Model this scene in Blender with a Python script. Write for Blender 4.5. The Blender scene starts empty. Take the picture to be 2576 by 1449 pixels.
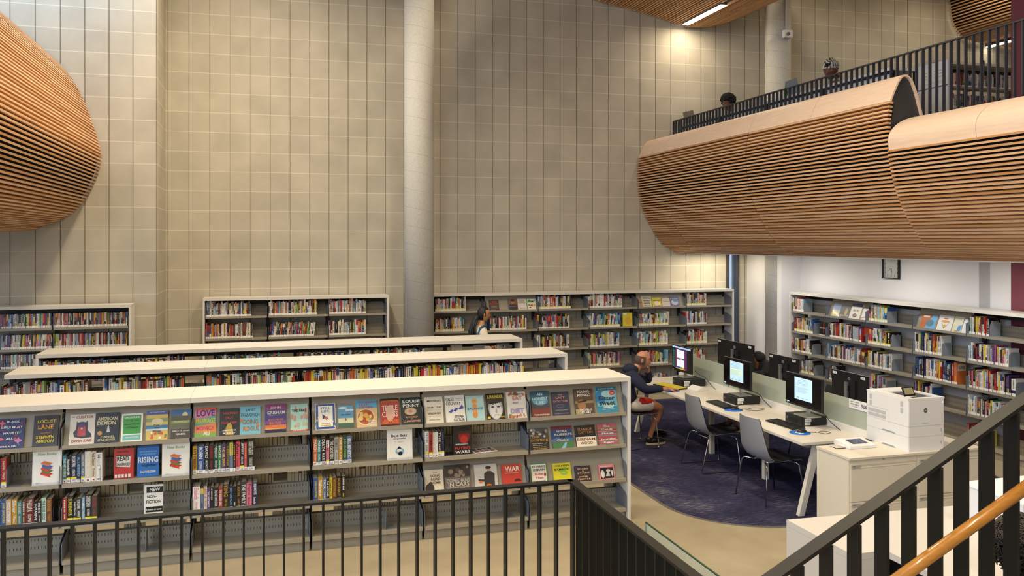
import bpy, math, random
from mathutils import Vector, Matrix
random.seed(7)
C = bpy.context.scene
COL = C.collection
# ---------------------------------------------------------------- camera maths
F = 2150.0; CX = 1288.0; YH = 606.0; W_, H_ = 2576.0, 1449.0
YAW = math.atan2(624.0, F); CAMZ = 2.7
sY, cY = math.sin(YAW), math.cos(YAW)
def ray(x, y):
    a = (x-CX)/F
    return (sY+a*cY, cY-a*sY, -(y-YH)/F)
def ony(x, y, Y):
    r = ray(x, y); t = Y/r[1]; return (r[0]*t, Y, CAMZ+r[2]*t)
def onx(x, y, X):
    r = ray(x, y); t = X/r[0]; return (X, r[1]*t, CAMZ+r[2]*t)
def onz(x, y, z):
    r = ray(x, y); t = (z-CAMZ)/r[2]; return (r[0]*t, r[1]*t, z)
def slope_s(px, py, Y0, z0, th):      # distance up a leaning plane that starts at (Y0, z0)
    r = ray(px, py); sn, cs = math.sin(th), math.cos(th)
    # Y0 + s sn = r1 t ; z0-H + s cs = r2 t
    return (r[2]*Y0 - r[1]*(z0-CAMZ))/(r[1]*cs - r[2]*sn)
cd = bpy.data.cameras.new('camera'); cam = bpy.data.objects.new('camera', cd); COL.objects.link(cam)
cam.location = (0, 0, CAMZ); cam.rotation_euler = (math.pi/2, 0, -YAW)
cd.sensor_fit = 'HORIZONTAL'; cd.sensor_width = 36.0; cd.lens = 36.0*F/W_
cd.shift_y = (YH-H_/2)/W_; cd.clip_start = 0.05; cd.clip_end = 200
C.camera = cam
C.view_settings.view_transform = 'Standard'; C.view_settings.look = 'None'
C.view_settings.gamma = 1; C.view_settings.exposure = 0.0; C.view_settings.use_curve_mapping = False

# ---------------------------------------------------------------- materials
def lin(c):
    c = c/255.0
    return c/12.92 if c <= 0.04045 else ((c+0.055)/1.055)**2.4
def rgb(h):
    return (lin(int(h[0:2], 16)), lin(int(h[2:4], 16)), lin(int(h[4:6], 16)), 1)
MATS = {}
def mat(name, h, rough=0.6, metal=0.0, spec=0.5, emit=0.0, noise=0.0, nscale=20.0, bump=0.0, alpha=1.0, trans=0.0, stretch=None, coat=0.0):
    if name in MATS: return MATS[name]
    m = bpy.data.materials.new(name); m.use_nodes = True
    nt = m.node_tree; b = nt.nodes['Principled BSDF']
    col = rgb(h)
    b.inputs['Base Color'].default_value = col
    b.inputs['Roughness'].default_value = rough
    b.inputs['Metallic'].default_value = metal
    b.inputs['Specular IOR Level'].default_value = spec
    b.inputs['Alpha'].default_value = alpha
    b.inputs['Transmission Weight'].default_value = trans
    b.inputs['Coat Weight'].default_value = coat
    b.inputs['Coat Roughness'].default_value = 0.08
    if emit > 0:
        b.inputs['Emission Color'].default_value = col; b.inputs['Emission Strength'].default_value = emit
    if noise > 0 or bump > 0:
        tc = nt.nodes.new('ShaderNodeTexCoord'); n = nt.nodes.new('ShaderNodeTexNoise')
        n.inputs['Scale'].default_value = nscale; n.inputs['Detail'].default_value = 5
        if stretch:
            mp = nt.nodes.new('ShaderNodeMapping'); mp.inputs['Scale'].default_value = stretch
            nt.links.new(tc.outputs['Object'], mp.inputs['Vector']); nt.links.new(mp.outputs[0], n.inputs['Vector'])
        else: nt.links.new(tc.outputs['Object'], n.inputs['Vector'])
        if noise > 0:
            r = nt.nodes.new('ShaderNodeMapRange'); r.inputs['From Min'].default_value = .3; r.inputs['From Max'].default_value = .7
            r.inputs['To Min'].default_value = 1-noise; r.inputs['To Max'].default_value = 1+noise
            v = nt.nodes.new('ShaderNodeVectorMath'); v.operation = 'SCALE'; v.inputs[0].default_value = col[:3]
            nt.links.new(n.outputs['Fac'], r.inputs['Value']); nt.links.new(r.outputs[0], v.inputs['Scale'])
            nt.links.new(v.outputs[0], b.inputs['Base Color'])
        if bump > 0:
            bp = nt.nodes.new('ShaderNodeBump'); bp.inputs['Strength'].default_value = bump; bp.inputs['Distance'].default_value = .004
            nt.links.new(n.outputs['Fac'], bp.inputs['Height']); nt.links.new(bp.outputs[0], b.inputs['Normal'])
    MATS[name] = m
    return m

BK = {'k': '17171a', 'w': 'e9e6de', 'c': 'd9cfb6', 'g': '8d8b86', 's': 'b9b8b4', 'r': 'a8302a', 'm': '6b1f22', 'o': 'c96a34',
      'y': 'd6c038', 'b': '2c558f', 'n': '1c2547', 'l': '7fb2d0', 't': '2a7c82', 'e': '2f7a3a', 'h': '8fb545', 'p': 'd9708a',
      'v': '5b3a7d', 'u': '6b4027', 'a': 'c8a57c', 'd': '3c3a3a', 'z': 'b98a2a', 'i': 'bcd9c4', 'j': 'e04a5a', 'q': '5d7391', 'x': '1d4a44', 'f': '7c6a58'}
BN = {'k': 'black', 'w': 'white', 'c': 'cream', 'g': 'grey', 's': 'silver grey', 'r': 'red', 'm': 'maroon', 'o': 'orange', 'y': 'yellow',
      'b': 'blue', 'n': 'navy', 'l': 'light blue', 't': 'teal', 'e': 'green', 'h': 'lime green', 'p': 'pink', 'v': 'purple', 'u': 'brown',
      'a': 'tan', 'd': 'charcoal', 'z': 'golden', 'i': 'mint', 'j': 'coral', 'q': 'slate blue', 'x': 'dark green', 'f': 'taupe'}
def bm_(c):
    return mat('book_'+BN[c].replace(' ', '_'), BK[c], rough=.38, coat=.25)
PAGES = mat('book_pages', 'd8c9a4', rough=.9)
STICK = mat('spine_label_white', 'f2f0ea', rough=.6)
STICKY = mat('spine_label_yellow', 'f0de2a', rough=.6)
WHITE = mat('white_laminate', 'd8d2c7', rough=.35, spec=.4)
ENDW = mat('white_end_panel', 'dedad3', rough=.45)
STEEL = mat('grey_painted_steel', '9b9280', rough=.42, metal=.0, spec=.5)
BRKT = mat('bracket_grey_steel', '868b94', rough=.35, metal=.3)
SLOT = mat('slot_black', '101010', rough=.8)
UPR = mat('upright_dark_steel', '2a2824', rough=.5, metal=.2)
BLK = mat('black_painted_steel', '171612', rough=.45, spec=.4)
BLKP = mat('black_plastic', '17171b', rough=.4)
CHROME = mat('chrome_tube', 'b8b8b8', rough=.18, metal=1.0)
WHP = mat('white_plastic', 'e4e2dd', rough=.4)
DKGR = mat('dark_grey_panel', '3b3b3b', rough=.6)

# ---------------------------------------------------------------- mesh builder
class MB:
    def __init__(s): s.v = []; s.f = []; s.m = []; s.mats = []; s.sm = []
    def mi(s, m):
        if m not in s.mats: s.mats.append(m)
        return s.mats.index(m)
    def add(s, vs, fs, m, smooth=False, M=None):
        o = len(s.v); k = s.mi(m)
        for v in vs:
            s.v.append(tuple(M @ Vector(v)) if M is not None else tuple(v))
        for f in fs:
            s.f.append([o+i for i in f]); s.m.append(k); s.sm.append(smooth)
        return s
    def box(s, x0, x1, y0, y1, z0, z1, m, M=None):
        return s.add([(x0,y0,z0),(x1,y0,z0),(x1,y1,z0),(x0,y1,z0),(x0,y0,z1),(x1,y0,z1),(x1,y1,z1),(x0,y1,z1)],
              [(0,3,2,1),(4,5,6,7),(0,1,5,4),(1,2,6,5),(2,3,7,6),(3,0,4,7)], m, False, M)
    def prism(s, poly, axis, a, b, m, M=None, smooth=False):
        n = len(poly)
        def P(p, t):
            return (t, p[0], p[1]) if axis == 'x' else ((p[0], t, p[1]) if axis == 'y' else (p[0], p[1], t))
        vs = [P(p, a) for p in poly]+[P(p, b) for p in poly]
        fs = [(i, (i+1) % n, n+(i+1) % n, n+i) for i in range(n)]
        s.add(vs, fs, m, smooth, M)
        o = len(s.v)-2*n; k = s.mi(m)
        s.f.append([o+i for i in range(n)][::-1]); s.m.append(k); s.sm.append(False)
        s.f.append([o+n+i for i in range(n)]); s.m.append(k); s.sm.append(False)
        return s
    def tube(s, pts, r, m, n=8, M=None, cap=True):
        pts = [Vector(p) for p in pts]; rr = r if isinstance(r, (list, tuple)) else [r]*len(pts)
        vs = []; up = None
        for i, p in enumerate(pts):
            d = (pts[min(i+1, len(pts)-1)]-pts[max(i-1, 0)]).normalized()
            if up is None:
                up = Vector((0, 0, 1)) if abs(d.z) < .9 else Vector((1, 0, 0))
            u = (up-d*up.dot(d))
            u = u.normalized() if u.length > 1e-5 else d.orthogonal().normalized()
            up = u; w = d.cross(u)
            for k in range(n):
                a = 2*math.pi*k/n
                vs.append(tuple(p+(u*math.cos(a)+w*math.sin(a))*rr[i]))
        fs = []
        for i in range(len(pts)-1):
            for k in range(n):
                a, b = i*n+k, i*n+(k+1) % n
                fs.append((a, b, b+n, a+n))
        if cap:
            fs.append(tuple(range(n))[::-1]); fs.append(tuple(range((len(pts)-1)*n, len(pts)*n)))
        return s.add(vs, fs, m, True, M)
    def lathe(s, prof, m, n=24, M=None, sx=1, sy=1):
        vs = []; fs = []
        for (r, z) in prof:
            for k in range(n):
                a = 2*math.pi*k/n; vs.append((r*math.cos(a)*sx, r*math.sin(a)*sy, z))
        for i in range(len(prof)-1):
            for k in range(n):
                a, b = i*n+k, i*n+(k+1) % n; fs.append((a, b, b+n, a+n))
        fs.append(tuple(range(n))[::-1]); fs.append(tuple(range((len(prof)-1)*n, len(prof)*n)))
        return s.add(vs, fs, m, True, M)
    def sphere(s, c, r, m, n=20, k=12, fn=None, M=None):
        if not isinstance(r, (tuple, list)): r = (r, r, r)
        vs = []; fs = []
        for j in range(k+1):
            th = math.pi*j/k
            for i in range(n):
                ph = 2*math.pi*i/n
                d = Vector((math.sin(th)*math.cos(ph), math.sin(th)*math.sin(ph), math.cos(th)))
                q = 1.0 if fn is None else fn(d)
                vs.append((c[0]+d.x*r[0]*q, c[1]+d.y*r[1]*q, c[2]+d.z*r[2]*q))
        for j in range(k):
            for i in range(n):
                a, b = j*n+i, j*n+(i+1) % n
                fs.append((a, a+n, b+n, b))
        return s.add(vs, fs, m, True, M)
    def quad(s, p0, p1, p2, p3, m, M=None):
        return s.add([p0, p1, p2, p3], [(0, 1, 2, 3)], m, False, M)
    def build(s, name, parent=None, loc=None, rot=None, bevel=0.0, link=True):
        off = Vector((0, 0, 0))
        if parent is not None and loc is None:
            q = parent
            while q is not None: off += Vector(q.location); q = q.parent
        elif loc == 'auto':
            xs = [v[0] for v in s.v]; ys = [v[1] for v in s.v]; zs = [v[2] for v in s.v]
            off = Vector(((min(xs)+max(xs))/2, (min(ys)+max(ys))/2, min(zs)))
        me = bpy.data.meshes.new(name)
        me.from_pydata([(v[0]-off.x, v[1]-off.y, v[2]-off.z) for v in s.v], [], s.f)
        for m in s.mats: me.materials.append(m)
        me.polygons.foreach_set('material_index', s.m); me.polygons.foreach_set('use_smooth', s.sm)
        me.validate(); me.update()
        o = bpy.data.objects.new(name, me); COL.objects.link(o)
        if parent is not None: o.parent = parent
        if loc == 'auto': o.location = off
        elif loc is not None: o.location = loc
        if rot is not None: o.rotation_euler = rot
        if bevel > 0:
            b = o.modifiers.new('bevel', 'BEVEL'); b.width = bevel; b.segments = 2; b.limit_method = 'ANGLE'; b.angle_limit = math.radians(50)
        return o

def tag(o, label, cat, group=None, kind=None):
    if label: o['label'] = label
    if cat: o['category'] = cat
    if group: o['group'] = group
    if kind: o['kind'] = kind
    return o
def struct(o, label=None):
    o['kind'] = 'structure'
    if label: o['label'] = label
    return o
def empty(name, loc, label, cat, group=None, rz=0):
    o = bpy.data.objects.new(name, None); COL.objects.link(o); o.location = loc; o.rotation_euler = (0, 0, rz)
    o.empty_display_size = .1
    return tag(o, label, cat, group)
def T(loc, rz=0, rx=0, ry=0):
    return Matrix.Translation(loc) @ Matrix.Rotation(rz, 4, 'Z') @ Matrix.Rotation(ry, 4, 'Y') @ Matrix.Rotation(rx, 4, 'X')

# ---------------------------------------------------------------- lettering
_tc = {}
def glyphs(sx, bold=0.0):
    key = (sx, bold)
    if key in _tc: return _tc[key]
    cu = bpy.data.curves.new('t', 'FONT'); cu.body = sx; cu.size = 1; cu.resolution_u = 2; cu.offset = bold; cu.fill_mode = 'FRONT'
    ob = bpy.data.objects.new('t', cu); me = ob.to_mesh()
    vs = [tuple(v.co) for v in me.vertices]; fs = [tuple(p.vertices) for p in me.polygons]
    ob.to_mesh_clear(); bpy.data.objects.remove(ob); bpy.data.curves.remove(cu)
    if not vs: _tc[key] = ([], [], 1); return _tc[key]
    x0 = min(v[0] for v in vs); x1 = max(v[0] for v in vs); y0 = min(v[1] for v in vs); y1 = max(v[1] for v in vs)
    vs = [((v[0]-x0)/(x1-x0), (v[1]-y0)/(y1-y0)) for v in vs]
    _tc[key] = (vs, fs, (x1-x0)/(y1-y0)); return _tc[key]
def text(mb, sx, o, u, v, w, h, m, bold=0.02, fit=False, M=None):
    """flat lettering: box centred on o spanned by unit vectors u (reading) and v (up), size w x h"""
    vs, fs, asp = glyphs(sx, bold)
    if not vs: return
    if fit:
        if asp*h <= w: w = asp*h
        else: h = w/asp
    o, u, v = Vector(o), Vector(u), Vector(v)
    mb.add([tuple(o+u*((a-.5)*w)+v*((b-.5)*h)) for a, b in vs], fs, m, False, M)
def ink(c):
    return mat('ink_'+BN[c].replace(' ', '_'), BK[c], rough=.5)
# ================================================================ SETTING
YW = 14.1; YL = 13.05; XC = -1.45; XR = 9.05; CEIL = 7.75; MOD = .3041; ZM = .3058
def block_mat(name, x0, mx, z0, mz, axis='X', base='b8b1a1'):
    m = bpy.data.materials.new(name); m.use_nodes = True; nt = m.node_tree; N = nt.nodes; L = nt.links
    b = N['Principled BSDF']; b.inputs['Roughness'].default_value = .9; b.inputs['Specular IOR Level'].default_value = .2
    tc = N.new('ShaderNodeTexCoord'); sp = N.new('ShaderNodeSeparateXYZ'); L.new(tc.outputs['Object'], sp.inputs[0])
    def mth(op, a, v=None, c=None):
        n = N.new('ShaderNodeMath'); n.operation = op
        if isinstance(a, (int, float)): n.inputs[0].default_value = a
        else: L.new(a, n.inputs[0])
        if v is not None:
            if isinstance(v, (int, float)): n.inputs[1].default_value = v
            else: L.new(v, n.inputs[1])
        if c is not None: n.inputs[2].default_value = c
        return n.outputs[0]
    ux = mth('DIVIDE', mth('SUBTRACT', sp.outputs[axis], x0), mx); uz = mth('DIVIDE', mth('SUBTRACT', sp.outputs['Z'], z0), mz)
    cb = N.new('ShaderNodeCombineXYZ'); L.new(mth('FLOOR', ux), cb.inputs[0]); L.new(mth('FLOOR', uz), cb.inputs[1])
    wn = N.new('ShaderNodeTexWhiteNoise'); wn.noise_dimensions = '3D'; L.new(cb.outputs[0], wn.inputs['Vector'])
    fz = mth('FRACT', uz)
    jm = mth('ADD', mth('LESS_THAN', fz, .018), mth('GREATER_THAN', fz, .982))
    n1 = N.new('ShaderNodeTexNoise'); n1.inputs['Scale'].default_value = 220; n1.inputs['Detail'].default_value = 3; L.new(tc.outputs['Object'], n1.inputs['Vector'])
    n2 = N.new('ShaderNodeTexNoise'); n2.inputs['Scale'].default_value = 2.2; n2.inputs['Detail'].default_value = 6; L.new(tc.outputs['Object'], n2.inputs['Vector'])
    k = mth('ADD', mth('MULTIPLY', wn.outputs['Value'], .11), mth('MULTIPLY', n1.outputs['Fac'], .34))
    k = mth('ADD', k, mth('MULTIPLY', n2.outputs['Fac'], .46)); k = mth('ADD', k, .565)
    k = mth('ADD', k, mth('MULTIPLY', jm, .34))
    v = N.new('ShaderNodeVectorMath'); v.operation = 'SCALE'; v.inputs[0].default_value = rgb(base)[:3]; L.new(k, v.inputs['Scale'])
    L.new(v.outputs[0], b.inputs['Base Color'])
    bp = N.new('ShaderNodeBump'); bp.inputs['Strength'].default_value = .35; bp.inputs['Distance'].default_value = .003; L.new(n1.outputs['Fac'], bp.inputs['Height'])
    L.new(bp.outputs[0], b.inputs['Normal'])
    return m
JX0 = -1.117-MOD*2
BM1 = block_mat('block_wall', JX0, MOD, 2.559, ZM)
BM2 = block_mat('block_wall_left', ony(25.2, 600, YL)[0]-.308*2, .308, 2.559, .3075)
BM3 = block_mat('block_wall_return', 13.05, .305, 2.559, ZM, axis='Y')
def groove_wall(mb, xa, xb, Y, z0, z1, j0, mod, m, g=.012, dep=.017):
    """stack bonded blocks: vertical joints raked back as real grooves"""
    k0 = math.floor((xa-j0)/mod); xs = []
    k = k0
    while j0+k*mod < xb+mod:
        xs.append(j0+k*mod); k += 1
    for i in range(len(xs)-1):
        a = max(xa, xs[i]+g/2); b = min(xb, xs[i+1]-g/2)
        if b > a: mb.quad((a, Y, z0), (b, Y, z0), (b, Y, z1), (a, Y, z1), m)
        for x in (xs[i+1],):
            if xa < x-g/2 and x+g/2 < xb:
                mb.quad((x-g/2, Y, z0), (x-g/2, Y+dep, z0), (x-g/2, Y+dep, z1), (x-g/2, Y, z1), m)
                mb.quad((x-g/2, Y+dep, z0), (x+g/2, Y+dep, z0), (x+g/2, Y+dep, z1), (x-g/2, Y+dep, z1), m)
                mb.quad((x+g/2, Y+dep, z0), (x+g/2, Y, z0), (x+g/2, Y, z1), (x+g/2, Y+dep, z1), m)
w = MB()
WX0, WX1 = 8.226, 8.483
groove_wall(w, XC, WX0, YW, 0, 3.4, JX0, MOD, BM1)
groove_wall(w, XC, 17, YW, 3.4, CEIL, JX0, MOD, BM1)
groove_wall(w, WX1, XR+.5, YW, 0, 3.4, JX0, MOD, BM1)
w.box(XC, WX0, YW+.02, YW+.2, 0, 3.4, BM1); w.box(XC, 17, YW+.02, YW+.2, 3.4, CEIL, BM1); w.box(WX1, 17, YW+.02, YW+.2, 0, 3.4, BM1)
struct(w.build('wall_back'), 'tall concrete block wall with raked vertical joints behind the shelves')
w = MB()
j0 = ony(25.2, 600, YL)[0]
groove_wall(w, -10, XC, YL, 0, CEIL, j0, .308, BM2)
w.box(-10, XC-.02, YL+.03, YW+.2, 0, CEIL, BM2)
w.quad((XC, YL, 0), (XC, YW, 0), (XC, YW, CEIL), (XC, YL, CEIL), BM3)

struct(w.build('wall_left_bay'), 'projecting concrete block wall section on the left')
# floor
FLM = mat('polished_concrete', 'a1957d', rough=.45, spec=.35, noise=.10, nscale=3.0, bump=.05)
f = MB(); f.box(-10, 17, -4, YW+.2, -.2, 0, FLM); struct(f.build('floor'), 'polished tan concrete floor')
# carpet inlay (flush carpet tiles with metal edge strip)
def carpet_mat():
    m = bpy.data.materials.new('carpet_blue'); m.use_nodes = True; nt = m.node_tree; N = nt.nodes; L = nt.links
    b = N['Principled BSDF']; b.inputs['Roughness'].default_value = 1; b.inputs['Specular IOR Level'].default_value = .05
    tc = N.new('ShaderNodeTexCoord'); mp = N.new('ShaderNodeMapping'); mp.inputs['Scale'].default_value = (3, 22, 1); L.new(tc.outputs['Object'], mp.inputs[0])
    n = N.new('ShaderNodeTexNoise'); n.inputs['Scale'].default_value = 3.0; n.inputs['Detail'].default_value = 9; n.inputs['Roughness'].default_value = .72; L.new(mp.outputs[0], n.inputs['Vector'])
    n2 = N.new('ShaderNodeTexNoise'); n2.inputs['Scale'].default_value = 1.4; n2.inputs['Detail'].default_value = 2; L.new(tc.outputs['Object'], n2.inputs['Vector'])
    ad = N.new('ShaderNodeMath'); ad.operation = 'MULTIPLY_ADD'; L.new(n2.outputs['Fac'], ad.inputs[0]); ad.inputs[1].default_value = .5; L.new(n.outputs['Fac'], ad.inputs[2])
    r = N.new('ShaderNodeValToRGB'); L.new(ad.outputs[0], r.inputs[0])
    r.color_ramp.elements[0].position = .70; r.color_ramp.elements[0].color = rgb('2b2b42')
    r.color_ramp.elements[1].position = 1.0; r.color_ramp.elements[1].color = rgb('8f8a88')
    e = r.color_ramp.elements.new(.83); e.color = rgb('403f58')
    L.new(r.outputs[0], b.inputs['Base Color'])
    return m
def rrect(x0, x1, y0, y1, r, n=12):
    p = []
    for cx, cy, a0 in ((x1-r, y1-r, 0), (x0+r, y1-r, 90), (x0+r, y0+r, 180), (x1-r, y0+r, 270)):
        for i in range(n+1):
            a = math.radians(a0+90*i/n); p.append((cx+r*math.cos(a), cy+r*math.sin(a)))
    return p
cp = MB(); P = rrect(3.93, 8.05, 7.02, 13.25, .95)
cp.prism(P, 'z', .0005, .006, carpet_mat())
car = cp.build('carpet_inlay', loc='auto'); tag(car, 'dark blue mottled carpet area with rounded corners under the computer desks', 'carpet')
ed = MB(); Q = rrect(3.905, 8.075, 6.995, 13.275, .975); n = len(P)
MET = mat('edge_strip', '8c8a83', rough=.35, metal=.6)
ed.add([(a, b, .008) for a, b in P]+[(a, b, .008) for a, b in Q]+[(a, b, .0) for a, b in Q]+[(a, b, .0) for a, b in P],
       [f_ for i in range(n) for f_ in ((i, (i+1) % n, n+(i+1) % n, n+i), (n+i, n+(i+1) % n, 2*n+(i+1) % n, 2*n+i), (3*n+(i+1)%n, i+3*n, i, (i+1)%n))], MET)
e_ = ed.build('edge_strip', loc=(0, 0, 0)); e_.parent = car; e_.location = -car.location
# ceiling, rear and right shell, window wall far left
CW = mat('ceiling_paint', 'cfc8ba', rough=.9)
s_ = MB(); s_.box(-10, 17, -4, YW+.2, CEIL, CEIL+.2, CW); struct(s_.build('ceiling'), 'high painted ceiling')
WP = mat('white_wall_paint', 'e9e7e6', rough=.8)
GP = mat('wall_jog_shadow_grey', 'b4b2b2', rough=.8)
s_ = MB(); s_.box(-10, 17, -4.2, -4, 0, CEIL, WP); struct(s_.build('wall_rear'), 'plain wall behind the viewer')
s_ = MB(); s_.box(17, 17.2, -4, YW+.2, 0, CEIL, WP); struct(s_.build('wall_far_right'), 'plain wall beyond the upper floor')
REDM = mat('maroon_wall_paint', '7b3b48', rough=.6)
s_ = MB()
s_.box(XR, XR+.25, 8.93, 13.0, 0, 3.49, WP); s_.box(XR, XR+.25, 8.6, 8.93, 0, 3.49, WP)
s_.box(XR-.012, XR, 8.927, 9.09, 0, 3.49, GP)  # darker strip, the shadow at the wall jog put into the colour
s_.box(8.66, XR+.25, 13.0, 13.2, 0, 3.49, WP)
s_.box(8.66, 8.80, 13.2, YW, 0, 3.49, WP)
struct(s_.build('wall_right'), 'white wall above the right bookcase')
s_ = MB(); s_.box(XR, XR+3.0, 4.5, 8.6, 0, CEIL, REDM); struct(s_.build('wall_right_red'), 'maroon painted wall rising through both floors')
# window beside the back bookcase
FRM = mat('dark_window_frame', '45454a', rough=.4, metal=.2)
GL = bpy.data.materials.new('window_glass'); GL.use_nodes = True
g_ = GL.node_tree.nodes['Principled BSDF']; g_.inputs['Base Color'].default_value = rgb('cfe0f2'); g_.inputs['Roughness'].default_value = .02; g_.inputs['Transmission Weight'].default_value = .92; g_.inputs['IOR'].default_value = 1.05
MATS['window_glass'] = GL
wf = MB()
wf.box(WX0-.004, WX0+.055, YW-.02, YW+.16, 0, 3.4, FRM); wf.box(WX1-.05, WX1+.004, YW-.02, YW+.16, 0, 3.4, FRM)
wf.box(WX0+.055, WX1-.05, YW+.0, YW+.16, 0, .06, FRM); wf.box(WX0+.055, WX1-.05, YW+.0, YW+.16, 3.34, 3.4, FRM)
wn = wf.build('window_1', loc='auto'); struct(wn, 'narrow window with dark frame at the end of the back wall')
gb = MB(); gb.box(WX0+.055, WX1-.05, YW+.09, YW+.10, .06, 3.34, mat('clear_pane', 'cfe0f2', rough=.05, alpha=.12)); gb.build('window_pane', parent=wn)
# left window wall (daylight)
wl = MB()
for y in [i*1.7-4 for i in range(11)]: wl.box(-10.1, -9.95, y, y+.06, 0, CEIL, FRM)
for z in (0, 2.5, 5.1, CEIL-.08): wl.box(-10.1, -9.95, -4, YL, z, z+.08, FRM)
wl = wl.build('window_2'); struct(wl, 'glazed wall far to the left')
gb = MB(); gb.box(-10.06, -10.05, -4, YL, .08, CEIL-.08, GL); gb.build('window_pane', parent=wl)

# unseen skylight frame added to dress the blue lamp over the left bay
sk_ = MB()
for x in (-4.6, -3.3, -2.04): sk_.box(x, x+.05, 11.6, 12.95, CEIL-.03, CEIL+.0, FRM)
for y in (11.6, 12.9): sk_.box(-4.6, -1.99, y, y+.05, CEIL-.031, CEIL-.001, FRM)
struct(sk_.build('added_skylight_frame'), 'added skylight frame on the ceiling over the left bay, out of view')
# ================================================================ COLUMNS
def conc_mat():
    if 'cast_concrete' in MATS: return MATS['cast_concrete']
    m = mat('cast_concrete', 'c3c1ba', rough=.8, noise=.10, nscale=55, bump=.12, spec=.2); nt = m.node_tree; N = nt.nodes; L = nt.links
    b = N['Principled BSDF']; src = b.inputs['Base Color'].links[0].from_socket
    tc = N.new('ShaderNodeTexCoord'); sp = N.new('ShaderNodeSeparateXYZ'); L.new(tc.outputs['Object'], sp.inputs[0])
    at = N.new('ShaderNodeMath'); at.operation = 'ARCTAN2'; L.new(sp.outputs['Y'], at.inputs[0]); L.new(sp.outputs['X'], at.inputs[1])
    k = N.new('ShaderNodeMath'); k.operation = 'MULTIPLY_ADD'; L.new(at.outputs[0], k.inputs[0]); k.inputs[1].default_value = .045
    L.new(sp.outputs['Z'], k.inputs[2])                      # spiral seams left by the tube form
    fr = N.new('ShaderNodeMath'); fr.operation = 'PINGPONG'; L.new(k.outputs[0], fr.inputs[0]); fr.inputs[1].default_value = .1414
    lt = N.new('ShaderNodeMath'); lt.operation = 'LESS_THAN'; L.new(fr.outputs[0], lt.inputs[0]); lt.inputs[1].default_value = .0022
    n = N.new('ShaderNodeTexNoise'); n.inputs['Scale'].default_value = 3; L.new(tc.outputs['Object'], n.inputs['Vector'])
    mu = N.new('ShaderNodeMath'); mu.operation = 'MULTIPLY'; L.new(lt.outputs[0], mu.inputs[0]); L.new(n.outputs['Fac'], mu.inputs[1])
    mx = N.new('ShaderNodeMix'); mx.data_type = 'RGBA'; L.new(mu.outputs[0], mx.inputs['Factor']); L.new(src, mx.inputs['A']); mx.inputs['B'].default_value = rgb('6f6c64'); L.new(mx.outputs['Result'], b.inputs['Base Color'])
    return m
def column(x, y, r, z1, label):
    c = MB(); c.lathe([(r, 0), (r, z1)], conc_mat(), n=64, M=T((x, y, 0)))
    tag(c.build('concrete_column', loc='auto'), label, 'column', 'round concrete columns')
column(2.34, 13.3, .232, CEIL, 'round concrete column between the two back bookcases')
column(8.79, 13.3, .222, CEIL, 'round concrete column passing behind the slatted balcony at right')

# ================================================================ SLATTED TIMBER FORMS
WOOD = {}
def wood(name, h):
    return mat(name, h, rough=.5, noise=.06 if 'maple' in name else .14, nscale=9, stretch=(6, .35, 6), spec=.35)
SL = [wood('fir_slat_a', 'd9ad82'), wood('fir_slat_b', 'cb9b6c'), wood('fir_slat_c', 'deb48c'), wood('fir_slat_d', 'c29060')]
CAPM = wood('maple_veneer', 'e8cdb4')
SLB = mat('slat_backing_black', '0c0c10', rough=.9)
def catmull(P, n=8):
    out = []
    for i in range(len(P)-1):
        p0 = P[max(i-1, 0)]; p1 = P[i]; p2 = P[i+1]; p3 = P[min(i+2, len(P)-1)]
        for k in range(n):
            t = k/n
            out.append(tuple(.5*((2*p1[j])+(-p0[j]+p2[j])*t+(2*p0[j]-5*p1[j]+4*p2[j]-p3[j])*t*t+(-p0[j]+3*p1[j]-3*p2[j]+p3[j])*t**3) for j in range(2)))
    out.append(tuple(P[-1])); return out
def resample(P, step):
    out = [P[0]]; acc = 0
    L_ = [math.dist(P[i], P[i+1]) for i in range(len(P)-1)]; tot = sum(L_); n = max(1, round(tot/step)); st = tot/n
    res = []; d = 0; i = 0; pos = 0
    for k in range(n+1):
        tgt = k*st
        while i < len(L_)-1 and pos+L_[i] < tgt-1e-9: pos += L_[i]; i += 1
        t = (tgt-pos)/L_[i]; a, b = P[i], P[i+1]
        tx, tz = (b[0]-a[0])/L_[i], (b[1]-a[1])/L_[i]
        res.append(((a[0]+(b[0]-a[0])*t, a[1]+(b[1]-a[1])*t), (tx, tz)))
    return res
def slats(mb, prof, ya, yb, side, pitch=.045, wid=.021, dep=.045, back=.055, seams=(), bk=True, skip=None):
    """prof: points (X,Z); side=+1/-1 which way the body lies from the tangent"""
    S = resample(prof, pitch); cuts = sorted([ya]+[q for q in seams if ya < q < yb]+[yb])
    for n, ((x, z), (tx, tz)) in enumerate(S):
        if skip and skip(x, z): continue
        nx, nz = -tz*side, tx*side       # towards the body
        for c in range(len(cuts)-1):
            a = cuts[c]+((.008+.006*(n % 2)) if c else 0); b = cuts[c+1]-((.008+.006*((n+1) % 2)) if c < len(cuts)-2 else 0)
            h = wid/2
            poly = [(x-tx*h, z-tz*h), (x+tx*h, z+tz*h), (x+tx*h+nx*dep, z+tz*h+nz*dep), (x-tx*h+nx*dep, z-tz*h+nz*dep)]
            mb.prism(poly, 'y', a, b, SL[(n*7+c*3) % 4 if (n*5+c) % 3 else 0])
    if bk:
        B = [(x+(-tz*side)*back, z+(tx*side)*back) for (x, z), (tx, tz) in S]
        for i in range(len(B)-1):
            a, b = B[i], B[i+1]
            mb.quad((a[0], ya, a[1]), (b[0], ya, b[1]), (b[0], yb, b[1]), (a[0], yb, a[1]), SLB)
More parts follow.
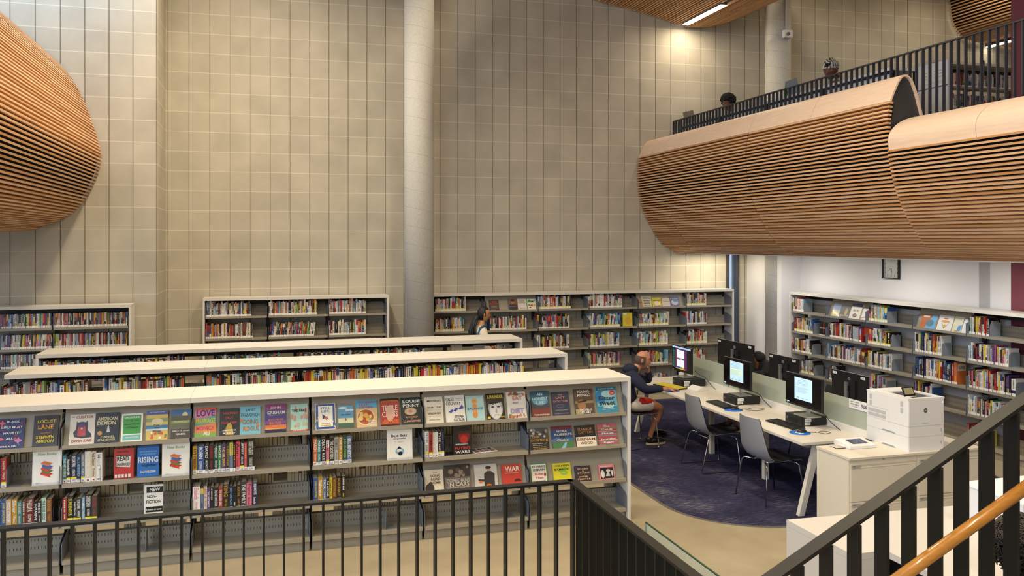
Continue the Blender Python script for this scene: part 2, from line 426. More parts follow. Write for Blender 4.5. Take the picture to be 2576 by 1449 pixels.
def band(mb, prof, ya, yb, m, th=.02, side=1, seams=()):
    S = resample(prof, .03); cuts = sorted([ya]+[q for q in seams if ya < q < yb]+[yb])
    O = [p for p, t in S]; I = [(p[0]-t[1]*side*th, p[1]+t[0]*side*th) for p, t in S]
    for c in range(len(cuts)-1):
        a = cuts[c]+(.003 if c else 0); b = cuts[c+1]-(.003 if c < len(cuts)-2 else 0)
        n = len(O)
        vs = [(p[0], a, p[1]) for p in O]+[(p[0], b, p[1]) for p in O]+[(p[0], a, p[1]) for p in I]+[(p[0], b, p[1]) for p in I]
        mb.add(vs[:2*n], [(i, i+1, n+i+1, n+i) for i in range(n-1)], m, True)
        mb.add(vs[2*n:], [(i, n+i, n+i+1, i+1) for i in range(n-1)], m, True)
        mb.add(vs, [f_ for i in range(n-1) for f_ in ((i, 2*n+i, 2*n+i+1, i+1), (n+i, n+i+1, 3*n+i+1, 3*n+i))]+[(0, n, 3*n, 2*n), (n-1, 3*n-1, 4*n-1, 2*n-1)], m, False)
YAB = 7.68
lowprof = catmull([(6.455, 4.191), (6.418, 3.955), (6.432, 3.62), (6.50, 3.314), (6.626, 3.029), (6.80, 2.775), (6.95, 2.62), (7.19, 2.49)])
capA = catmull([(6.455, 4.205), (6.511, 4.329), (6.572, 4.439), (6.64, 4.497), (6.727, 4.464), (6.795, 4.343), (6.847, 4.185), (6.883, 4.057), (6.91, 3.79)])
lowB = [p for p in lowprof if p[1] < 3.69]
capB = catmull([(6.437, 3.672), (6.429, 3.80), (6.47, 3.89), (6.572, 3.976), (6.717, 4.033), (6.84, 4.05)])
s1 = onx(1664, 420, 6.42)[1]; s2 = onx(1877, 400, 6.42)[1]
cs1 = onx(1683, 350, 6.5)[1]; cs2 = onx(1893, 300, 6.5)[1]
bal = empty('balcony_front', (7.0, 9.5, 2.49), 'curved timber slatted balcony front with pale veneer cap over the computer area', 'balcony front')
b = MB(); slats(b, lowprof, YAB, YW-.01, 1, seams=(s1, s2)); b.build('slat_cladding', parent=bal)
b = MB(); slats(b, lowB, 5.0, YAB, 1, seams=(onx(2700, 400, 6.42)[1],)); b.build('slat_cladding', parent=bal)
b = MB(); band(b, capA, YAB, YW-.01, CAPM, side=-1, seams=(s1+.0, (s1+s2)/2, s2, (s2+YAB)/2)); tag(b.build('cap_panel', parent=bal), 'tall curved veneer cap', None)
b = MB(); band(b, capB, 5.0, YAB-.002, CAPM, side=-1, seams=(onx(2470, 290, 6.5)[1],)); tag(b.build('cap_panel', parent=bal), 'low rolled veneer cap at the near end', None)
b = MB(); endp = [(p[0], p[1]) for p in capA]+[(6.91, 3.5), (6.46, 3.5)]
b.add([(x+.012 if x < 6.64 else x-.012, YAB+.03, z-.012) for x, z in endp], [tuple(range(len(endp)))], DKGR); b.build('end_panel', parent=bal)
# soffit of balcony + upper floor slab
SOF = mat('soffit_white', 'd8d4cc', rough=.8); FL2 = mat('upper_floor_finish', '8a8070', rough=.7)
b = MB(); b.box(7.19, 12, 4.6, 13.98, 2.48, 2.50, SOF); b.box(7.0, 16.9, 4.6, 14.0, 3.49, 3.79, FL2)
struct(b.build('ceiling_lower'), 'white soffit and upper floor slab above the computer area')
# left bulkhead
LB = catmull([(-4.9, 7.1), (-4.0, 6.31), (-3.433, 5.801), (-3.048, 5.466), (-2.68, 5.117), (-2.506, 4.88), (-2.40, 4.66), (-2.30, 4.392), (-2.225, 4.146), (-2.17, 3.90), (-2.185, 3.74), (-2.235, 3.56), (-2.37, 3.28), (-2.54, 3.075), (-2.704, 2.975), (-2.90, 2.89), (-3.072, 2.841), (-3.433, 2.822), (-4.6, 2.82)])
lb = empty('slatted_bulkhead', (-3.2, 10, 2.8), 'bulging timber slatted bulkhead at upper left against the block wall', 'bulkhead')
b = MB(); slats(b, LB, 4.0, YL-.02, -1, pitch=.047, seams=(10.9,)); b.build('slat_cladding', parent=lb)
# centre ceiling soffit
CS1 = catmull([(4.3, 7.42), (4.901, 7.179), (5.494, 6.96), (6.408, 6.79), (7.234, 6.62)]); CS2 = catmull([(7.36, 6.585), (7.68, 6.60), (8.003, 6.661), (8.416, 6.808), (8.836, 7.002), (9.3, 7.32)])
cs = empty('slatted_ceiling_baffle', (6.8, 12, 6.6), 'timber slatted ceiling soffit with a linear light at the top centre', 'ceiling panel')
b = MB(); slats(b, CS1, 8.5, YW-.06, 1, pitch=.05, seams=(12.4,)); b.build('slat_cladding', parent=cs)
b = MB(); slats(b, CS2, 8.5, YW-.06, 1, pitch=.05, seams=(12.9,)); b.build('slat_cladding', parent=cs)
# right ceiling bulkhead over the upper floor
RB = catmull([(13.1, 7.75), (13.2, 7.45), (13.229, 7.236), (13.29, 7.05), (13.42, 6.88), (13.6, 6.78), (14.093, 6.714), (14.9, 6.68), (16.5, 6.7)])
rb = empty('slatted_ceiling_baffle', (14.4, 12, 6.7), 'timber slatted bulkhead hanging above the upper floor at the top right corner', 'ceiling panel')
b = MB(); slats(b, RB, 8.7, YW-.06, 1, pitch=.06); b.build('slat_cladding', parent=rb)

# ================================================================ RAILINGS
RAILM = [BLK]
def rail_seg(parent, p0, p1, ztop0, ztop1, zb, n, wide=.064, th=.012, along='x', first=0):
    """flat bar top rail with flat bar balusters set square to it"""
    b = MB(); (xa, ya), (xb, yb) = p0, p1; h = wide/2; t = .016
    if along == 'x':
        b.add([(xa, ya-h, ztop0-t), (xb, ya-h, ztop1-t), (xb, ya+h, ztop1-t), (xa, ya+h, ztop0-t), (xa, ya-h, ztop0), (xb, ya-h, ztop1), (xb, ya+h, ztop1), (xa, ya+h, ztop0)],
              [(0,3,2,1),(4,5,6,7),(0,1,5,4),(1,2,6,5),(2,3,7,6),(3,0,4,7)], BLK)
    else:
        b.box(xa-h, xa+h, min(ya, yb), max(ya, yb), ztop0-t, ztop0, BLK)
    b.build('top_rail', parent=parent)
    for i in range(first, n):
        k = i/(n-1) if n > 1 else 0
        x, y = xa+(xb-xa)*k, ya+(yb-ya)*k; zt = ztop0+(ztop1-ztop0)*k-t-.001
        q = MB()
        if along == 'x': q.box(x-th/2, x+th/2, y-h, y+h, zb(k), zt-abs(ztop1-ztop0)/max(n, 1)*.05, BLK)
        else: q.box(x-h, x+h, y-th/2, y+th/2, zb(k), zt, BLK)
        q.build('baluster', parent=parent)
# lower guard round the stair opening
gr = empty('guard_railing', (1.4, 5.48, 0), 'black steel guard railing with flat balusters in front of the front bookcase', 'railing')
rail_seg(gr, (-1.90, 5.48), (2.02, 5.48), 1.07, 1.07, lambda k: 0.0, 34)
rail_seg(gr, (2.02, 5.448), (2.02, 3.3), 1.07, 1.07, lambda k: 0.0, 19, along='y', first=1)
cap = MB(); cap.box(1.988, 2.052, 5.448, 5.512, 1.054, 1.07, BLK); cap.build('corner_plate', parent=gr)
# stair guard that climbs to the right
sr = empty('stair_railing', (2.4, 2.65, .2), 'black steel stair railing climbing to the right in the near foreground', 'railing')
sl = (2.088-1.514)/(2.853-1.725)
xa, xb = 1.471, 3.151
zt = lambda x: 1.514+sl*(x-1.725)
rail_seg(sr, (xa, 2.65), (xb, 2.65), zt(xa), zt(xb), lambda k: zt(xa+(xb-xa)*k)-1.02, 28 if False else 1+round((xb-xa)/.12), wide=.066, th=.013)
b = MB(); b.prism([(xa, zt(xa)-1.25), (xb, zt(xb)-1.25), (xb, zt(xb)-1.0), (xa, zt(xa)-1.0)], 'y', 2.63, 2.67, BLK); b.build('stringer', parent=sr)
hr = empty('wooden_handrail', (2.45, 2.55, 1.6), 'round varnished wooden handrail on the camera side of the stair railing', 'handrail')
HW = mat('varnished_oak', 'b97a2c', rough=.32, noise=.12, nscale=10, stretch=(.6, 8, 8), coat=.5)
hs = (1.79-1.504)/(2.745-2.162)
hz = lambda x: 1.504+hs*(x-2.162)-.021
b = MB(); b.tube([(1.6, 2.55, hz(1.6)), (3.1, 2.55, hz(3.1))], .0235, HW, n=20); b.build('rail', parent=hr)
for x in (1.9, 2.9):
    b = MB(); b.tube([(x, 2.55, hz(x)-.02), (x, 2.55, hz(x)-.07), (x, 2.615, hz(x)-.085)], .006, BLK); b.build('bracket', parent=hr)
# upper floor guard
_B = BLK; BLK = mat('daylit_black_steel', '393c42', rough=.4, spec=.5)  # black steel with bluish daylight on the bar edges mixed into its colour
ug = empty('guard_railing', (7.1, 10, 3.79), 'black steel guard railing along the upper floor behind the veneer cap', 'railing')
rail_seg(ug, (7.1, 6.4), (7.1, 14.0), 4.862, 4.862, lambda k: 3.79, 76, along='y', wide=.036)
BLK = _B
# glass screen by the stair
GS = mat('glass_sheet', 'cfe6d4', rough=.03, alpha=.28, spec=.6); GE = mat('glass_edge_green', '0c3a24', rough=.15)
gs = empty('glass_screen', (2.13, 4.0, 0), 'low clear glass screen with green edge beside the black railing', 'glass screen')
b = MB(); b.box(2.121, 2.131, 3.2, 4.54, .02, 1.066, GS); b.build('pane', parent=gs)
b = MB(); b.box(2.1205, 2.1315, 3.2, 4.54, 1.066, 1.070, GE); b.box(2.1205, 2.1315, 4.538, 4.5415, .02, 1.07, mat('glass_edge_pale', '7f9a8c', rough=.2)); b.build('edge', parent=gs)
b = MB(); b.box(2.105, 2.147, 3.2, 4.54, 0, .03, CHROME); b.build('base_channel', parent=gs)

# ================================================================ LIGHT FIXTURES
LE = bpy.data.materials.new('lamp_diffuser'); LE.use_nodes = True
q = LE.node_tree.nodes['Principled BSDF']; q.inputs['Base Color'].default_value = (1, .93, .8, 1); q.inputs['Emission Color'].default_value = (1, .86, .66, 1); q.inputs['Emission Strength'].default_value = 14
def area(loc, sx, sy, power, col, rot=(0, 0, 0), spread=180):
    l = bpy.data.lights.new('lamp', 'AREA'); l.shape = 'RECTANGLE'; l.size = sx; l.size_y = sy; l.energy = power; l.color = col; l.spread = math.radians(spread)
    o = bpy.data.objects.new('lamp_light', l); COL.objects.link(o); o.location = loc; o.rotation_euler = rot; return o
def fixture(x, y, z, ln, wd, label, along='y'):
    t = empty('linear_ceiling_light', (x, y, z), label, 'ceiling light', 'linear ceiling lights')
    a, c = (wd, ln) if along == 'y' else (ln, wd)
    b = MB(); b.box(x-a/2, x+a/2, y-c/2, y+c/2, z, z+.05, DKGR); b.build('housing', parent=t)
    b = MB(); b.box(x-a/2+.008, x+a/2-.008, y-c/2+.01, y+c/2-.01, z-.012, z, LE); b.build('diffuser', parent=t)
    return t
fixture(7.295, 13.25, 6.60, 1.35, .13, 'long glowing linear light in the timber ceiling panel at top centre')
ry = [onx(2485, 100, 14.2)[1], onx(2572, 76, 14.2)[1]]
fixture(14.2, sum(ry)/2, 6.66, abs(ry[0]-ry[1]), .12, 'glowing linear light in the timber bulkhead at the top right corner')
# surface box on the right column with conduit
jb = MB(); jb.box(8.83, 8.99, 12.98, 13.06, 6.37, 6.50, WHP); jb.lathe([(.03, 0), (.03, .02), (.02, .035)], mat('sensor_dark', '6f6b66', rough=.5), n=16, M=T((8.90, 12.98, 6.43), rx=math.pi/2))
p1 = ony(1985, 84, 13.0); sx = p1[0]-8.91; sz = p1[2]-6.435
jb.v = [(v[0]+sx, v[1]+.03, v[2]+sz) for v in jb.v]
j = jb.build('alarm_box', loc='auto'); tag(j, 'small white alarm box on the right concrete column below the ceiling', 'alarm box')
k = MB(); k.tube([(p1[0]-.02, 13.06, p1[2]+.06), (p1[0]-.02, 13.06, CEIL)], .009, WHP); k.build('conduit', parent=j)
# ================================================================ BOOKCASES
def xf(mb, M):
    mb.v = [tuple(M @ Vector(v)) for v in mb.v]; return mb
MB.xf = xf
ORD = ['', 'first', 'second', 'third', 'fourth', 'fifth', 'sixth', 'seventh', 'eighth', 'ninth', 'tenth', 'eleventh', 'twelfth', 'thirteenth', 'fourteenth', 'fifteenth',
       'sixteenth', 'seventeenth', 'eighteenth', 'nineteenth']
TENS = {20: 'twent', 30: 'thirt', 40: 'fort', 50: 'fift', 60: 'sixt', 70: 'sevent', 80: 'eight', 90: 'ninet'}
def ordw(n):
    if n < 20: return ORD[n]
    if n >= 100: return 'hundredth' if n == 100 else 'hundred-and-'+ordw(n-100)
    t, r = n//10*10, n % 10
    return TENS[t]+'ieth' if r == 0 else TENS[t]+'y-'+ORD[r]
LV = ['top', 'second', 'third', 'fourth', 'bottom', 'base']
def shelf_geo(b, u0, u1, z, dep, display=False, mirror=None, base=False):
    """one shelf: lip, pan, low perforated back, bracket plates"""
    Mx = None
    if mirror is not None: Mx = Matrix.Translation((0, mirror, 0)) @ Matrix.Scale(-1, 4, (0, 1, 0))
    a, c = u0+.012, u1-.012
    b.box(a, c, .0, .012, z-.028, z+.004, STEEL, Mx)           # lip
    b.box(a, c, .012, dep, z-.012, z, STEEL, Mx)
    if base: b.box(a, c, .035, .045, .0, z-.03, STEEL, Mx)
    if display:
        th = math.radians(21)
        p = [(.046, z+.001), (.046+math.sin(th)*.31, z+.002+math.cos(th)*.31)]
        b.prism([(p[0][0], p[0][1]), (p[0][0]+.003, p[0][1]), (p[1][0]+.003, p[1][1]), (p[1][0], p[1][1])], 'x', a, c, STEEL, Mx)
    else:
        b.box(a, c, dep-.003, dep, z, z+.135, STEEL, Mx)
        if mirror is None:
            n = int((c-a)/.026)
            for r in (.05, .112):
                for i in range(n):
                    x = a+.02+(c-a-.04)*i/(n-1)
                    b.quad((x-.002, dep-.0035, z+r-.011), (x+.002, dep-.0035, z+r-.011), (x+.002, dep-.0035, z+r+.011), (x-.002, dep-.0035, z+r+.011), SLOT)
    for x in (a-.004, c+.002):
        b.prism([(.004, z-.03), (dep, z-.03), (dep+.02, z+.19), (dep-.04, z+.19), (.03, z+.145), (.010, z+.135), (.004, z+.12)], 'x', x, x+.002, BRKT, Mx)
def bookcase(name, label, M, us, levels, dep, ctop, double, ends, display=(), group=None, canopy_split=2, overhang=.0, loc=None, dleft=None):
    full = dep*2+.05 if double else dep+.07
    L0 = M @ Vector(((us[0]+us[-1])/2, full/2, 0))
    t = empty(name, tuple(L0), label, 'bookcase', group)
    u0, u1 = us[0]-(.03 if ends[0] else 0), us[-1]+(.03 if ends[1] else 0)
    # canopy pieces
    cuts = [u0]+[us[i] for i in range(len(us)) if (len(us)-1-i) % canopy_split == 0 and us[0]+.1 < us[i] < us[-1]-.1]+[u1]
    for i in range(len(cuts)-1):
        b = MB(); b.box(cuts[i]+.0008, cuts[i+1]-.0008, -.012, full+(.012 if double else 0), ctop-.042, ctop, WHITE); b.xf(M).build('canopy_top', parent=t)
    for k, e in enumerate(ends):
        if e:
            b = MB(); x = us[0]-.03 if k == 0 else us[-1]; b.box(x, x+.03, -.012, full+(.012 if double else 0), 0, ctop-.043, ENDW)
            b.xf(M).build('end_panel', parent=t)
    mid = dep+.025 if double else dep+.03
    for u in us:
        b = MB(); b.box(u-.024, u+.024, mid-.02, mid+.02, 0, ctop-.043, UPR)
        z = .2
        for z in [j*.1+.16 for j in range(int((ctop-.25)/.1))]:
            for s_ in (-.011, .011): b.quad((u+s_-.003, mid-.0205, z), (u+s_+.003, mid-.0205, z), (u+s_+.003, mid-.0205, z+.045), (u+s_-.003, mid-.0205, z+.045), SLOT)
        b.xf(M).build('upright', parent=t)
    for i in range(len(us)-1):
        b = MB(); b.box(us[i]+.024, us[i+1]-.024, mid-.006, mid+.006, ctop-.12, ctop-.05, UPR); b.xf(M).build('top_rail', parent=t)
        for j, z in enumerate(levels):
            b = MB(); shelf_geo(b, us[i], us[i+1], z, dep, display=(i, j) in display, base=(j == len(levels)-1))
            o = b.xf(M).build('shelf', parent=t)
            if (i, j) in display: o['label'] = 'sloping display shelf'
            if double:
                b = MB(); shelf_geo(b, us[i], us[i+1], z, dep, mirror=full, base=(j == len(levels)-1)); b.xf(M).build('shelf', parent=t)
    return t

# ---- book store -----------------------------------------------------------
BOOKS = []       # records, placed at the end so the largest in view become single objects
def proj(p):
    x, y, z = p; d = x*sY+y*cY
    return CX+F*(x*cY-y*sY)/d, YH-F*(z-CAMZ)/d, d
def book_geo(mb, w, h, d, c, seed, label=1, txt=None, tc='w', M=None, simple=False, side=None):
    rr = random.Random(seed); m = bm_(c); t = .0022
    mb.box(0, t, 0, d, 0, h, m, M); mb.box(w-t, w, 0, d, 0, h, m, M); mb.box(t, w-t, 0, t*1.2, 0, h, m, M)
    mb.box(t, w-t, t*1.2, d-.004, .003, h-.005, PAGES, M)
    if side:
        sx, sc_, bx = side
        if bx: mb.quad((w+.0003, .01, h*.62), (w+.0003, d-.012, h*.62), (w+.0003, d-.012, h*.93), (w+.0003, .01, h*.93), bm_(bx), M)
        text(mb, sx, (w+.0006, d/2, h*.78), (0, 1, 0), (0, 0, 1), d*.66, h*.17, ink(sc_), .02, fit=True, M=M)
    e = -.0004
    def q(x0, x1, z0, z1, mm, k=1):
        mb.quad((x0, e*k, z0), (x1, e*k, z0), (x1, e*k, z1), (x0, e*k, z1), mm, M)
    z0 = 0
    if label:
        q(.0008, w-.0008, .003, .032, STICK); z0 = .035
        if label == 2: q(.0008, w-.0008, .032, .046, STICKY); z0 = .05
        if label == 3: q(w*.32, w*.68, .010, .022, ink('r'), 2)
        if label != 3 and not simple and not txt is None:
            for k in range(2): q(w*.2, w*.8, .012+.009*k, .0155+.009*k, SLOT, 2)
    pal = 'wkcyrg' if c not in 'wcsai' else 'kdrnbu'
    ac = ink(tc if txt else rr.choice(pal)); ac2 = ink(rr.choice(pal))
    if txt:
        H = h-z0-.02
        if len(txt) > 1:
            h1 = H*.56; text(mb, txt[0], (w/2, e, h-.010-h1/2), (0, 0, -1), (1, 0, 0), h1, w*.62, ac, .02, M=M)
            text(mb, txt[1], (w/2, e, z0+H*.2), (0, 0, -1), (1, 0, 0), H*.36, w*.42, ac, .015, M=M)
        else: text(mb, txt[0], (w/2, e, z0+H/2+.006), (0, 0, -1), (1, 0, 0), H*.9, w*.62, ac, .02, M=M)
        return
    st = rr.random()
    if st < .30:
        k = rr.uniform(.55, .8); q(.0005, w-.0005, h*k, h-.001, bm_(rr.choice('wkrynblo'.replace(c, '') or 'w')))
    elif st < .38:
        q(.0005, w-.0005, z0, z0+h*.18, bm_(rr.choice('ykrwn')))
    # lettering as rows of small strokes down the spine
    za, zb = h-.014, z0+h*.3; z = za; n = 0
    fw = rr.uniform(.22, .45)
    while z > zb and n < (16 if not simple else 11):
        s = rr.uniform(.005, .009) if not simple else rr.uniform(.006, .013); g = rr.uniform(.0018, .004) if n % 6 else .009
        q(w*(.5-fw/2), w*(.5+fw/2), z-s, z, ac, 2); z -= s+g; n += 1
    zb2 = z0+h*.04; z = z0+h*rr.uniform(.16, .26)
    while z > zb2 and n < 22:
        s = .006; q(w*.35, w*.65, z-s, z, ac2, 2); z -= s+.002; n += 1
def run(case, lev, pa, pb, codes, hr=(.19, .245), label=1, lean=0.0, texts=None, widths=None, where='', v=.03, heights=None, dr=(.15, .19), ti=None, dvd=False, side=None):
    """fill a stretch of shelf between two image columns with books from left to right"""
    M, plane, z = case['M'], case['plane'], case['levels'][lev]
    ua, ub = plane(pa, z), plane(pb, z)
    rr = random.Random(hash_(codes)+lev*31+int(pa))
    ws = []
    for i, ch in enumerate(codes):
        ws.append((widths[i] if widths else rr.uniform(.7, 1.25)*(1.9 if ch.isupper() else 1)))
    k = (ub-ua)/sum(ws); u = ua
    for i, ch in enumerate(codes):
        w = ws[i]*k; h = heights[i] if heights else rr.uniform(*hr); c = ch.lower()
        if ch == '_': u += w; continue
        lb = label if isinstance(label, int) else int(label[i % len(label)])
        BOOKS.append(dict(case=case, lev=lev, M=M @ T((u+.0006, v+rr.uniform(-.004, .01), z+.0006), ry=lean[i] if isinstance(lean, (list, tuple)) else lean), w=w-.0014, h=h, d=rr.uniform(*dr), c=c, seed=rr.randrange(10**6),
                          label=lb, txt=(texts or {}).get(i), tc=(ti[i] if ti else 'w'), n=i+1, where=where, dvd=dvd, side=side if i == len(codes)-1 else None))
        u += w
def hash_(s):
    h = 0
    for c in s: h = (h*31+ord(c)) % 1000003
    return h
_hx = {}
def hx(h, rough=.35):
    if h in BN: return bm_(h)
    return mat('print_'+h, h, rough=rough, coat=.2)
def cover(case, lev, x0, x1, yt, bg, art, label, th=21, T_=.022, kind='book', v=.012, group=None, ht=None, side=None, dz=0.0, lift=.0):
    """a face-out book leaning back; art in unit coordinates of its cover"""
    M, plane, z = case['M'], case['plane'], case['levels'][lev]
    ua, ub = plane(x0, z), plane(x1, z); Wd = ub-ua; a = math.radians(th)
    if ht is None: ht = min(.30, case['slope']((x0+x1)/2, yt, v, z, a))
    b = MB(); m = hx(bg)
    b.box(0, Wd, 0, .002, 0, ht, m); b.box(0, Wd, T_-.002, T_, 0, ht, hx(side or bg)); b.box(0, .002, .002, T_-.002, 0, ht, hx(side or bg))
    b.box(.002, Wd-.003, .002, T_-.002, .003, ht-.004, PAGES)
    k = 1
    for A in art:
        y = -.0003*k; k += 1
        if A[0] == 'r':
            _, p, q, r, s, c = A; b.quad((p*Wd, y, q*ht), (r*Wd, y, q*ht), (r*Wd, y, s*ht), (p*Wd, y, s*ht), hx(c))
        elif A[0] == 'e':
            _, p, q, r, s, c = A; n = 20
            b.add([((p+r*math.cos(6.2832*i/n))*Wd, y, (q+s*math.sin(6.2832*i/n))*ht) for i in range(n)], [tuple(range(n))], hx(c))
        elif A[0] == 'p':
            b.add([(p[0]*Wd, y, p[1]*ht) for p in A[1]], [tuple(range(len(A[1])))], hx(A[2]))
        elif A[0] == 't':
            _, p, q, r, s, c, tx = A; text(b, tx, (p*Wd, y, q*ht), (1, 0, 0), (0, 0, 1), r*Wd, s*ht, mat('ink_'+c, BK.get(c, c), rough=.5), .02)
    MM = M @ T((ua, v, z+.0025+dz)) @ Matrix.Rotation(-a, 4, 'X')
    o = b.build(kind, loc=(0, 0, 0)); o.matrix_world = MM; o.location = MM.translation; o.rotation_euler = MM.to_euler()
    tag(o, label, 'book' if kind == 'book' else kind.replace('_', ' '), group)
    return o
def mk_case(M, kindp, levels, off):
    if kindp == 'y':
        Y0 = off
        plane = lambda px, z, Y0=Y0: ony(px, 1000, Y0+.02)[0]-M.translation.x
        sl = lambda px, py, v, z, a: slope_s(px, py, Y0+v, z, a)
    else:
        X0 = off
        plane = lambda px, z: M.translation.y-onx(px, 1000, X0+.02)[1]
        def sl(px, py, v, z, a):
            r = ray(px, py); sn, cs = math.sin(a), math.cos(a)
            return (r[2]*(X0+v)-r[0]*(z-CAMZ))/(r[0]*cs-r[2]*sn)
    return dict(M=M, plane=plane, levels=levels, slope=sl)

LV1 = [1.045, .735, .405, .115]
M1 = T((-.0, 7.62, 0))
US1 = [-2.56, -1.575, -.589, .393, 1.385, 2.382, 3.372]
disp = [(i, 0) for i in range(6)]+[(5, 1), (5, 2), (4, 2)]
bookcase('bookcase', 'low white-topped bookcase nearest the viewer with face-out new books', M1, US1, LV1, .26, 1.387, True, (0, 1), display=disp, canopy_split=2)
R1 = mk_case(M1, 'y', LV1, 7.62); R1['name'] = 'front bookcase'; R1['bays'] = US1
M2 = T((0, 9.42, 0)); US2 = [-2.44, -1.563, -.589, .386, 1.38, 2.375, 3.375]
bookcase('bookcase', 'second low white-topped bookcase between the front one and the third row', M2, US2, LV1, .265, 1.387, True, (0, 1), canopy_split=2)
R2 = mk_case(M2, 'y', LV1, 9.42); R2['name'] = 'middle low bookcase'; R2['bays'] = US2
M3 = T((0, 11.01, 0)); US3 = [-2.50, -1.551, -.577, .387, 1.36, 2.34, 3.31]
bookcase('bookcase', 'third low white-topped bookcase nearest the back wall shelves', M3, US3, LV1, .265, 1.387, True, (1, 1), canopy_split=2)
R3 = mk_case(M3, 'y', LV1, 11.01); R3['name'] = 'third low bookcase'; R3['bays'] = US3
LVB = [1.542, 1.207, .868, .532, .12]
MBk = T((0, 13.745, 0))
USB1 = [-.862, .055, .975, 1.90]
bookcase('bookcase', 'tall white-framed bookcase against the back wall left of the round column', MBk, USB1, LVB, .27, 1.83, False, (1, 1), canopy_split=2)
RB1 = mk_case(MBk, 'y', LVB, 13.745); RB1['name'] = 'back wall bookcase left of the column'; RB1['bays'] = USB1
USB2 = [2.62, 3.535, 4.452, 5.373, 6.289, 7.221, 8.14]
bookcase('bookcase', 'long tall white-framed bookcase against the back wall right of the round column', MBk, USB2, LVB, .27, 1.83, False, (1, 1), display=[(1, 0), (4, 0)], canopy_split=3)
RB2 = mk_case(MBk, 'y', LVB, 13.745); RB2['name'] = 'back wall bookcase right of the column'; RB2['bays'] = USB2
LVD = [1.535, 1.258, 1.0, .72, .42, .12]
MD = T((0, 12.69, 0)); USD = [-4.55, -3.64, -2.715, -1.775]
bookcase('bookcase', 'tall white-framed bookcase full of disc cases at the left edge', MD, USD, LVD, .23, 1.83, False, (1, 1), canopy_split=3)
RD = mk_case(MD, 'y', LVD, 12.69); RD['name'] = 'disc bookcase'; RD['bays'] = USD
LVR = [1.507, 1.165, .822, .482, .12]
MR = T((8.66, 12.745, 0), rz=-math.pi/2)
USR = [.0+.03, .96, 1.92, 2.88, 3.83, 4.79, 5.74]
bookcase('bookcase', 'long tall white-framed bookcase along the right wall under the clock', MR, USR, LVR, .27, 1.83, False, (1, 1), display=[(1, 0), (3, 0)], canopy_split=3)
RR = mk_case(MR, 'x', LVR, 8.66); RR['name'] = 'right wall bookcase'; RR['bays'] = USR
# upper floor bookcase
ZU = 3.79
MU = T((0, 11.35, ZU)); USU = [10.35, 11.3, 12.25]
LVU = [1.43, 1.075, .72, .36, .08]
bookcase('bookcase', 'grey bookcase on the upper floor behind the railing', MU, USU, LVU, .27, 1.83, False, (1, 1), canopy_split=3)
RU = mk_case(MU, 'y', LVU, 11.35); RU['name'] = 'upper floor bookcase'; RU['bays'] = USU

# ---------------------------------------------------------------- spine runs, front bookcase
def runx(case, lev, spec, bottom_h, where, **k):
    """spec: x0 x1 code h 'title;author' ink label"""
    codes = ''; ws = []; tx = {}; inks = []; hs = []; lb = []
    items = [s.strip() for s in spec.strip().split('\n')]
    x00 = float(items[0].split('|')[0]); prev = x00
    for i, it in enumerate(items):
        p = it.split('|'); a, b_ = float(p[0]), float(p[1])
        codes += p[2]; ws.append(b_-prev); prev = b_; hs.append(float(p[3]))
        if p[4]: tx[i] = p[4].split(';')
        inks.append(p[5]); lb.append(p[6])
    run(case, lev, x00, prev, codes, widths=ws, texts=tx, ti=inks, heights=hs, label=''.join(lb), where=where, **k)
def cr(spec, ox, sc):      # crop columns -> photograph columns
    out = []
    for l in spec.strip().split('\n'):
        p = l.strip().split('|'); p[0] = str(ox+float(p[0])/sc); p[1] = str(ox+float(p[1])/sc); out.append('|'.join(p))
    return '\n'.join(out)
A_, B_ = (0, 2.964), (620, 2.639)
runx(R1, 1, cr('''-60|-30|k|.23||w|1
-30|0|b|.22||w|1
0|42|r|.235|Secret Diary|c|2''', *A_), .2, 'left end bay', dr=(.14, .16))
runx(R1, 1, cr('''463|492|t|.225|THE METAVERSE|w|3
492|522|k|.215|Matchmaker Life|w|2
522|568|n|.228|ONE DAMN THING;AFTER ANOTHER|w|2
568|598|n|.228|BLUEBIRD|l|1
598|630|q|.232|FORESTVIEW;GO|c|2
630|676|c|.25|WHAT WE OWE;THE FUTURE|w|3
676|714|c|.245|Peak Season;Debbie|u|3
714|760|w|.232|Maid;Murray|s|1''', *A_), .2, 'second bay from the left')
runx(R1, 1, cr('''1435|1468|z|.235|KATE ATKINSON|k|1
1468|1520|b|.235|ROBIN;BURMAN|w|1
1520|1556|k|.24|DAVID;BALDACCI|w|1
1556|1592|k|.24|DAVID BALDACCI;THE 6:20 MAN|r|1
1592|1622|x|.235|VERDICT;GROSS|w|3
1622|1648|e|.235|MOSS;WONDERLAND|w|1
1648|1680|v|.238|THE DIPLOMATS|y|1
1680|1708|d|.238|LESSONS|z|1
1708|1737|q|.25||w|1
1737|1755|k|.235|THE RISE|w|1
1755|1787|j|.25|Ann;Cleeves|k|1
1787|1820|k|.25|JEFFERY;DEAVER|w|2
1820|1840|j|.24||w|3
1840|1900|k|.255|ROBERT GALBRAITH;THE INK BLACK HEART|c|1''', *A_), .2, 'third bay from the left', dr=(.15, .2))
runx(R1, 1, cr('''443|470|o|.235|MARCH;CROWN|w|1
470|494|t|.225|PRINCE;PEARL|w|1
494|528|k|.235|DEATH;RULES|w|1
528|550|p|.215||k|2
550|583|k|.235|THE CLOISTERS|c|1
583|612|s|.235|THE DIAMOND EYE;KATE QUINN|k|1
612|638|z|.238|ONE OF;US|w|1
638|667|x|.245|J.D.ROBB|h|1
667|700|q|.24|BILL BENETIC|w|1''', *B_), .2, 'fourth bay from the left')
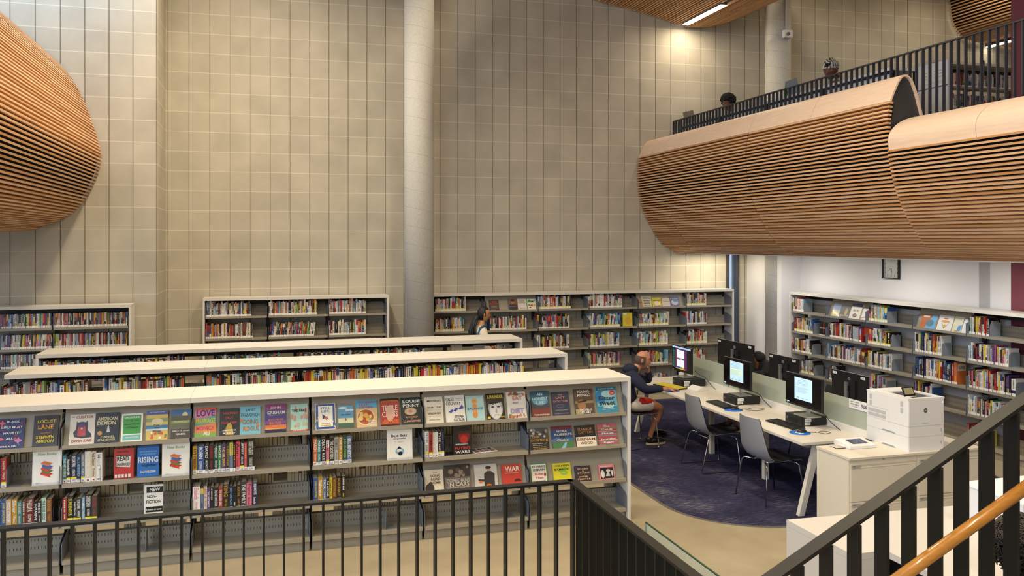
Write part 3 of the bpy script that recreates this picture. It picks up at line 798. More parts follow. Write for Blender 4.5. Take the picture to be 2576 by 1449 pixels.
runx(R1, 1, cr('''1187|1213|w|.235|THE STORY;KIND|k|2
1213|1238|r|.225|RED MEMORY|k|2
1238|1254|c|.225||d|3
1254|1274|w|.225|NORTHERN;DOG|s|3
1274|1296|k|.235|THE;REST|c|2
1296|1317|n|.235||y|2''', *B_), .2, 'fifth bay from the left')
runx(R1, 2, cr('''-40|0|d|.22||w|1
0|40|b|.235|JOHN SANDFORD|y|1
40|80|a|.235|FOX CREEK|w|3
80|124|z|.235|Silver;View|w|1
124|156|t|.215|THE BOOKS;BEHIND|c|1
156|184|u|.215||o|3
184|245|m|.23|PHILLIPA;ESME|c|1
245|274|k|.205|INVASIVE|w|1
274|304|k|.205|THE BITE;J K TRENT|w|1
304|338|i|.225|THE ROSE CODE|n|3
338|385|u|.215|BOOKWARE;TIGHT|z|1''', *A_), .2, 'left end bay')
runx(R1, 2, cr('''463|496|r|.21||w|3
496|541|k|.225|SURRENDER|y|2
541|566|k|.195|Ralph Macchio|w|2
566|603|d|.205|TOM BOWER;REVENGE|w|2
603|629|l|.205|MICHAEL;WIDSON|w|3
629|682|k|.225|CONFIDENCE MAN;MAGGIE HABERMAN|w|2
682|723|d|.215|ZERO GUNSEL;THE LIVING ROSE|r|2''', *A_), .2, 'second bay from the left')
runx(R1, 2, cr('''1435|1491|w|.225|Elizabeth;George|p|1
1491|1517|q|.205||w|3
1517|1542|c|.22|LESS IS;LOST|r|1
1542|1563|v|.2|THE LAST PARTY|w|1
1563|1590|k|.21||z|1
1590|1627|k|.205|THE LAST INVITATION|w|1
1627|1657|r|.205|THE GOLDEN GIRLS|w|1
1657|1706|k|.225|KING;FAIRY TALE|z|1
1706|1733|n|.21|BEST LAID PLAN|l|1
1733|1761|k|.205||u|3
1761|1792|k|.21|AGATHA;CHRISTIE|z|1
1792|1836|d|.235|THE FAMILY|w|1
1836|1877|p|.225|Fayne;MacDonald|m|1
1877|1920|n|.225|JOJO MOYES;Someone Else|w|1''', *A_), .2, 'third bay from the left')
runx(R1, 2, cr('''443|474|b|.22|JOHN SANDFORD|y|1
474|508|z|.225|Silver|w|1
508|530|q|.215|TICK;TOCK|w|1
530|551|k|.21|THE BUTCHER|w|1
551|571|y|.215|Come to Us|k|1
571|599|u|.215|BOOKWARE|z|1
599|631|k|.225|NOAH RABOT|z|1
631|659|k|.22||r|1''', *B_), .2, 'fourth bay from the left')
# ---------------------------------------------------------------- the low rows behind
run(R2, 0, 0, 222, 'krGwcmKrcGrwcnvheukSdbWrkyylzckaU', where='left end bay', hr=(.205, .268), label=0)
run(R2, 0, 258, 462, 'wwbwiycyyrgcGgdrrCrkrverrtvkqk', where='second bay from the left', hr=(.205, .268), label=0)
run(R2, 0, 519, 742, 'TlGouvkaykWnwknwkcRwhyowwkwtKwlhwmr', where='third bay from the left', hr=(.205, .268), label=0)
run(R2, 0, 765, 993, 'crryznuzuyurwcaknaoccyyzwbcwgtbwWw', where='fourth bay from the left', hr=(.205, .268), label=0)
run(R2, 0, 995, 1212, 'rekkwwkyknrplypyrrvewbwwggalorzrry', where='fifth bay from the left', hr=(.205, .268), label=0)
run(R2, 0, 1214, 1318, 'lwwbcwwvgwowkrlwtrbnwqkowy', where='right end bay', hr=(.205, .268), label=0)
run(R3, 0, 97, 303, 'kkwwourywlnwwrcwyckwcbrgmqqlkuykly', where='left end bay', hr=(.205, .268), label=0)
run(R3, 0, 325, 462, 'wslwwswnqwwrmyawkdwwrvnkgsr', where='second bay from the left', hr=(.205, .268), label=0)
run(R3, 0, 542, 703, 'nnrgwdzkgkwyketwrwiwlblrskwtbwl', where='third bay from the left', hr=(.205, .268), label=0)
run(R3, 0, 747, 918, 'rrikwkpwwkdrwkprwvkwgwwkdbwukgahyo', where='fourth bay from the left', hr=(.205, .268), label=0)
run(R3, 0, 943, 1068, 'wycwmrwekzarwkwwtwswwwwrkws', where='fifth bay from the left', hr=(.205, .268), label=0)
# ---------------------------------------------------------------- back wall, left of column
run(RB1, 0, 517, 632, 'ubnwkwltukvwwwsbkwwgkwsdbwkyrkdd', label=1, where='left bay')
run(RB1, 0, 676, 798, 'kwmdooqlrgwwrwKszwehmwvyybbwwwukyk', label=1, where='middle bay')
run(RB1, 0, 828, 920, 'wrgdrwqcrwlwzwrwegbwswwkdg', label=1, where='right bay')
run(RB1, 1, 517, 636, 'rbvZrlrckwwzwnzrRkwwgkwUwCkd', label=1, where='left bay')
run(RB1, 1, 676, 790, 'nbwwdxrkqkwdrqkgvkrtouhewsw', label=1, where='middle bay', lean=.12)
run(RB1, 1, 828, 920, 'wMwKwdwwsclwkkewwrRlnw', label=1, where='right bay')
# back wall, right of column
run(RB2, 0, 1095, 1172, 'kwwwlwrskwRzwzwkkw', label=2, where='left end bay')
run(RB2, 0, 1353, 1436, 'qdlrwkwwRcrwlkdgwkdgk', label=2, where='third bay from the left')
run(RB2, 0, 1481, 1566, 'wrkwgrwwWwrwswkwlrshwvw', label=1, where='fourth bay from the left')
run(RB2, 0, 1725, 1778, 'ddwcwqkgnwkcrwkgrw', label=2, where='right end bay')
run(RB2, 1, 1095, 1168, 'kwmrwyqkwkdkrywwrwwtk', label=2, where='left end bay')
run(RB2, 1, 1233, 1325, 'bewwknwrrwbweswrewbrlwrykw', label=1, where='second bay from the left')
run(RB2, 1, 1352, 1433, 'rkdwlrbrpwsrrtkkgdkw', label=1, where='third bay from the left')
run(RB2, 1, 1481, 1561, 'wlwvbwslitgkywkwbllbb', label=2, where='fourth bay from the left', lean=.11)
run(RB2, 1, 1604, 1682, 'dgrbwlgwswrkywwhwlwkw', label=2, where='fifth bay from the left', lean=.03)
run(RB2, 1, 1725, 1779, 'rwrblwrnwsdkwswgkr', label=1, where='right end bay')
run(RB2, 2, 1240, 1262, 'kkdkw', label=1, where='second bay from the left')
run(RB2, 2, 1352, 1433, 'Wdkykrkkwykywkokwudkww', label=1, where='third bay from the left')
run(RB2, 2, 1481, 1559, 'mhwyewrbwslGywwswwnkwl', label=1, where='fourth bay from the left')
run(RB2, 2, 1604, 1681, 'lrwwwtlkmwlokyhkswwwsw', label=2, where='fifth bay from the left')
run(RB2, 2, 1725, 1779, 'kdkrwtwkrgrrwrkwww', label=2, where='right end bay')
run(RB2, 3, 1481, 1559, 'iwkprtwwvkwwuwwrwskbp', label=2, where='fourth bay from the left')
run(RB2, 3, 1604, 1681, 'dlkrwkskrrgkzyewktll', label=1, where='fifth bay from the left')
run(RB2, 3, 1725, 1773, 'kykwyowrwgyoprwiw', label=1, where='right end bay')
run(RB2, 4, 1604, 1680, 'wbordwkurnkwwcbwkbsk', label=1, where='fifth bay from the left')
# discs
DV = 'rbouvlbqvwskdmgexyrrlyvwielorbyidkgdokbkkdgkwdkmkwsvgfucwkrxkkkwkdkmkkkdkrkgwkobkrkykkgkdvyrokknexkgwr'
run(RD, 0, 1, 129, DV[:33], hr=(.188, .192), label=1, dvd=True, where='left', dr=(.13, .14))
run(RD, 0, 133, 320, 'vgucsmwrxpkkkkwkdmkkrkbwkkuboukgvrykwzkekgkkrkdkwxkrkw', hr=(.188, .192), label=1, dvd=True, where='right', dr=(.13, .14))
run(RD, 1, 1, 129, 'lsvwqvkwccccikyovrwdzkpplrwkckrrkk'[:33], hr=(.188, .192), label=1, dvd=True, where='left', dr=(.13, .14), lean=.06)
run(RD, 1, 133, 320, 'ykhzwrkrrcwgpkwqsboprkvsyblkykzwwkrwkrukwbkwdykruwkbdy', hr=(.188, .192), label=1, dvd=True, where='right', dr=(.13, .14))
run(RD, 2, 1, 88, 'qdnbdkuwewlrwuegqvklndw', hr=(.188, .192), label=1, dvd=True, where='left', dr=(.13, .14))
# right wall
run(RR, 0, 1992, 2020, 'bynaswrwwl', label=1, where='far end bay')
run(RR, 1, 1996, 2044, 'rrkyspywrcwwdlqnb', label=2, side=('INDEX', 'w', None), where='far end bay')
run(RR, 2, 1993, 2040, 'rkwkwykgoowrwwkk', label=1, where='far end bay')
run(RR, 3, 2014, 2046, 'rwgkwwgwgskd', label=2, where='far end bay')
run(RR, 1, 2086, 2166, 'kwdkpRrkwykwsrwrlkdwglsvR', label=1, where='second bay from the far end')
run(RR, 2, 2081, 2172, 'lqwkwgwkzwwkwsrbwrwlrwlkwrxrU', label=1, where='second bay from the far end')
run(RR, 3, 2083, 2101, 'kykwdk', label=1, where='second bay from the far end')
run(RR, 0, 2184, 2229, 'rwduwaslywlB', label=2, where='third bay from the far end')
run(RR, 1, 2182, 2238, 'rjrsWweswqdykK', label=2, side=('Moodle', 'w', None), where='third bay from the far end')
run(RR, 2, 2182, 2241, 'ywwkgwyvnwqywwlkW', label=1, where='third bay from the far end')
run(RR, 3, 2180, 2225, 'LpwkdDwvvaC', label=1, where='third bay from the far end')
run(RR, 1, 2300, 2366, 'wWytnnnwnybwnyorywww', label=1, where='fourth bay from the far end', hr=(.235, .29))
run(RR, 2, 2300, 2405, 'nbnknnwyWWWoyrnnbnnnrO', label=1, side=('GRE', 'm', 'c'), where='fourth bay from the far end', hr=(.245, .285))
run(RR, 3, 2298, 2345, 'nrbyNnnkwrbwwb', label=1, where='fourth bay from the far end', hr=(.22, .28))
run(RR, 0, 2434, 2487, 'kibwkyzdrWrrk', label=1, side=('VIDEO', 'w', None), where='fifth bay from the far end')
run(RR, 1, 2434, 2535, 'wqwnkrnwkvywsgwvpvawkpwW', label=1, side=('The Ultimate History', 'd', None), where='fifth bay from the far end')
run(RR, 2, 2434, 2552, 'wkpkwoswwyqvrskrwywwknvkW', label=1, where='fifth bay from the far end', hr=(.2, .27))
run(RR, 3, 2434, 2530, 'wyWwgdwkwpkwewkwwlrwt', label=1, where='fifth bay from the far end')
run(RR, 4, 2432, 2480, 'rkwrnwvkwy', label=1, where='fifth bay from the far end')
# upper floor
run(RU, 0, 2391, 2552, 'krwrwrrdyzwnbqwvcwprwwnkswwkrwkwusczwlw', label=1, where='')
run(RU, 1, 2391, 2552, 'kbwcuwqndwgwkbwkdwrrwbyurkkkkwuvwwbr', label=1, where='')
# ================================================================ FACE-OUT BOOKS, FRONT BOOKCASE
G1 = 'face-out books on the front bookcase'
def t(x, z, w, h, c, s): return ('t', x, z, w, h, c, s)
def rects(seed, n, cols, x0=.08, x1=.92, z0=.1, z1=.9, s=.06):
    r_ = random.Random(seed); return [('e', r_.uniform(x0, x1), r_.uniform(z0, z1), s*r_.uniform(.5, 1.3), s*r_.uniform(.4, 1), r_.choice(cols)) for _ in range(n)]
def D0(x0, x1, yt, bg, art, lab, **k):
    pos = k.pop('pos', 'top display shelf of the front bookcase')
    return cover(R1, k.pop('lev', 0), x0, x1, yt, bg, art, lab, group=G1, v=k.pop('v', .0445-k.get('T_', .022)/math.cos(math.radians(21))), **k)
D0(-8, 57, 1054, '2a2c5e', rects(1, 14, ['c04a5a', '5a8a3a', '8a3a7a', '2f6a8a', 'd06a4a', '7b2530'])+[('e', .12, .85, .13, .04, 'd85a60'), ('e', .12, .85, .04, .10, 'd85a60'), ('e', .8, .25, .15, .05, 'c07aa8'), ('e', .8, .25, .05, .11, 'c07aa8'), ('e', .12, .32, .12, .04, 'd85a60'),
   t(.55, .89, .5, .07, 'w', 'BLACK'), t(.5, .70, .85, .07, 'w', 'GIRLS MUST'), t(.5, .51, .6, .07, 'w', 'HAVE IT'), t(.45, .32, .3, .07, 'w', 'ALL'), t(.4, .06, .7, .07, 'w', 'JAYNE ALLEN')], 'dark book cover with coloured flowers and white lettering, leftmost on the top display shelf')
D0(80, 143, 1046, '2a1d14', rects(2, 16, ['7a3a18', '9a5a20', '55301a', '3a2a18'])+[t(.52, .80, .72, .10, 'y', 'LOCUST'), t(.5, .62, .62, .13, 'e8a030', 'LANE'), ('r', .3, .42, .7, .44, 'a86a30'), t(.5, .30, .72, .10, 'y', 'STEPHEN'), t(.5, .17, .70, .10, 'y', 'AMIDON')],
   'dark brown book cover with autumn leaves and two words in orange letters')
D0(172, 236, 1043, 'd8cdbb', [t(.58, .90, .68, .09, '9a2f28', 'CURATOR'), t(.12, .91, .12, .03, '9a2f28', 'THE'), ('p', [(.2, .25), (.15, .4), (.25, .5), (.27, .78), (.33, .70), (.6, .70), (.7, .80), (.72, .45), (.85, .35), (.9, .22), (.5, .2)], '2a2230'), ('e', .48, .66, .2, .09, '2a2230'),
   ('r', .32, .27, .64, .62, 'b23a30'), ('e', .48, .62, .16, .06, '4a2a5a'), ('p', [(.44, .50), (.52, .50), (.48, .56)], 'e8dcc8'), t(.5, .12, .8, .09, '9a3a30', 'OWEN KING')], 'cream book cover with a black cat shape and a red door')
D0(237, 297, 1039, '1d1a18', [('r', .04, .03, .96, .97, '2a2622'), ('r', .06, .045, .94, .955, '191614'), t(.5, .80, .82, .11, 'e0cf9a', 'AMERICAN'), t(.47, .66, .78, .13, 'e0cf9a', 'DEMON'), ('p', [(.48, .35), (.62, .35), (.58, .55), (.55, .6), (.52, .55)], 'c8c4ba'), ('e', .2, .33, .10, .07, 'c88a3a'), t(.55, .2, .6, .07, 'c8b98a', 'DANIEL'), t(.5, .1, .75, .07, 'c8b98a', 'STASHOWER')],
   'black book cover with cream gothic capitals and a small white lighthouse')
D0(303, 357, 1041, 'efe9da', [('r', .08, .27, .92, .93, '3f9a35'), ('r', .08, .05, .92, .23, '6cb7a8'), t(.5, .86, .74, .07, 'w', 'UNCOUPLING'), t(.5, .74, .62, .06, '1d5a22', 'The Ugly Truth'), t(.5, .62, .7, .06, '1d5a22', 'about Divorce'), t(.5, .50, .6, .06, '1d5a22', 'and Finances'), t(.52, .14, .6, .05, 'w', 'SARA VAN DE DEEN')],
   'green book cover in a white frame with a mint band at its foot')
D0(366, 421, 1034, 'd7b758', [('r', 0, .86, 1, 1, '4a5a9a'), ('r', 0, .38, 1, .50, '3a7a9a'), ('r', 0, .32, 1, .38, 'c7d6d8'), ('r', 0, .62, 1, .74, '8a9a6a'), ('e', .5, .6, .28, .14, 'e2cf8a')]+rects(3, 10, ['d8583a', '6a8a3a', 'e8e0c8', 'c84a4a'], z0=.05, z1=.25)+[t(.48, .62, .4, .08, 'w', "Don't"), t(.5, .5, .3, .06, '2a2a3a', 'Fear'), t(.5, .41, .2, .05, '2a2a3a', 'the'), t(.5, .30, .4, .06, '2a2a3a', 'Water'), t(.5, .94, .7, .04, 'w', 'MATTHEW JONES')],
   'golden book cover painted with blue and gold waves and red flowers')
D0(429, 480, 1031, '6a6a52', [('r', 0, .80, 1, 1, '3f6a94'), ('e', .68, .82, .14, .09, 'd8cf9a'), ('r', 0, .62, 1, .78, '5d5a48'), ('r', 0, .52, 1, .62, '9aa040'), ('r', 0, .44, 1, .5, '6e7440'), ('r', 0, 0, 1, .32, '4a4238'), t(.55, .57, .85, .07, 'c', 'TRANQUILITY'), t(.5, .25, .85, .065, 'c', 'EMILY ST. JOHN'), t(.5, .15, .5, .065, 'c', 'MANDEL')],
   'landscape book cover with a pale moon rising over olive fields')
D0(489, 543, 1027, 'd97a92', [('r', 0, .93, 1, 1, 'd8552a'), ('p', [(0, .38), (1, .48), (1, .72), (0, .62)], '5fa08a'), ('p', [(0, .18), (1, .1), (1, .45), (0, .38)], 'd98a3a'), ('r', 0, 0, 1, .14, '7da844'), t(.5, .82, .86, .22, '3b2d78', 'LOVE'), t(.5, .55, .9, .17, 'e0d030', 'MARRIAGE'), t(.5, .30, .85, .14, 'c8306a', 'MONICA'), t(.55, .12, .3, .13, 'w', 'ALI')],
   'pink and green book cover with huge purple and yellow letters')
D0(552, 601, 1028, '2b2826', [t(.52, .82, .74, .08, 'c83a30', 'WATCH'), t(.5, .65, .45, .08, 'c83a30', 'OUT'), t(.5, .47, .8, .08, 'c83a30', 'FOR HER'), ('p', [(.3, .02), (.32, .28), (.42, .44), (.55, .46), (.64, .36), (.68, .2), (.74, .02)], 'b99a3a'), t(.5, .19, .7, .06, 'w', 'SAMANTHA'), t(.5, .09, .65, .06, 'w', 'M. BAILEY')],
   'black book cover with red words above a figure in a yellow hood')
D0(604, 655, 1023, '79b6c4', [t(.52, .86, .5, .12, '2c4a58', 'JANET'), t(.5, .69, .9, .13, '2c4a58', 'EVANOVICH'), t(.5, .44, .78, .17, '8a6a48', 'GOING'), t(.55, .20, .8, .17, '8a6a48', 'ROGUE'), ('e', .08, .5, .08, .06, 'c8803a'), ('e', .3, .2, .08, .06, 'd08a40'), ('e', .86, .33, .07, .05, 'c8803a')], 'light blue book cover with brown block letters and orange leaves')
D0(667, 720, 1017, '4a3a80', [('r', 0, .80, 1, 1, '8a3a6a'), ('r', 0, .30, 1, .42, '7a4a8a'), ('r', 0, .16, 1, .27, 'd8703a'), ('r', 0, .12, 1, .16, 'e8a040'), ('r', 0, 0, 1, .10, '1d1d30'), t(.5, .86, .5, .11, 'c', 'JOHN'), t(.52, .70, .85, .11, 'c', 'GRISHAM'), ('r', .2, .60, .8, .61, 'c'), t(.5, .45, .7, .07, 'd8803a', 'BOYS FROM'), t(.48, .33, .55, .10, 'd8803a', 'BILOXI')], 'purple sunset book cover over a dark orange sea')
D0(731, 775, 1017, 'a6cdb9', rects(4, 15, ['c98a78', 'd07a60', 'c0a890'], s=.10)+[t(.5, .76, .85, .10, '23304a', 'THE FAKE'), ('r', 0, 0, 1, .06, 'c8483a'), t(.5, .04, .8, .05, 'w', 'ZOE WHITTALL')], 'mint green book cover with rows of small coral faces')
D0(794, 845, 1016, 'ece6d6', [('r', .03, .02, .97, .98, '3a5a9a')]+rects(5, 26, ['e0b060', 'd8d0c0', 'c0603a', '4a8aa0'], s=.05, x0=.02, x1=.98, z0=.02, z1=.98)+[('r', .14, .10, .86, .90, 'ece6d6'), t(.5, .82, .5, .09, 'q', 'STILL'), t(.5, .70, .4, .09, 'q', 'LIFE'), ('p', [(.34, .60), (.5, .50), (.7, .38), (.5, .44), (.36, .40)], '2a3a6a'), ('p', [(.42, .46), (.62, .50), (.56, .34)], 'c8602a'), t(.5, .23, .4, .05, 'z', 'SARAH'), t(.5, .15, .5, .05, 'z', 'WINMAN')],
   'cream book cover with an ornate blue border and a swallow')
D0(852, 890, 1021, '5d97b6', [('e', .3, .9, .3, .05, 'c8d8d8'), ('e', .75, .8, .3, .05, 'c0d4d8'), ('r', 0, .2, 1, .45, 'd8cfa8'), ('r', 0, .14, 1, .24, '3a6a48'), ('r', 0, 0, 1, .15, '4a5a4a'), t(.5, .60, .6, .06, '2c4a5a', 'MAUREEN'), ('r', .47, .34, .53, .44, '7a4a3a')], 'small sky blue book cover with a tiny walking figure')
D0(897, 950, 1007, 'd8b27a', [('r', 0, .70, 1, 1, '4aa0bf'), t(.55, .92, .8, .08, 'r', 'OTTOLENGHI'), t(.36, .82, .45, .08, 'r', 'TEST'), t(.48, .73, .68, .08, 'r', 'KITCHEN'), ('e', .45, .38, .42, .30, 'e8d8b0'), ('e', .45, .38, .38, .27, 'b8582a')]+rects(6, 14, ['d8a040', 'a8401a', 'e0c070', '8a9a3a'], s=.10, x0=.2, x1=.72, z0=.2, z1=.56)+[t(.76, .22, .38, .06, 'w', 'EXTRA'), t(.76, .14, .36, .06, 'w', 'GOOD'), t(.72, .06, .46, .06, 'w', 'THINGS')],
   'cookbook cover with red title on blue over a plate of pasta')
D0(959, 1006, 1003, 'a8342a', [('r', 0, .92, 1, 1, '2a2018'), t(.5, .88, .9, .10, 'd88a2a', 'JAMES PATTERSON'), t(.5, .65, .85, .20, 'e8c8b8', 'TRIPLE'), t(.5, .42, .85, .20, 'e8c8b8', 'CROSS'), ('e', .5, .45, .22, .30, 'd8a890'), t(.5, .15, .9, .14, 'd87a2a', 'ALEX CROSS'), ('r', 0, 0, 1, .05, '3a1a14')], 'red and orange thriller cover with a pale shiny centre')
D0(1011, 1062, 1000, '26302a', rects(7, 10, ['3a4a38', '4a2a24', '2a3a3a'])+[t(.52, .85, .85, .11, 'w', 'LOUISE'), t(.5, .69, .8, .11, 'w', 'PENNY'), ('e', .46, .48, .30, .14, 'd89a48'), ('e', .46, .48, .26, .115, 'b8b0a0'), ('e', .46, .48, .1, .05, 'd8784a'), t(.5, .27, .6, .06, 'd89a7a', 'A WORLD'), t(.5, .20, .12, .04, 'd89a7a', 'OF'), t(.5, .12, .85, .07, 'd89a7a', 'CURIOSITIES')], 'dark green book cover with white capitals above an orange disc')
D0(1071, 1117, 999, 'ddd3bd', [t(.52, .84, .76, .08, '1d1d1d', 'MISSING'), ('r', .1, .73, .9, .735, '8a8070'), t(.3, .60, .32, .06, '3a3a3a', 'FROM'), t(.76, .60, .24, .06, '3a3a3a', 'THE'), ('r', .1, .49, .9, .495, '8a8070'), t(.5, .37, .72, .08, '1d1d1d', 'VILLAGE'), ('r', .1, .26, .9, .265, '8a8070'), t(.5, .12, .6, .06, '7a7468', 'JUSTIN LING')], 'plain cream book cover with three widely spaced black words')
D0(1123, 1172, 995, 'e3ddcf', [t(.26, .84, .44, .12, '1d1d1d', 'GNAR'), t(.42, .69, .76, .12, '1d1d1d', 'COUNTRY'), t(.74, .86, .38, .03, '6a6ab0', 'GROWING OLD'), t(.74, .80, .36, .03, '6a6ab0', 'STAYING RAD'), ('p', [(.15, .38), (.35, .48), (.4, .40), (.28, .34)], '3a48a0'), ('p', [(.4, .42), (.55, .54), (.66, .48), (.5, .38)], '3a48a0'), ('p', [(.66, .48), (.86, .64), (.95, .5), (.76, .46)], '3a48a0'), t(.68, .19, .5, .09, '1d1d1d', 'STEVEN'), t(.68, .08, .55, .09, '1d1d1d', 'KOTLER')],
   'white book cover with black title and three small blue figures')
D0(1175, 1221, 996, 'a9c9c4', [('e', .48, .78, .17, .11, 'd89a58'), ('e', .48, .58, .14, .09, 'd89250'), ('e', .48, .24, .14, .14, 'd08a48'), ('e', .48, .42, .13, .09, 'd89a58'), ('e', .43, .80, .02, .012, '3a2a1a'), ('e', .53, .80, .02, .012, '3a2a1a'), t(.5, .48, .85, .09, '2a6a8a', 'BALANCE')], 'mint book cover with a stack of smiling orange pebbles')
D0(1227, 1272, 990, '1d1c1b', [('e', .5, .42, .40, .42, 'b0aca6'), ('e', .5, .36, .32, .34, 'd4d0ca'), ('p', [(.1, .62), (.4, .56), (.42, .62), (.5, .6), (.62, .62), (.9, .66), (.8, .9), (.2, .9)], '262422'), ('e', .34, .48, .09, .025, '1a1a1a'), ('e', .66, .48, .09, .025, '1a1a1a'), ('p', [(.46, .26), (.58, .26), (.53, .46)], '9a9690'), ('r', .38, .15, .66, .18, '4a4642'), t(.5, .87, .9, .13, 'y', 'SURRENDER'), t(.83, .09, .28, .06, 'y', 'BONO'), ('r', .02, .04, .18, .12, 'y')],
   'black and white face book cover with a hand-lettered yellow title')
D0(1279, 1327, 986, 'd9d3c4', rects(8, 12, ['c83a30', '5a8a3a', 'd8803a'], z0=.85, z1=.97)+rects(9, 12, ['b8302a', '5a8a3a', 'd86a5a'], z0=.03, z1=.14)+[t(.55, .76, .5, .15, 'b86a6a', 'EAT'), t(.45, .58, .3, .06, '8a6aa0', 'BEAT'), t(.5, .28, .7, .17, '8a7ab8', 'DIET'), t(.5, .90, .8, .05, '5a2a2a', 'WILLIAM W. LI')], 'cream book cover bordered by red and green vegetables')
D0(1340, 1386, 984, '2f5a6a', [('r', 0, 0, 1, .32, '7a3a34'), ('r', 0, .32, 1, .5, '4a4a50'), ('e', .5, .60, .42, .16, '6aa0b0'), t(.5, .87, .3, .10, 'c8dce0', 'AN'), t(.5, .70, .85, .12, 'b8d4dc', 'HONEST'), t(.5, .55, .5, .11, 'b8d4dc', 'LIE'), t(.52, .07, .85, .06, 'c', 'TARRYN FISHER')], 'teal and rust book cover with hazy pale lettering')
D0(1393, 1436, 986, '373a4c', [t(.5, .87, .25, .05, 'c98a7a', 'THE'), t(.5, .75, .55, .09, 'c98a7a', 'LAST'), t(.5, .60, .85, .09, 'c98a7a', 'DOCTOR'), ('e', .45, .40, .25, .07, '6a6a7a'), ('e', .45, .40, .22, .05, '373a4c'), t(.5, .22, .7, .03, 'b8b0a8', 'LESSONS IN LIVING'), t(.5, .08, .8, .035, 'b8b0a8', 'DR JEAN MARMOREO')], 'slate blue book cover with spaced pink serif capitals')
D0(1450, 1497, 978, '5d4634', [('r', 0, .42, 1, .52, '9a845a'), ('e', .35, .36, .22, .22, 'a87850'), ('e', .38, .24, .06, .03, 'c8504a'), ('p', [(.1, .5), (.7, .56), (.6, .48), (.2, .44)], '3a2c22'), ('r', 0, 0, .4, .2, 'a89a6a'), t(.48, .88, .66, .11, 'w', 'YOUNG'), t(.52, .74, .72, .11, 'w', 'MUNGO'), t(.55, .17, .66, .09, 'w', 'DOUGLAS'), t(.55, .06, .5, .08, 'w', 'STUART')], 'brown photographic book cover with a shadowed face and cream capitals')
D0(1506, 1556, 973, '6fb4c9', [('r', 0, .86, 1, 1, '1f6f9a'), ('e', .2, .6, .25, .25, '2a7fb0'), ('e', .6, .72, .35, .14, 'a8ccd0'), ('r', 0, 0, 1, .25, '3a8aa8'), ('e', .55, .3, .3, .12, 'a8d0c8'), t(.5, .92, .8, .06, 'y', 'SUSAN CAIN'), ('e', .8, .75, .14, .09, 'c8302a'), t(.8, .74, .16, .05, 'w', 'Quiet'), t(.5, .56, .8, .15, '1d2230', 'Bitter'), t(.5, .36, .78, .15, '1d2230', 'sweet'), t(.5, .20, .5, .03, 'w', 'HOW SORROW'), t(.5, .13, .6, .03, 'w', 'AND LONGING')],
   'blue watercolour book cover with a red round badge, rightmost of the top display')
k2 = dict(lev=1)
D0(1336, 1383, 1078, '2c2a26', [('r', 0, .5, 1, 1, '4a4844')]+rects(10, 12, ['b8b4ac', '8a867e', '2a2826', 'd0ccc4'], z0=.55, z1=.95, s=.09)+[t(.3, .60, .45, .09, 'z', 'THE'), t(.5, .44, .92, .11, 'z', 'EXCEPTIONS'), t(.48, .28, .8, .04, 'c', 'Nancy Hopkins, MIT'), t(.46, .20, .7, .035, 'c', 'and the Fight for'), t(.46, .12, .7, .035, 'c', 'Women in Science'), t(.5, .04, .75, .05, 'z', 'KATE ZERNIKE')], 'charcoal book cover with a group photograph and gold letters', lev=1)
D0(1392, 1444, 1072, '2a4a7a', [('r', 0, .84, 1, 1, '6a2430'), ('r', 0, 0, 1, .34, '4a7a4a'), ('e', .3, .36, .35, .10, '5a6a8a'), ('e', .8, .38, .3, .08, '4a6a8a'), ('p', [(.4, 0), (.6, .25), (.7, .25), (.6, 0)], '8ab0c8'), ('e', .5, .5, .12, .08, '1a3050'), t(.5, .76, .5, .09, 'c', 'NORA'), t(.55, .62, .85, .10, 'c', 'ROBERTS'), t(.5, .37, .55, .10, 'c', 'Choice')], 'blue mountain book cover with cream letters and green valley', lev=1)
D0(1452, 1502, 1070, '2a241f', [('r', 0, 0, 1, .46, 'e5ddc9'), t(.5, .82, .72, .12, 'a8784a', 'ELEANOR'), t(.5, .67, .72, .12, 'a8784a', 'CATTON'), t(.5, .34, .9, .12, '8a4a20', 'BIRNAM'), t(.5, .16, .62, .13, '8a4a20', 'WOOD')], 'black over cream book cover with hand-drawn brown lettering', lev=1)
D0(1508, 1556, 1066, 'b8606a', [('r', 0, i*.07, 1, i*.07+.03, c) for i, c in enumerate(['6a8a5a', 'c8503a', '5a9ab0', 'd8a05a', '8a3a6a', 'c03a3a', '6aa08a', 'd07a8a', '4a6a9a', 'c8a03a', 'a83a4a', '6a9a6a', 'c86a4a'])]+[t(.48, .88, .35, .08, 'w', 'The'), t(.5, .72, .6, .09, 'w', 'Candy'), t(.5, .55, .6, .09, 'w', 'House'), t(.5, .26, .82, .10, 'w', 'Jennifer'), t(.5, .11, .5, .09, 'w', 'Egan')],
   'book cover of thin multicoloured stripes with white script', lev=1)
D0(1071, 1118, 1182, 'd8ccb0', [('e', .25, .22, .24, .22, '3a2c22'), ('e', .3, .42, .10, .08, '2a2018'), ('r', 0, 0, 1, .1, 'a08a5a'), t(.55, .88, .25, .06, 'b8743a', 'THE'), t(.58, .75, .5, .11, '4a2c1c', 'LONG'), t(.58, .60, .5, .11, '4a2c1c', 'ROAD'), t(.58, .45, .5, .11, '4a2c1c', 'HOME'), t(.5, .08, .6, .05, '8a3a2a', 'DEBBIE JOHNSON')], 'cream book cover with dark brown stacked words, leftmost of the lower display', lev=2)
D0(1121, 1186, 1169, '6a6058', [('r', 0, .55, 1, 1, '3c2f26')]+rects(11, 14, ['8a7866', '2a221c', 'a89a88', '54463a'], z0=.55, z1=.95, s=.10)+[t(.5, .42, .9, .14, 'b0a698', 'COMEDIANS'), t(.52, .28, .8, .14, 'c0b6a6', 'IN CARS'), t(.5, .17, .85, .06, 'b0a698', 'GETTING COFFEE'), t(.6, .06, .5, .04, 'w', 'SEINFELD')], 'large greyish brown photo book with faded letters', lev=2, T_=.035)
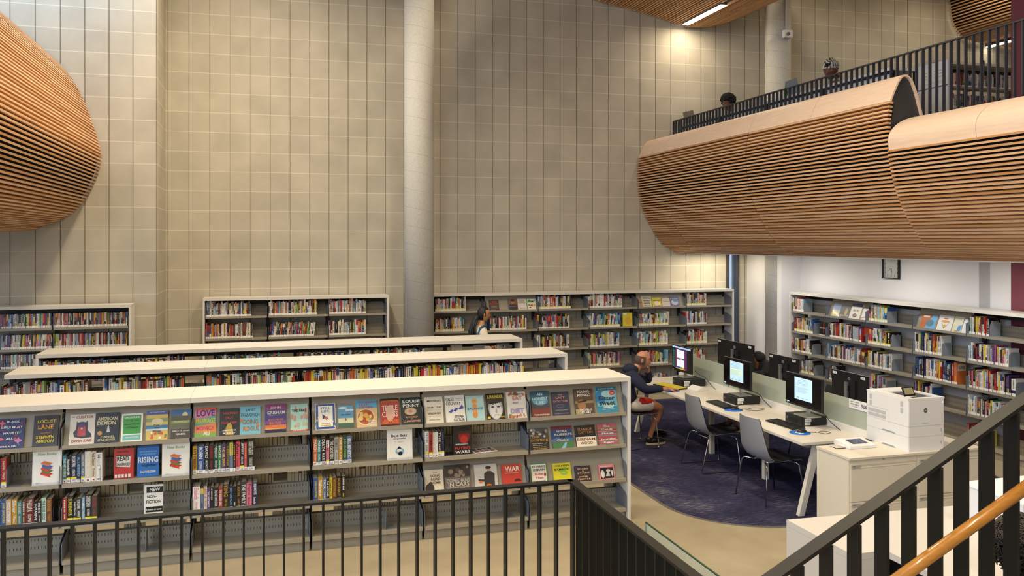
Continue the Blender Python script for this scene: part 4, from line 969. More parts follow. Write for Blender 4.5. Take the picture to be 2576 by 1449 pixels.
D0(1197, 1254, 1168, 'c9c2b6', [('e', .62, .80, .11, .08, 'c89a7a'), ('e', .62, .86, .13, .06, '2a221e'), ('p', [(.4, .1), (.42, .62), (.55, .72), (.72, .72), (.88, .6), (.86, .1)], '3a3430'), ('p', [(.42, .4), (.15, .42), (.16, .36), (.42, .3)], '3a3430'), ('e', .25, .30, .08, .05, 'd8702a'), ('e', .6, .16, .12, .05, 'd86a2a'), t(.25, .82, .38, .05, 'e8e2d8', 'GOOD'), t(.28, .75, .4, .05, 'e8e2d8', 'ENOUGH')], 'grey magazine-like cookbook cover with a woman in dark coat', lev=2)
D0(1266, 1315, 1168, 'c4402f', [t(.55, .80, .75, .22, 'e8dccb', 'WAR'), t(.5, .62, .7, .03, 'e8dccb', 'HOW CONFLICT SHAPED US'), ('e', .78, .30, .14, .06, '5a1a18'), ('r', .6, .24, .95, .30, '5a1a18'), t(.5, .1, .85, .06, 'e8dccb', 'MARGARET MACMILLAN')], 'red book cover with a huge pale three-letter title', lev=2)
D0(1338, 1380, 1166, 'e3ddcc', [('r', 0, 0, .05, 1, '3a8a4a'), ('r', .95, 0, 1, 1, '3a8a4a'), ('r', 0, .96, 1, 1, '3a8a4a'), t(.5, .85, .8, .11, '1d1d1d', 'RICHARD'), t(.5, .70, .7, .11, '1d1d1d', 'OSMAN'), t(.5, .50, .5, .12, 'c8403a', 'Bullet'), ('e', .85, .46, .07, .08, 'b8302a'), t(.5, .33, .5, .10, 'c8403a', 'That'), t(.5, .14, .75, .10, '1d1d1d', 'MISSED')], 'cream book cover edged in green with black and red lettering', lev=2)
D0(1395, 1440, 1165, 'd9cf2a', [('e', .6, .5, .22, .12, '9cc030'), ('e', .5, .62, .2, .10, '9cc030'), ('e', .66, .72, .16, .08, '9cc030'), t(.5, .87, .85, .09, '1d1d1d', 'HOLLOW'), t(.5, .68, .85, .10, '1d1d1d', 'BAMBOO'), t(.55, .52, .2, .03, 'w', 'A NOVEL'), t(.7, .1, .5, .08, 'r', 'PING')], 'bright yellow book cover with a lime green bamboo cloud', lev=2)
D0(1450, 1489, 1172, '3c2f3a', rects(12, 10, ['c8a05a'], s=.015)+[t(.5, .80, .7, .10, 'd8b078', 'SCARS'), t(.5, .66, .12, .08, 'd8b078', '&'), t(.5, .52, .75, .10, 'd8b078', 'STARS'), t(.5, .28, .6, .10, 'd8b078', 'JESSE'), t(.5, .13, .85, .10, 'd8b078', 'THISTLE')], 'dark plum book cover sprinkled with stars and tan capitals', lev=2)
D0(1510, 1548, 1168, 'e58a90', [('r', .08, .06, .94, .78, '1f1c1c'), ('e', .22, .36, .12, .26, 'd8d4cc'), ('e', .6, .56, .14, .10, 'd8d4cc'), ('p', [(.4, .2), (.55, .55), (.62, .55), (.7, .2)], 'c8c4bc'), ('e', .84, .38, .06, .2, 'd8d4cc'), t(.48, .86, .8, .09, 'f4ece4', 'stargazer'), t(.68, .71, .45, .04, 'c83a3a', 'LAURIE PETROU')], 'pink-framed book cover with black and white raised hands, rightmost of the lower display', lev=2)
# standing on the flat shelves
D0(284, 334, 1129, 'c33530', [('r', .1, .38, .84, .78, '1d1d1d'), ('p', [(.13, .40), (.82, .36), (.84, .74), (.12, .76)], 'e6ddcc'), t(.42, .89, .6, .06, '4a1414', 'AZAR NAFISI'), t(.45, .66, .6, .15, '1d1d1d', 'READ'), t(.48, .47, .66, .10, '1d1d1d', 'DANGEROUSLY')]+[('r', .05+i*.17, .03, .17+i*.17, .14, 'e8e0d0') for i in range(5)], 'red book cover with a black and white protest banner, standing on the second shelf', lev=1, th=7, v=.06, T_=.025)
D0(343, 398, 1121, '2a6fb8', [('r', 0, .93, 1, 1, '1d5898'), t(.5, .80, .8, .05, '8ab8e0', 'HOW WE CAN BRIDGE DIVIDES'), t(.5, .72, .7, .04, '8ab8e0', 'INCLUSIVE WORKPLACE'), t(.5, .54, .92, .18, 'w', 'RISING'), t(.55, .36, .7, .11, '0f1d30', 'together'), t(.5, .16, .7, .07, 'w', 'SALLY HELGESEN')], 'bright blue book cover with a big white title, beside the red banner book', lev=1, th=7, v=.06, T_=.02)
D0(1143, 1190, 1069, '24201f', [('e', .58, .60, .30, .24, '8a2018'), ('r', .2, .70, .95, .78, '3a2a26'), ('e', .58, .86, .30, .08, '1a1614'), ('e', .58, .5, .2, .14, 'c0302a'), t(.45, .34, .65, .05, 'w', 'MARK GALEOTTI'), t(.5, .21, .85, .10, 'c83a30', "PUTIN'S"), t(.5, .08, .8, .10, 'w', 'WARS')], 'thick black book cover with a red-lit face in a cap', lev=1, th=3, v=.06, T_=.045)
# magazine lying flat
mp_ = onz(1222, 1136, .74); mz = MB(); M_ = T((mp_[0]-.11, 7.665, .737), rz=.16)
mz.box(0, .225, 0, .165, 0, .006, STICK, M_)
for i in range(4):
    for j in range(2): mz.quad((.012+i*.052, .012+j*.074, .0065), (.056+i*.052, .012+j*.074, .0065), (.056+i*.052, .076+j*.074, .0065), (.012+i*.052, .076+j*.074, .0065), hx(['8a5a4a', '4a5a7a', 'a87a5a', '3a3a5a', '9a6a8a', '5a7a6a', 'b8704a', '2a2a3a'][i*2+j]), M_)
tag(mz.build('magazine', loc='auto'), 'thin magazine of small pictures lying flat beside the thick black cap book', 'magazine')

# ---------------------------------------------------------------- shelf signs
def sign(lev, x0, x1, yt, art, label, th=6, v=.02, name='shelf_sign'):
    o = cover(R1, lev, x0, x1, yt, 'e9e5da', art, label, th=th, T_=.004, kind=name, v=v, lift=0)
    M, plane, z = R1['M'], R1['plane'], R1['levels'][lev]; ua, ub = plane(x0, z), plane(x1, z)
    b = MB(); b.box(0, ub-ua, -.004, .055, -.0018, -.0002, mat('clear_acrylic', 'dfe3e6', rough=.05, alpha=.35)); b.box(0, ub-ua, -.006, -.003, -.0018, .02, mat('clear_acrylic', 'dfe3e6'))
    b.build('acrylic_stand', parent=o, loc=(0, 0, 0)); return o
nb_art = [t(.5, .84, .62, .08, '7a9a2a', 'New Books'), ('r', .1, .975, .9, .985, 'c86a8a'), ('p', [(.28, .34), (.62, .26), (.72, .30), (.40, .38)], 'b8382a'), ('p', [(.28, .34), (.28, .29), (.62, .20), (.62, .26)], 'c84030'), ('p', [(.62, .20), (.72, .24), (.72, .30), (.62, .26)], 'e8dcc8'),
          ('p', [(.32, .40), (.60, .34), (.72, .38), (.44, .44)], '5a6a2a'), ('p', [(.32, .40), (.32, .36), (.60, .30), (.60, .34)], '6a7a30'), ('p', [(.30, .47), (.56, .40), (.70, .45), (.44, .51)], 'b84030'), ('p', [(.30, .47), (.30, .42), (.56, .36), (.56, .40)], 'c84a38'),
          ('p', [(.33, .54), (.62, .46), (.72, .50), (.44, .57)], '2a5a9a'), ('p', [(.33, .54), (.33, .49), (.62, .42), (.62, .46)], '3a6aa8'), ('p', [(.30, .61), (.58, .54), (.70, .58), (.42, .65)], 'c86a40'), ('p', [(.30, .61), (.30, .57), (.58, .50), (.58, .54)], 'd07a4a'),
          t(.18, .06, .12, .04, '3a3a3a', 'tpl'), t(.32, .055, .14, .02, '5a5a5a', 'toronto public'), t(.9, .06, .08, .02, '5a5a5a', 'tpl.ca')]
sign(1, 80, 154, 1128, nb_art, 'white New Books sign with a drawn stack, beside the red book at far left')
sign(1, 407, 477, 1112, nb_art, 'white New Books sign with a drawn stack, right of the bright blue cover')
sign(1, 974, 1038, 1077, [t(.48, .76, .62, .09, '1d1d2a', 'Best Bets'), t(.5, .66, .5, .05, '3a3a4a', 'just got better'), ('r', .3, .57, .36, .58, 'c04a4a'), ('r', .42, .57, .66, .58, '9a9a9a'), ('r', .42, .54, .6, .548, 'c8804a'), ('e', .5, .27, .17, .10, '6ab0d0'), ('e', .48, .36, .07, .06, '2a2a2e'), ('e', .48, .29, .10, .05, 'ded8ce'), ('e', .52, .20, .09, .06, '1d1d22'), t(.18, .06, .12, .04, '3a3a3a', 'tpl'), t(.32, .055, .14, .02, '5a5a5a', 'toronto public'), t(.85, .06, .08, .02, '5a5a5a', 'tpl.ca')],
     'white Best Bets sign with a small blue and black picture on the second shelf')
sign(2, 362, 410, 1220, [('r', .12, .76, .98, .94, '101010'), t(.56, .85, .55, .11, 'w', 'NEW'), t(.40, .64, .5, .09, '101010', 'NON-'), t(.5, .48, .78, .10, '101010', 'FICTION'), ('r', .08, .16, .98, .33, '101010'), t(.52, .245, .8, .06, 'w', '6 months or newer'), t(.16, .07, .12, .04, '3a3a3a', 'tpl')], 'small white and black NEW NON-FICTION sign on the third shelf')

# ---------------------------------------------------------------- bookends on the front bookcase
def bookend(case, lev, px, label, h=.16, m=BRKT, d=.2):
    M, plane, z = case['M'], case['plane'], case['levels'][lev]; u = plane(px, z)
    b = MB(); b.prism([(.03, .001), (d, .001), (d, h), (.06, h), (.038, h-.02), (.03, h-.05)], 'x', 0, .0022, m); b.box(.0022, .09, .05, d-.02, .0, .002, m)
    MM = M @ T((u, 0, z+.0008)); o = b.build('bookend', loc=(0, 0, 0)); o.location = MM.translation; o.rotation_euler = MM.to_euler()
    return tag(o, label, 'bookend', 'steel bookends')
DKB = mat('dark_bookend', '2a2b2e', rough=.35)
for lev, px, l, m_ in ((3, 970, 'grey bookend alone on the empty bottom shelf of the fourth bay', BRKT), (3, 1276, 'grey bookend on the empty bottom shelf of the fifth bay', BRKT), (3, 1318, 'grey bookend at the right end of the fifth bay bottom shelf', BRKT),
                       (1, 1131-10, 'dark bookend closing the short run beside the thick black cap book', DKB), (2, 132, 'black bookend at the end of the leftmost run on the third shelf', DKB), (1, 252, 'grey bookend after the white and navy books on the second shelf', DKB),
                       (3, 365, 'grey bookend on the empty bottom shelf below the NON-FICTION sign', BRKT), (1, 15, 'grey bookend right of the red book at far left', BRKT)):
    bookend(R1, lev, px, l, m=m_)
for lev, px, w_ in ((0, 2020, 'far end bay'), (0, 2230, 'third bay'), (0, 2488, 'near bay'), (1, 2045, 'far end bay'), (1, 2239, 'third bay'), (1, 2367, 'fourth bay'), (1, 2536, 'near bay'), (2, 2041, 'far end bay'), (2, 2242, 'third bay'), (2, 2553, 'near bay'), (3, 2047, 'far end bay'), (3, 2226, 'third bay')):
    bookend(RR, lev, px, f'light grey plate bookend, {LV[lev]} shelf, {w_} of the right wall bookcase', h=.17, m=mat('bookend_grey', '8f9399', rough=.4))
# ---------------------------------------------------------------- face-out books elsewhere
def DX(case, lev, x0, x1, yt, bg, art, lab, **k):
    return cover(case, lev, x0, x1, yt, bg, art, lab, v=k.pop('v', .0445-k.get('T_', .022)/math.cos(math.radians(21))), **k)
DX(RB2, 0, 1232, 1256, 755, '3a3836', [t(.55, .82, .5, .16, 'c8302a', 'BAD'), t(.5, .62, .82, .16, 'c8302a', 'BLOOD'), ('r', .2, .2, .8, .45, '6a6662'), t(.5, .1, .8, .07, 'c8302a', 'JOHN CARREYROU')], 'dark grey book cover with red two-word title above the woman in white')
DX(RB2, 0, 1280, 1303, 752, '8a5a3c', [('e', .5, .72, .2, .18, 'a87858'), ('e', .5, .85, .24, .10, '2a2220'), ('r', .1, 0, .95, .48, '34313a'), ('r', 0, 0, .08, 1, '3a6aa8'), t(.5, .3, .7, .05, 'c', 'My Own Words')], 'brown portrait book cover of a person in dark robe on the back shelf')
DX(RB2, 0, 1304, 1326, 752, 'd9d4c8', [t(.5, .85, .7, .08, '2a2a2a', 'THE NEXT'), t(.5, .73, .6, .08, '2a2a2a', 'AGE OF'), t(.5, .62, .85, .06, '2a2a2a', 'UNCERTAINTY'), t(.5, .12, .6, .06, '2a2a2a', 'STEPHEN POLOZ')], 'plain off-white book cover with grey text between two picture covers')
DX(RB2, 0, 1328, 1349, 752, 'e2dcc8', [('p', [(.05, .66), (.05, .82), (.25, .95), (.5, .82), (.5, .66)], '3a9a3a'), ('p', [(.5, .66), (.5, .76), (.62, .84), (.75, .76), (.75, .66)], '1d1d1d'), ('e', .85, .82, .1, .09, '3ab0a8'), ('p', [(.35, .3), (.35, .42), (.5, .5), (.68, .42), (.68, .3)], 'd8503a'), ('p', [(.1, .36), (.1, .46), (.2, .52), (.34, .46), (.34, .36)], '3a9aa0'), ('e', .85, .4, .1, .1, 'd8a83a'), ('e', .3, .18, .1, .05, '1d1d1d')], 'cream book cover with small coloured houses')
DX(RB2, 0, 1606, 1618, 752, 'b08a68', [t(.5, .5, .7, .1, '4a3020', 'THE RANCH')], 'tan book cover half hidden at the left of the back display shelf')
DX(RB2, 0, 1617, 1641, 745, 'd6cfb4', [t(.5, .88, .8, .09, '1d1d1d', 'NOBODY IS'), t(.5, .76, .8, .09, '1d1d1d', 'PROTECTED'), ('r', .15, .3, .85, .36, '4a4640'), ('r', .15, .42, .85, .47, '4a4640'), ('r', .15, .53, .85, .58, '4a4640'), t(.5, .12, .7, .07, '2a2a2a', 'REECE JONES')], 'tall cream book cover full of black text on the back display shelf')
DX(RB2, 0, 1643, 1665, 749, 'd3cf2e', [('e', .5, .35, .3, .28, 'e8e4c8'), ('r', .05, .62, .95, .72, 'b83030'), ('r', .2, .64, .5, .70, '2a4aa8'), ('r', .1, .02, .9, .1, 'b82a2a')], 'yellow book cover with a red and blue band on the back display shelf')
DX(RB2, 0, 1667, 1687, 750, 'd9cdbb', [t(.5, .75, .7, .08, '6a5a4a', 'WOMEN'), t(.5, .6, .7, .08, '6a5a4a', 'RUNNING')], 'pale cream book cover beside the purple one on the back display shelf')
DX(RB2, 0, 1687, 1711, 746, '6a5a88', [('e', .5, .4, .35, .3, 'b8c8d8'), ('e', .6, .6, .3, .15, '5a8aa8'), t(.5, .78, .8, .1, 'e0d8e8', 'FOX')], 'shiny purple and blue book cover, rightmost on the back display shelf')
DX(RB2, 1, 1569, 1593, 787, 'd8c832', [('e', .55, .4, .35, .3, 'd8a83a'), ('r', .08, .86, .4, .95, 'e8e4da')], 'yellow book cover with an orange face standing on the back bookcase', th=4, v=.05)
DX(R3, 0, 1137, 1166, 867, 'bfb29a', [('r', 0, 0, .05, 1, 'b83a30'), t(.5, .68, .6, .14, '1d1d1d', 'three'), t(.5, .45, .8, .12, '1d1d1d', 'women')], 'taupe book cover titled in black lower case on the third row', th=12, v=.05)
DX(R3, 0, 1195, 1222, 869, '9c9188', [('e', .5, .3, .3, .2, 'd8d4ce'), ('r', .1, .6, .9, .7, 'b8a8a0')], 'grey shiny book cover in the middle of the third row end bay', th=12, v=.05)
DX(R3, 0, 1254, 1286, 863, '6a6862', rects(15, 10, ['b8b4ac', '2a2826', 'd8d4cc', '8a867e'], s=.12), 'black and white photo book cover at the right end of the third row', th=12, v=.05, T_=.03)
# right wall display
def DR(lev, x0, x1, yt, bg, art, lab, **k): return DX(RR, lev, x0, x1, yt, bg, art, lab, **k)
DR(0, 2090, 2109, 763, 'b8b49a', [('r', 0, .5, 1, 1, '7a90b8'), ('e', .4, .2, .2, .1, 'd8c83a')], 'glossy grey-blue book cover at the left of the first right-wall display')
DR(0, 2111, 2133, 767, '5d6068', [('e', .6, .45, .18, .28, 'b89a5a'), t(.5, .15, .8, .09, 'w', 'BOTTLE')], 'grey book cover with a golden bottle shape on the right-wall display')
DR(0, 2136, 2162, 764, 'e6dfcf', [('r', 0, .80, 1, 1, '23286a'), t(.5, .55, .5, .12, '2a2a2a', 'IELTS'), ('e', .5, .22, .2, .13, '5a4a8a'), ('e', .56, .25, .1, .07, 'd8903a'), ('e', .44, .17, .09, .06, '3a9a5a')], 'white and navy exam book with a coloured globe on the right-wall display', T_=.035)
DR(0, 2164, 2180, 776, 'e4e0da', [('p', [(0, .1), (.9, .3), (.9, .34), (0, .16)], 'b83a4a'), t(.5, .7, .6, .07, '5a5a5a', 'CELPIP')], 'white book cover with a thin red curve on the right-wall display')
DR(0, 2312, 2350, 791, 'b8683a', [('p', [(.3, 0), (1, 0), (1, 1), (.7, 1), (.5, .5)], '6aa8cf'), ('e', .6, .4, .25, .25, '5a7a8a'), ('r', .1, .8, .5, .92, 'e0dcd4')], 'large orange and sky blue book cover on the second right-wall display')
DR(0, 2354, 2390, 793, 'e6e2da', [('e', .5, .78, .18, .05, 'c8503a'), ('e', .5, .6, .3, .08, 'd89a3a'), ('p', [(.2, .55), (.5, .1), (.8, .55), (.5, .2)], '7a7a9a'), ('e', .5, .3, .12, .1, 'd8b04a')], 'white book cover with an orange and red emblem on the right-wall display')
DR(0, 2393, 2415, 796, 'd9d6b8', [('p', [(.5, .05), (.9, .05), (1, .5), (.6, .4)], '4a90c8'), ('r', .3, .02, .7, .1, 'c88a4a')], 'pale book cover with a blue corner on the right-wall display')
DR(0, 2417, 2432, 802, 'e3e1de', [t(.5, .7, .7, .08, '7a7a80', 'Read')], 'white book cover, rightmost on the second right-wall display')
DR(1, 2057, 2078, 810, '1a1a1d', [('r', .46, .2, .54, .95, 'b82a2a'), t(.5, .55, .9, .12, 'c8b898', 'GUCCI'), ('r', 0, 0, 1, .05, 'd8d4cc')], 'black book cover with a red stripe near the far end of the right wall', th=3, v=.05, T_=.03)
DR(1, 2168, 2180, 823, '9a3a30', [('r', 0, 0, 1, .4, '3a1a1a')], 'dark red book cover between two runs on the right wall', th=3, v=.05)
# ================================================================ COMPUTER DESKS
def frost():
    m = bpy.data.materials.new('frosted_glass'); m.use_nodes = True; b = m.node_tree.nodes['Principled BSDF']
    b.inputs['Base Color'].default_value = rgb('b6bfae'); b.inputs['Roughness'].default_value = .35; b.inputs['Alpha'].default_value = .86; b.inputs['Specular IOR Level'].default_value = .5
    return m
FG = frost(); ALU = mat('brushed_aluminium', 'b9bbbd', rough=.3, metal=.85); STK = mat('asset_sticker', 'e8e8e8', rough=.5)
desk = empty('bench_desk', (5.8, 9.2, 0), 'long white shared computer bench with a frosted glass divider down its middle', 'desk')
ys = [7.17, 8.52, 9.87, 11.22]
for i in range(3):
    for (a, b_) in ((5.01, 5.765), (5.835, 6.59)):
        q = MB(); q.box(a, b_, ys[i]+.0015, ys[i+1]-.0015, .715, .74, WHITE); q.build('desktop', parent=desk)
    q = MB(); q.box(5.796, 5.804, ys[i]+.03, ys[i+1]-.01, .80, 1.075, FG); q.build('divider_panel', parent=desk)
    q = MB(); q.box(5.767, 5.833, ys[i]+.002, ys[i+1]-.002, .66, .80, WHP); q.build('cable_channel', parent=desk)
q = MB(); q.box(5.15, 5.20, 7.3, 11.1, .655, .714, mat('desk_beam', '9a9a98', rough=.4)); q.box(6.40, 6.45, 7.3, 11.1, .655, .714, mat('desk_beam', '9a9a98')); q.build('frame_beam', parent=desk)
for y in (7.27, 11.1):
    for s_ in (-1, 1):
        q = MB(); x0 = 5.8+s_*.745; x1 = 5.8+s_*.55
        q.add([(x0-.03, y-.025, 0), (x0+.03, y-.025, 0), (x0+.03, y+.025, 0), (x0-.03, y+.025, 0), (x1-.035, y-.025, .712), (x1+.035, y-.025, .712), (x1+.035, y+.025, .712), (x1-.035, y+.025, .712)],
              [(0,3,2,1),(4,5,6,7),(0,1,5,4),(1,2,6,5),(2,3,7,6),(3,0,4,7)], WHITE); q.build('leg', parent=desk)
    q = MB(); q.box(5.25, 6.35, y-.02, y+.02, .66, .70, WHITE); q.build('cross_rail', parent=desk)
for y in (8.49, 9.70):
    for x in (5.45, 6.15):
        q = MB(); q.box(x-.028, x+.028, y-.028, y+.028, 0, .712, WHITE); q.build('leg', parent=desk)
def plate(px, py, X, w, h, lines, label_txt=None):
    pass
# number plates on the divider
def dsign(y0, y1, z0, z1, texts, lab):
    q = MB(); q.box(5.790, 5.7945, y0, y1, z0, z1, STK)
    for (cy, cz, w, h, s_) in texts: text(q, s_, (5.7895, cy, cz), (0, -1, 0), (0, 0, 1), w, h, mat('ink_black', BK['k']))
    o = q.build('station_sign', parent=desk); o['label'] = lab
dsign(7.20, 7.49, .985, 1.075, [(7.26, 1.03, .085, .038, '506'), (7.40, 1.055, .13, .014, 'Internet Computer'), (7.40, 1.03, .13, .014, 'EXPRESS 15 MINUTES'), (7.40, 1.008, .10, .012, 'print release')], 'white station plate reading 506')
dsign(8.40, 8.58, .985, 1.07, [(8.49, 1.05, .13, .016, 'Internet')], 'blank-looking white station plate')
dsign(9.80, 9.93, .99, 1.09, [(9.865, 1.04, .04, .055, '8')], 'white station plate reading 8')
# monitors
def screen_mat(name, strength=1.0):
    m = bpy.data.materials.new(name); m.use_nodes = True; return m
SCW = mat('screen_light_blue', 'b9dbf0', rough=.3, emit=.58); SCG = mat('screen_pale_green', 'cfe6d0', rough=.3, emit=.58); SCK = mat('screen_text', '4a6a88', rough=.4, emit=.2); SCH = mat('screen_green', '6ad05a', emit=.6)
def monitor(y0, y1, z0, z1, x, facing, lab, art=0, base=.835, big=False):
    cy = (y0+y1)/2; t_ = empty('monitor', (x, cy, base), lab, 'computer monitor'); s_ = -1 if facing == 'left' else 1
    q = MB(); q.box(x-.014, x+.014, y0, y1, z0, z1, BLKP)
    xb = x-s_*.014
    q.box(min(xb, xb-s_*.02), max(xb, xb-s_*.02), cy-.12, cy+.12, (z0+z1)/2-.09, (z0+z1)/2+.09, BLKP)
    q.build('housing', parent=t_)
    xs = x+s_*.0145; q = MB(); b_ = .012
    q.quad((xs, y0+b_, z0+.02), (xs, y1-b_, z0+.02), (xs, y1-b_, z1-b_), (xs, y0+b_, z1-b_), mat('screen_black', '0a0b0e', rough=.2))
    def R(u0, v0, u1, v1, m, k=1):   # u: 0 = viewer's left when facing the screen
        f = lambda u: (y1-b_)-(u*(y1-y0-2*b_)) if s_ < 0 else (y0+b_)+(u*(y1-y0-2*b_))
        g = lambda v: z0+.02+v*(z1-z0-.02-b_); xx = xs+s_*.0004*k
        q.quad((xx, f(u0), g(v0)), (xx, f(u1), g(v0)), (xx, f(u1), g(v1)), (xx, f(u0), g(v1)), m)
    if art in (1, 2):
        R(.25, .17, .76, .93, SCW, 2); R(.01, .0, .09, .03, SCW)
        if art == 1: R(.27, .42, .70, .66, SCG, 3); R(.42, .68, .56, .70, SCH, 4)
        for i in range(5): R(.36-.02*i % .1, .88-.05*i, .64, .885-.05*i, SCK, 5)
        for i in range(6): R(.29, .60-.035*i, .66-.05*(i % 3), .605-.035*i, SCK, 5)
        for i in range(3): R(.32+.13*i, .235, .39+.13*i, .25, SCK, 5)
    if art == 3:
        C_ = lambda n, h, e=.8: mat('scr_'+n, h, emit=e)
        R(0, .93, 1, 1, C_('bar', '9ab8e0')); R(0, .04, .14, .92, C_('side', '0f2a28', .3)); R(.16, .03, .80, .91, C_('plum', '5a2a5a', .5)); R(.80, .0, 1, .92, C_('dark', '16161a', .2))
        R(.24, .52, .66, .86, C_('white', 'dfe8f4'), 3); R(.24, .14, .66, .44, C_('white', 'dfe8f4'), 3)
        for i in range(4): R(.24+.105*i, .45, .335+.105*i, .51, C_(['red', 'blue', 'gold', 'navy'][i], ['c83028', '2a5ac8', 'd8a82a', '2a3a8a'][i]), 4)
        for i in range(4): R(.24+.105*i, .08, .335+.105*i, .13, C_(['blue', 'navy', 'green', 'gold'][i], ['2a5ac8', '2a3a8a', '3aa84a', 'd8a82a'][i]), 4)
        rr = random.Random(3)
        for i in range(26):
            u, v = rr.uniform(.26, .62), rr.choice([rr.uniform(.16, .4), rr.uniform(.55, .82)]); R(u, v, u+.025, v+.02, C_('mk%d' % (i % 3), ['c86a6a', '6a9a6a', '6a7ab8'][i % 3]), 5)
        for i in range(12): R(.02, .10+.065*i, .11, .135+.065*i, C_('tl%d' % (i % 2), ['2a7a7a', '3a6a3a'][i % 2], .5), 2)
        R(.2, .03, .7, .07, C_('ambr', 'c89a3a', .5), 3)
    q.build('screen', parent=t_)
    if s_ > 0:      # back towards the viewer: logo and asset stickers
        q = MB(); xx = x-.0148; n = 24; r = .024; zc = z1-.075
        ring = [(xx, cy+r*math.cos(6.2832*i/n), zc+r*math.sin(6.2832*i/n)) for i in range(n)]+[(xx, cy+r*.82*math.cos(6.2832*i/n), zc+r*.82*math.sin(6.2832*i/n)) for i in range(n)]
        q.add(ring, [(i, (i+1) % n, n+(i+1) % n, n+i) for i in range(n)], mat('logo_silver', 'b9c4cc', rough=.3)); text(q, 'DELL', (xx-.0003, cy, zc), (0, -1, 0), (0, 0, 1), .034, .014, mat('logo_silver', 'b9c4cc'))
        q.build('maker_badge', parent=t_)
        for yy in (y1-.05, y0+.07):
            q = MB(); q.box(xx-.0008, xx, yy-.035, yy+.035, z1-.045, z1-.018, STK); text(q, 'R-4503', (xx-.0014, yy, z1-.031), (0, -1, 0), (0, 0, 1), .045, .009, mat('ink_black', BK['k'])); q.build('asset_sticker', parent=t_)
    else:
        q = MB(); q.quad((xs-.0006, y1-.05, z0+.006), (xs-.0006, y1-.02, z0+.006), (xs-.0006, y1-.02, z0+.012), (xs-.0006, y1-.05, z0+.012), mat('logo_silver', 'b9c4cc')); q.build('maker_badge', parent=t_)
    q = MB(); px = x-s_*.05
    q.box(px-.012, px+.012, cy-.022, cy+.022, base+.012, z1-.10, ALU); q.box(min(px, x-s_*.014), max(px, x-s_*.014), cy-.03, cy+.03, (z0+z1)/2-.03, (z0+z1)/2+.03, BLKP); q.build('stand_column', parent=t_)
    q = MB(); q.box(px-.10, px+.075, cy-.115, cy+.115, base+.001, base+.012, ALU); q.build('stand_base', parent=t_)
    return t_
def computer(y0, y1, x0, x1, lab, z=.7415, near=True):
    t_ = empty('desktop_computer', ((x0+x1)/2, (y0+y1)/2, z), lab, 'desktop computer')
    q = MB(); q.box(x0, x1, y0, y1, z, z+.0925, BLKP); q.build('case', parent=t_, bevel=.003)
    if near:
        q = MB(); q.box(x0-.004, x0, y0+.01, y1-.01, z+.006, z+.086, mat('bezel_black', '202124', rough=.5))
        for i in range(6): q.box(x0-.005, x0-.004, y0+.09, y1-.05, z+.014+i*.008, z+.017+i*.008, BLKP)
        n = 16; q.add([(x0-.0055, y1-.045+.014*math.cos(6.28*i/n), z+.05+.014*math.sin(6.28*i/n)) for i in range(n)], [tuple(range(n))], mat('logo_grey', '5a6068', rough=.3)); q.build('front_bezel', parent=t_)
        q = MB(); q.box(x0+.02, x0+.10, y0-.0012, y0, z+.045, z+.08, STK); q.box(x0+.02, x0+.09, y0-.0012, y0, z+.012, z+.04, STK)
        text(q, 'TPL 45503', (x0+.06, y0-.0016, z+.062), (1, 0, 0), (0, 0, 1), .06, .010, mat('ink_black', BK['k'])); text(q, 'R-4503', (x0+.055, y0-.0016, z+.026), (1, 0, 0), (0, 0, 1), .05, .010, mat('ink_black', BK['k'])); q.build('asset_sticker', parent=t_)
    return t_
computer(7.80, 8.12, 5.46, 5.75, 'black desktop computer under the nearest text screen')
computer(9.03, 9.33, 5.40, 5.72, 'black desktop computer under the middle text screen')
computer(10.34, 10.64, 5.38, 5.72, 'black desktop computer under the colourful game screen')
monitor(7.55, 8.18, .93, 1.27, 5.52, 'left', 'black monitor with pale blue text page nearest the printer', art=2)
monitor(8.86, 9.47, .93, 1.27, 5.50, 'left', 'black monitor with pale blue and green text page in the middle', art=1)
monitor(10.31, 10.86, .91, 1.255, 5.50, 'left', 'black monitor showing a colourful game in front of the man in navy', art=3)
monitor(9.90, 10.80, .93, 1.325, 6.18, 'right', 'wide black monitor seen from behind, hiding the person in the dark hood', base=.7415)
monitor(8.92, 9.52, .93, 1.275, 6.18, 'right', 'black monitor seen from behind in the middle of the far side', base=.7415)
monitor(7.68, 8.27, .92, 1.255, 6.18, 'right', 'black monitor seen from behind just left of the white printer', base=.7415)
# keyboards, mats, mice
def keyboard(cx, cy, rz, lab, key='1b1b1e', frame=BLKP, L_=.46, D_=.155):
    t_ = empty('keyboard', (cx, cy, .7412), lab, 'keyboard', rz=rz)
    q = MB(); q.prism([(-D_/2, 0), (D_/2, 0), (D_/2, .020), (-D_/2, .012)], 'y', -L_/2, L_/2, frame); q.build('tray', parent=t_, loc=(0, 0, 0))
    q = MB(); m = mat('keys_'+key, key, rough=.5)
    for r in range(6):
        for c in range(20):
            x = -D_/2+.012+r*(D_-.03)/5.6; y = L_/2-.016-c*(L_-.03)/19.6; h = .0175+.010*(x+D_/2)/D_*.6
            q.box(x, x+.019, y-.019, y, .008, h, m)
    q.build('keys', parent=t_, loc=(0, 0, 0)); return t_
keyboard(5.325, 7.93, .05, 'black keyboard in front of the nearest text screen')
keyboard(5.235, 9.10, -.04, 'black keyboard in front of the middle text screen')
keyboard(5.235, 10.42, .22, 'black keyboard with bright yellow keys in front of the man', key='e6d43c', L_=.50, D_=.19)
BLU = mat('mat_blue', '1668c8', rough=.6)
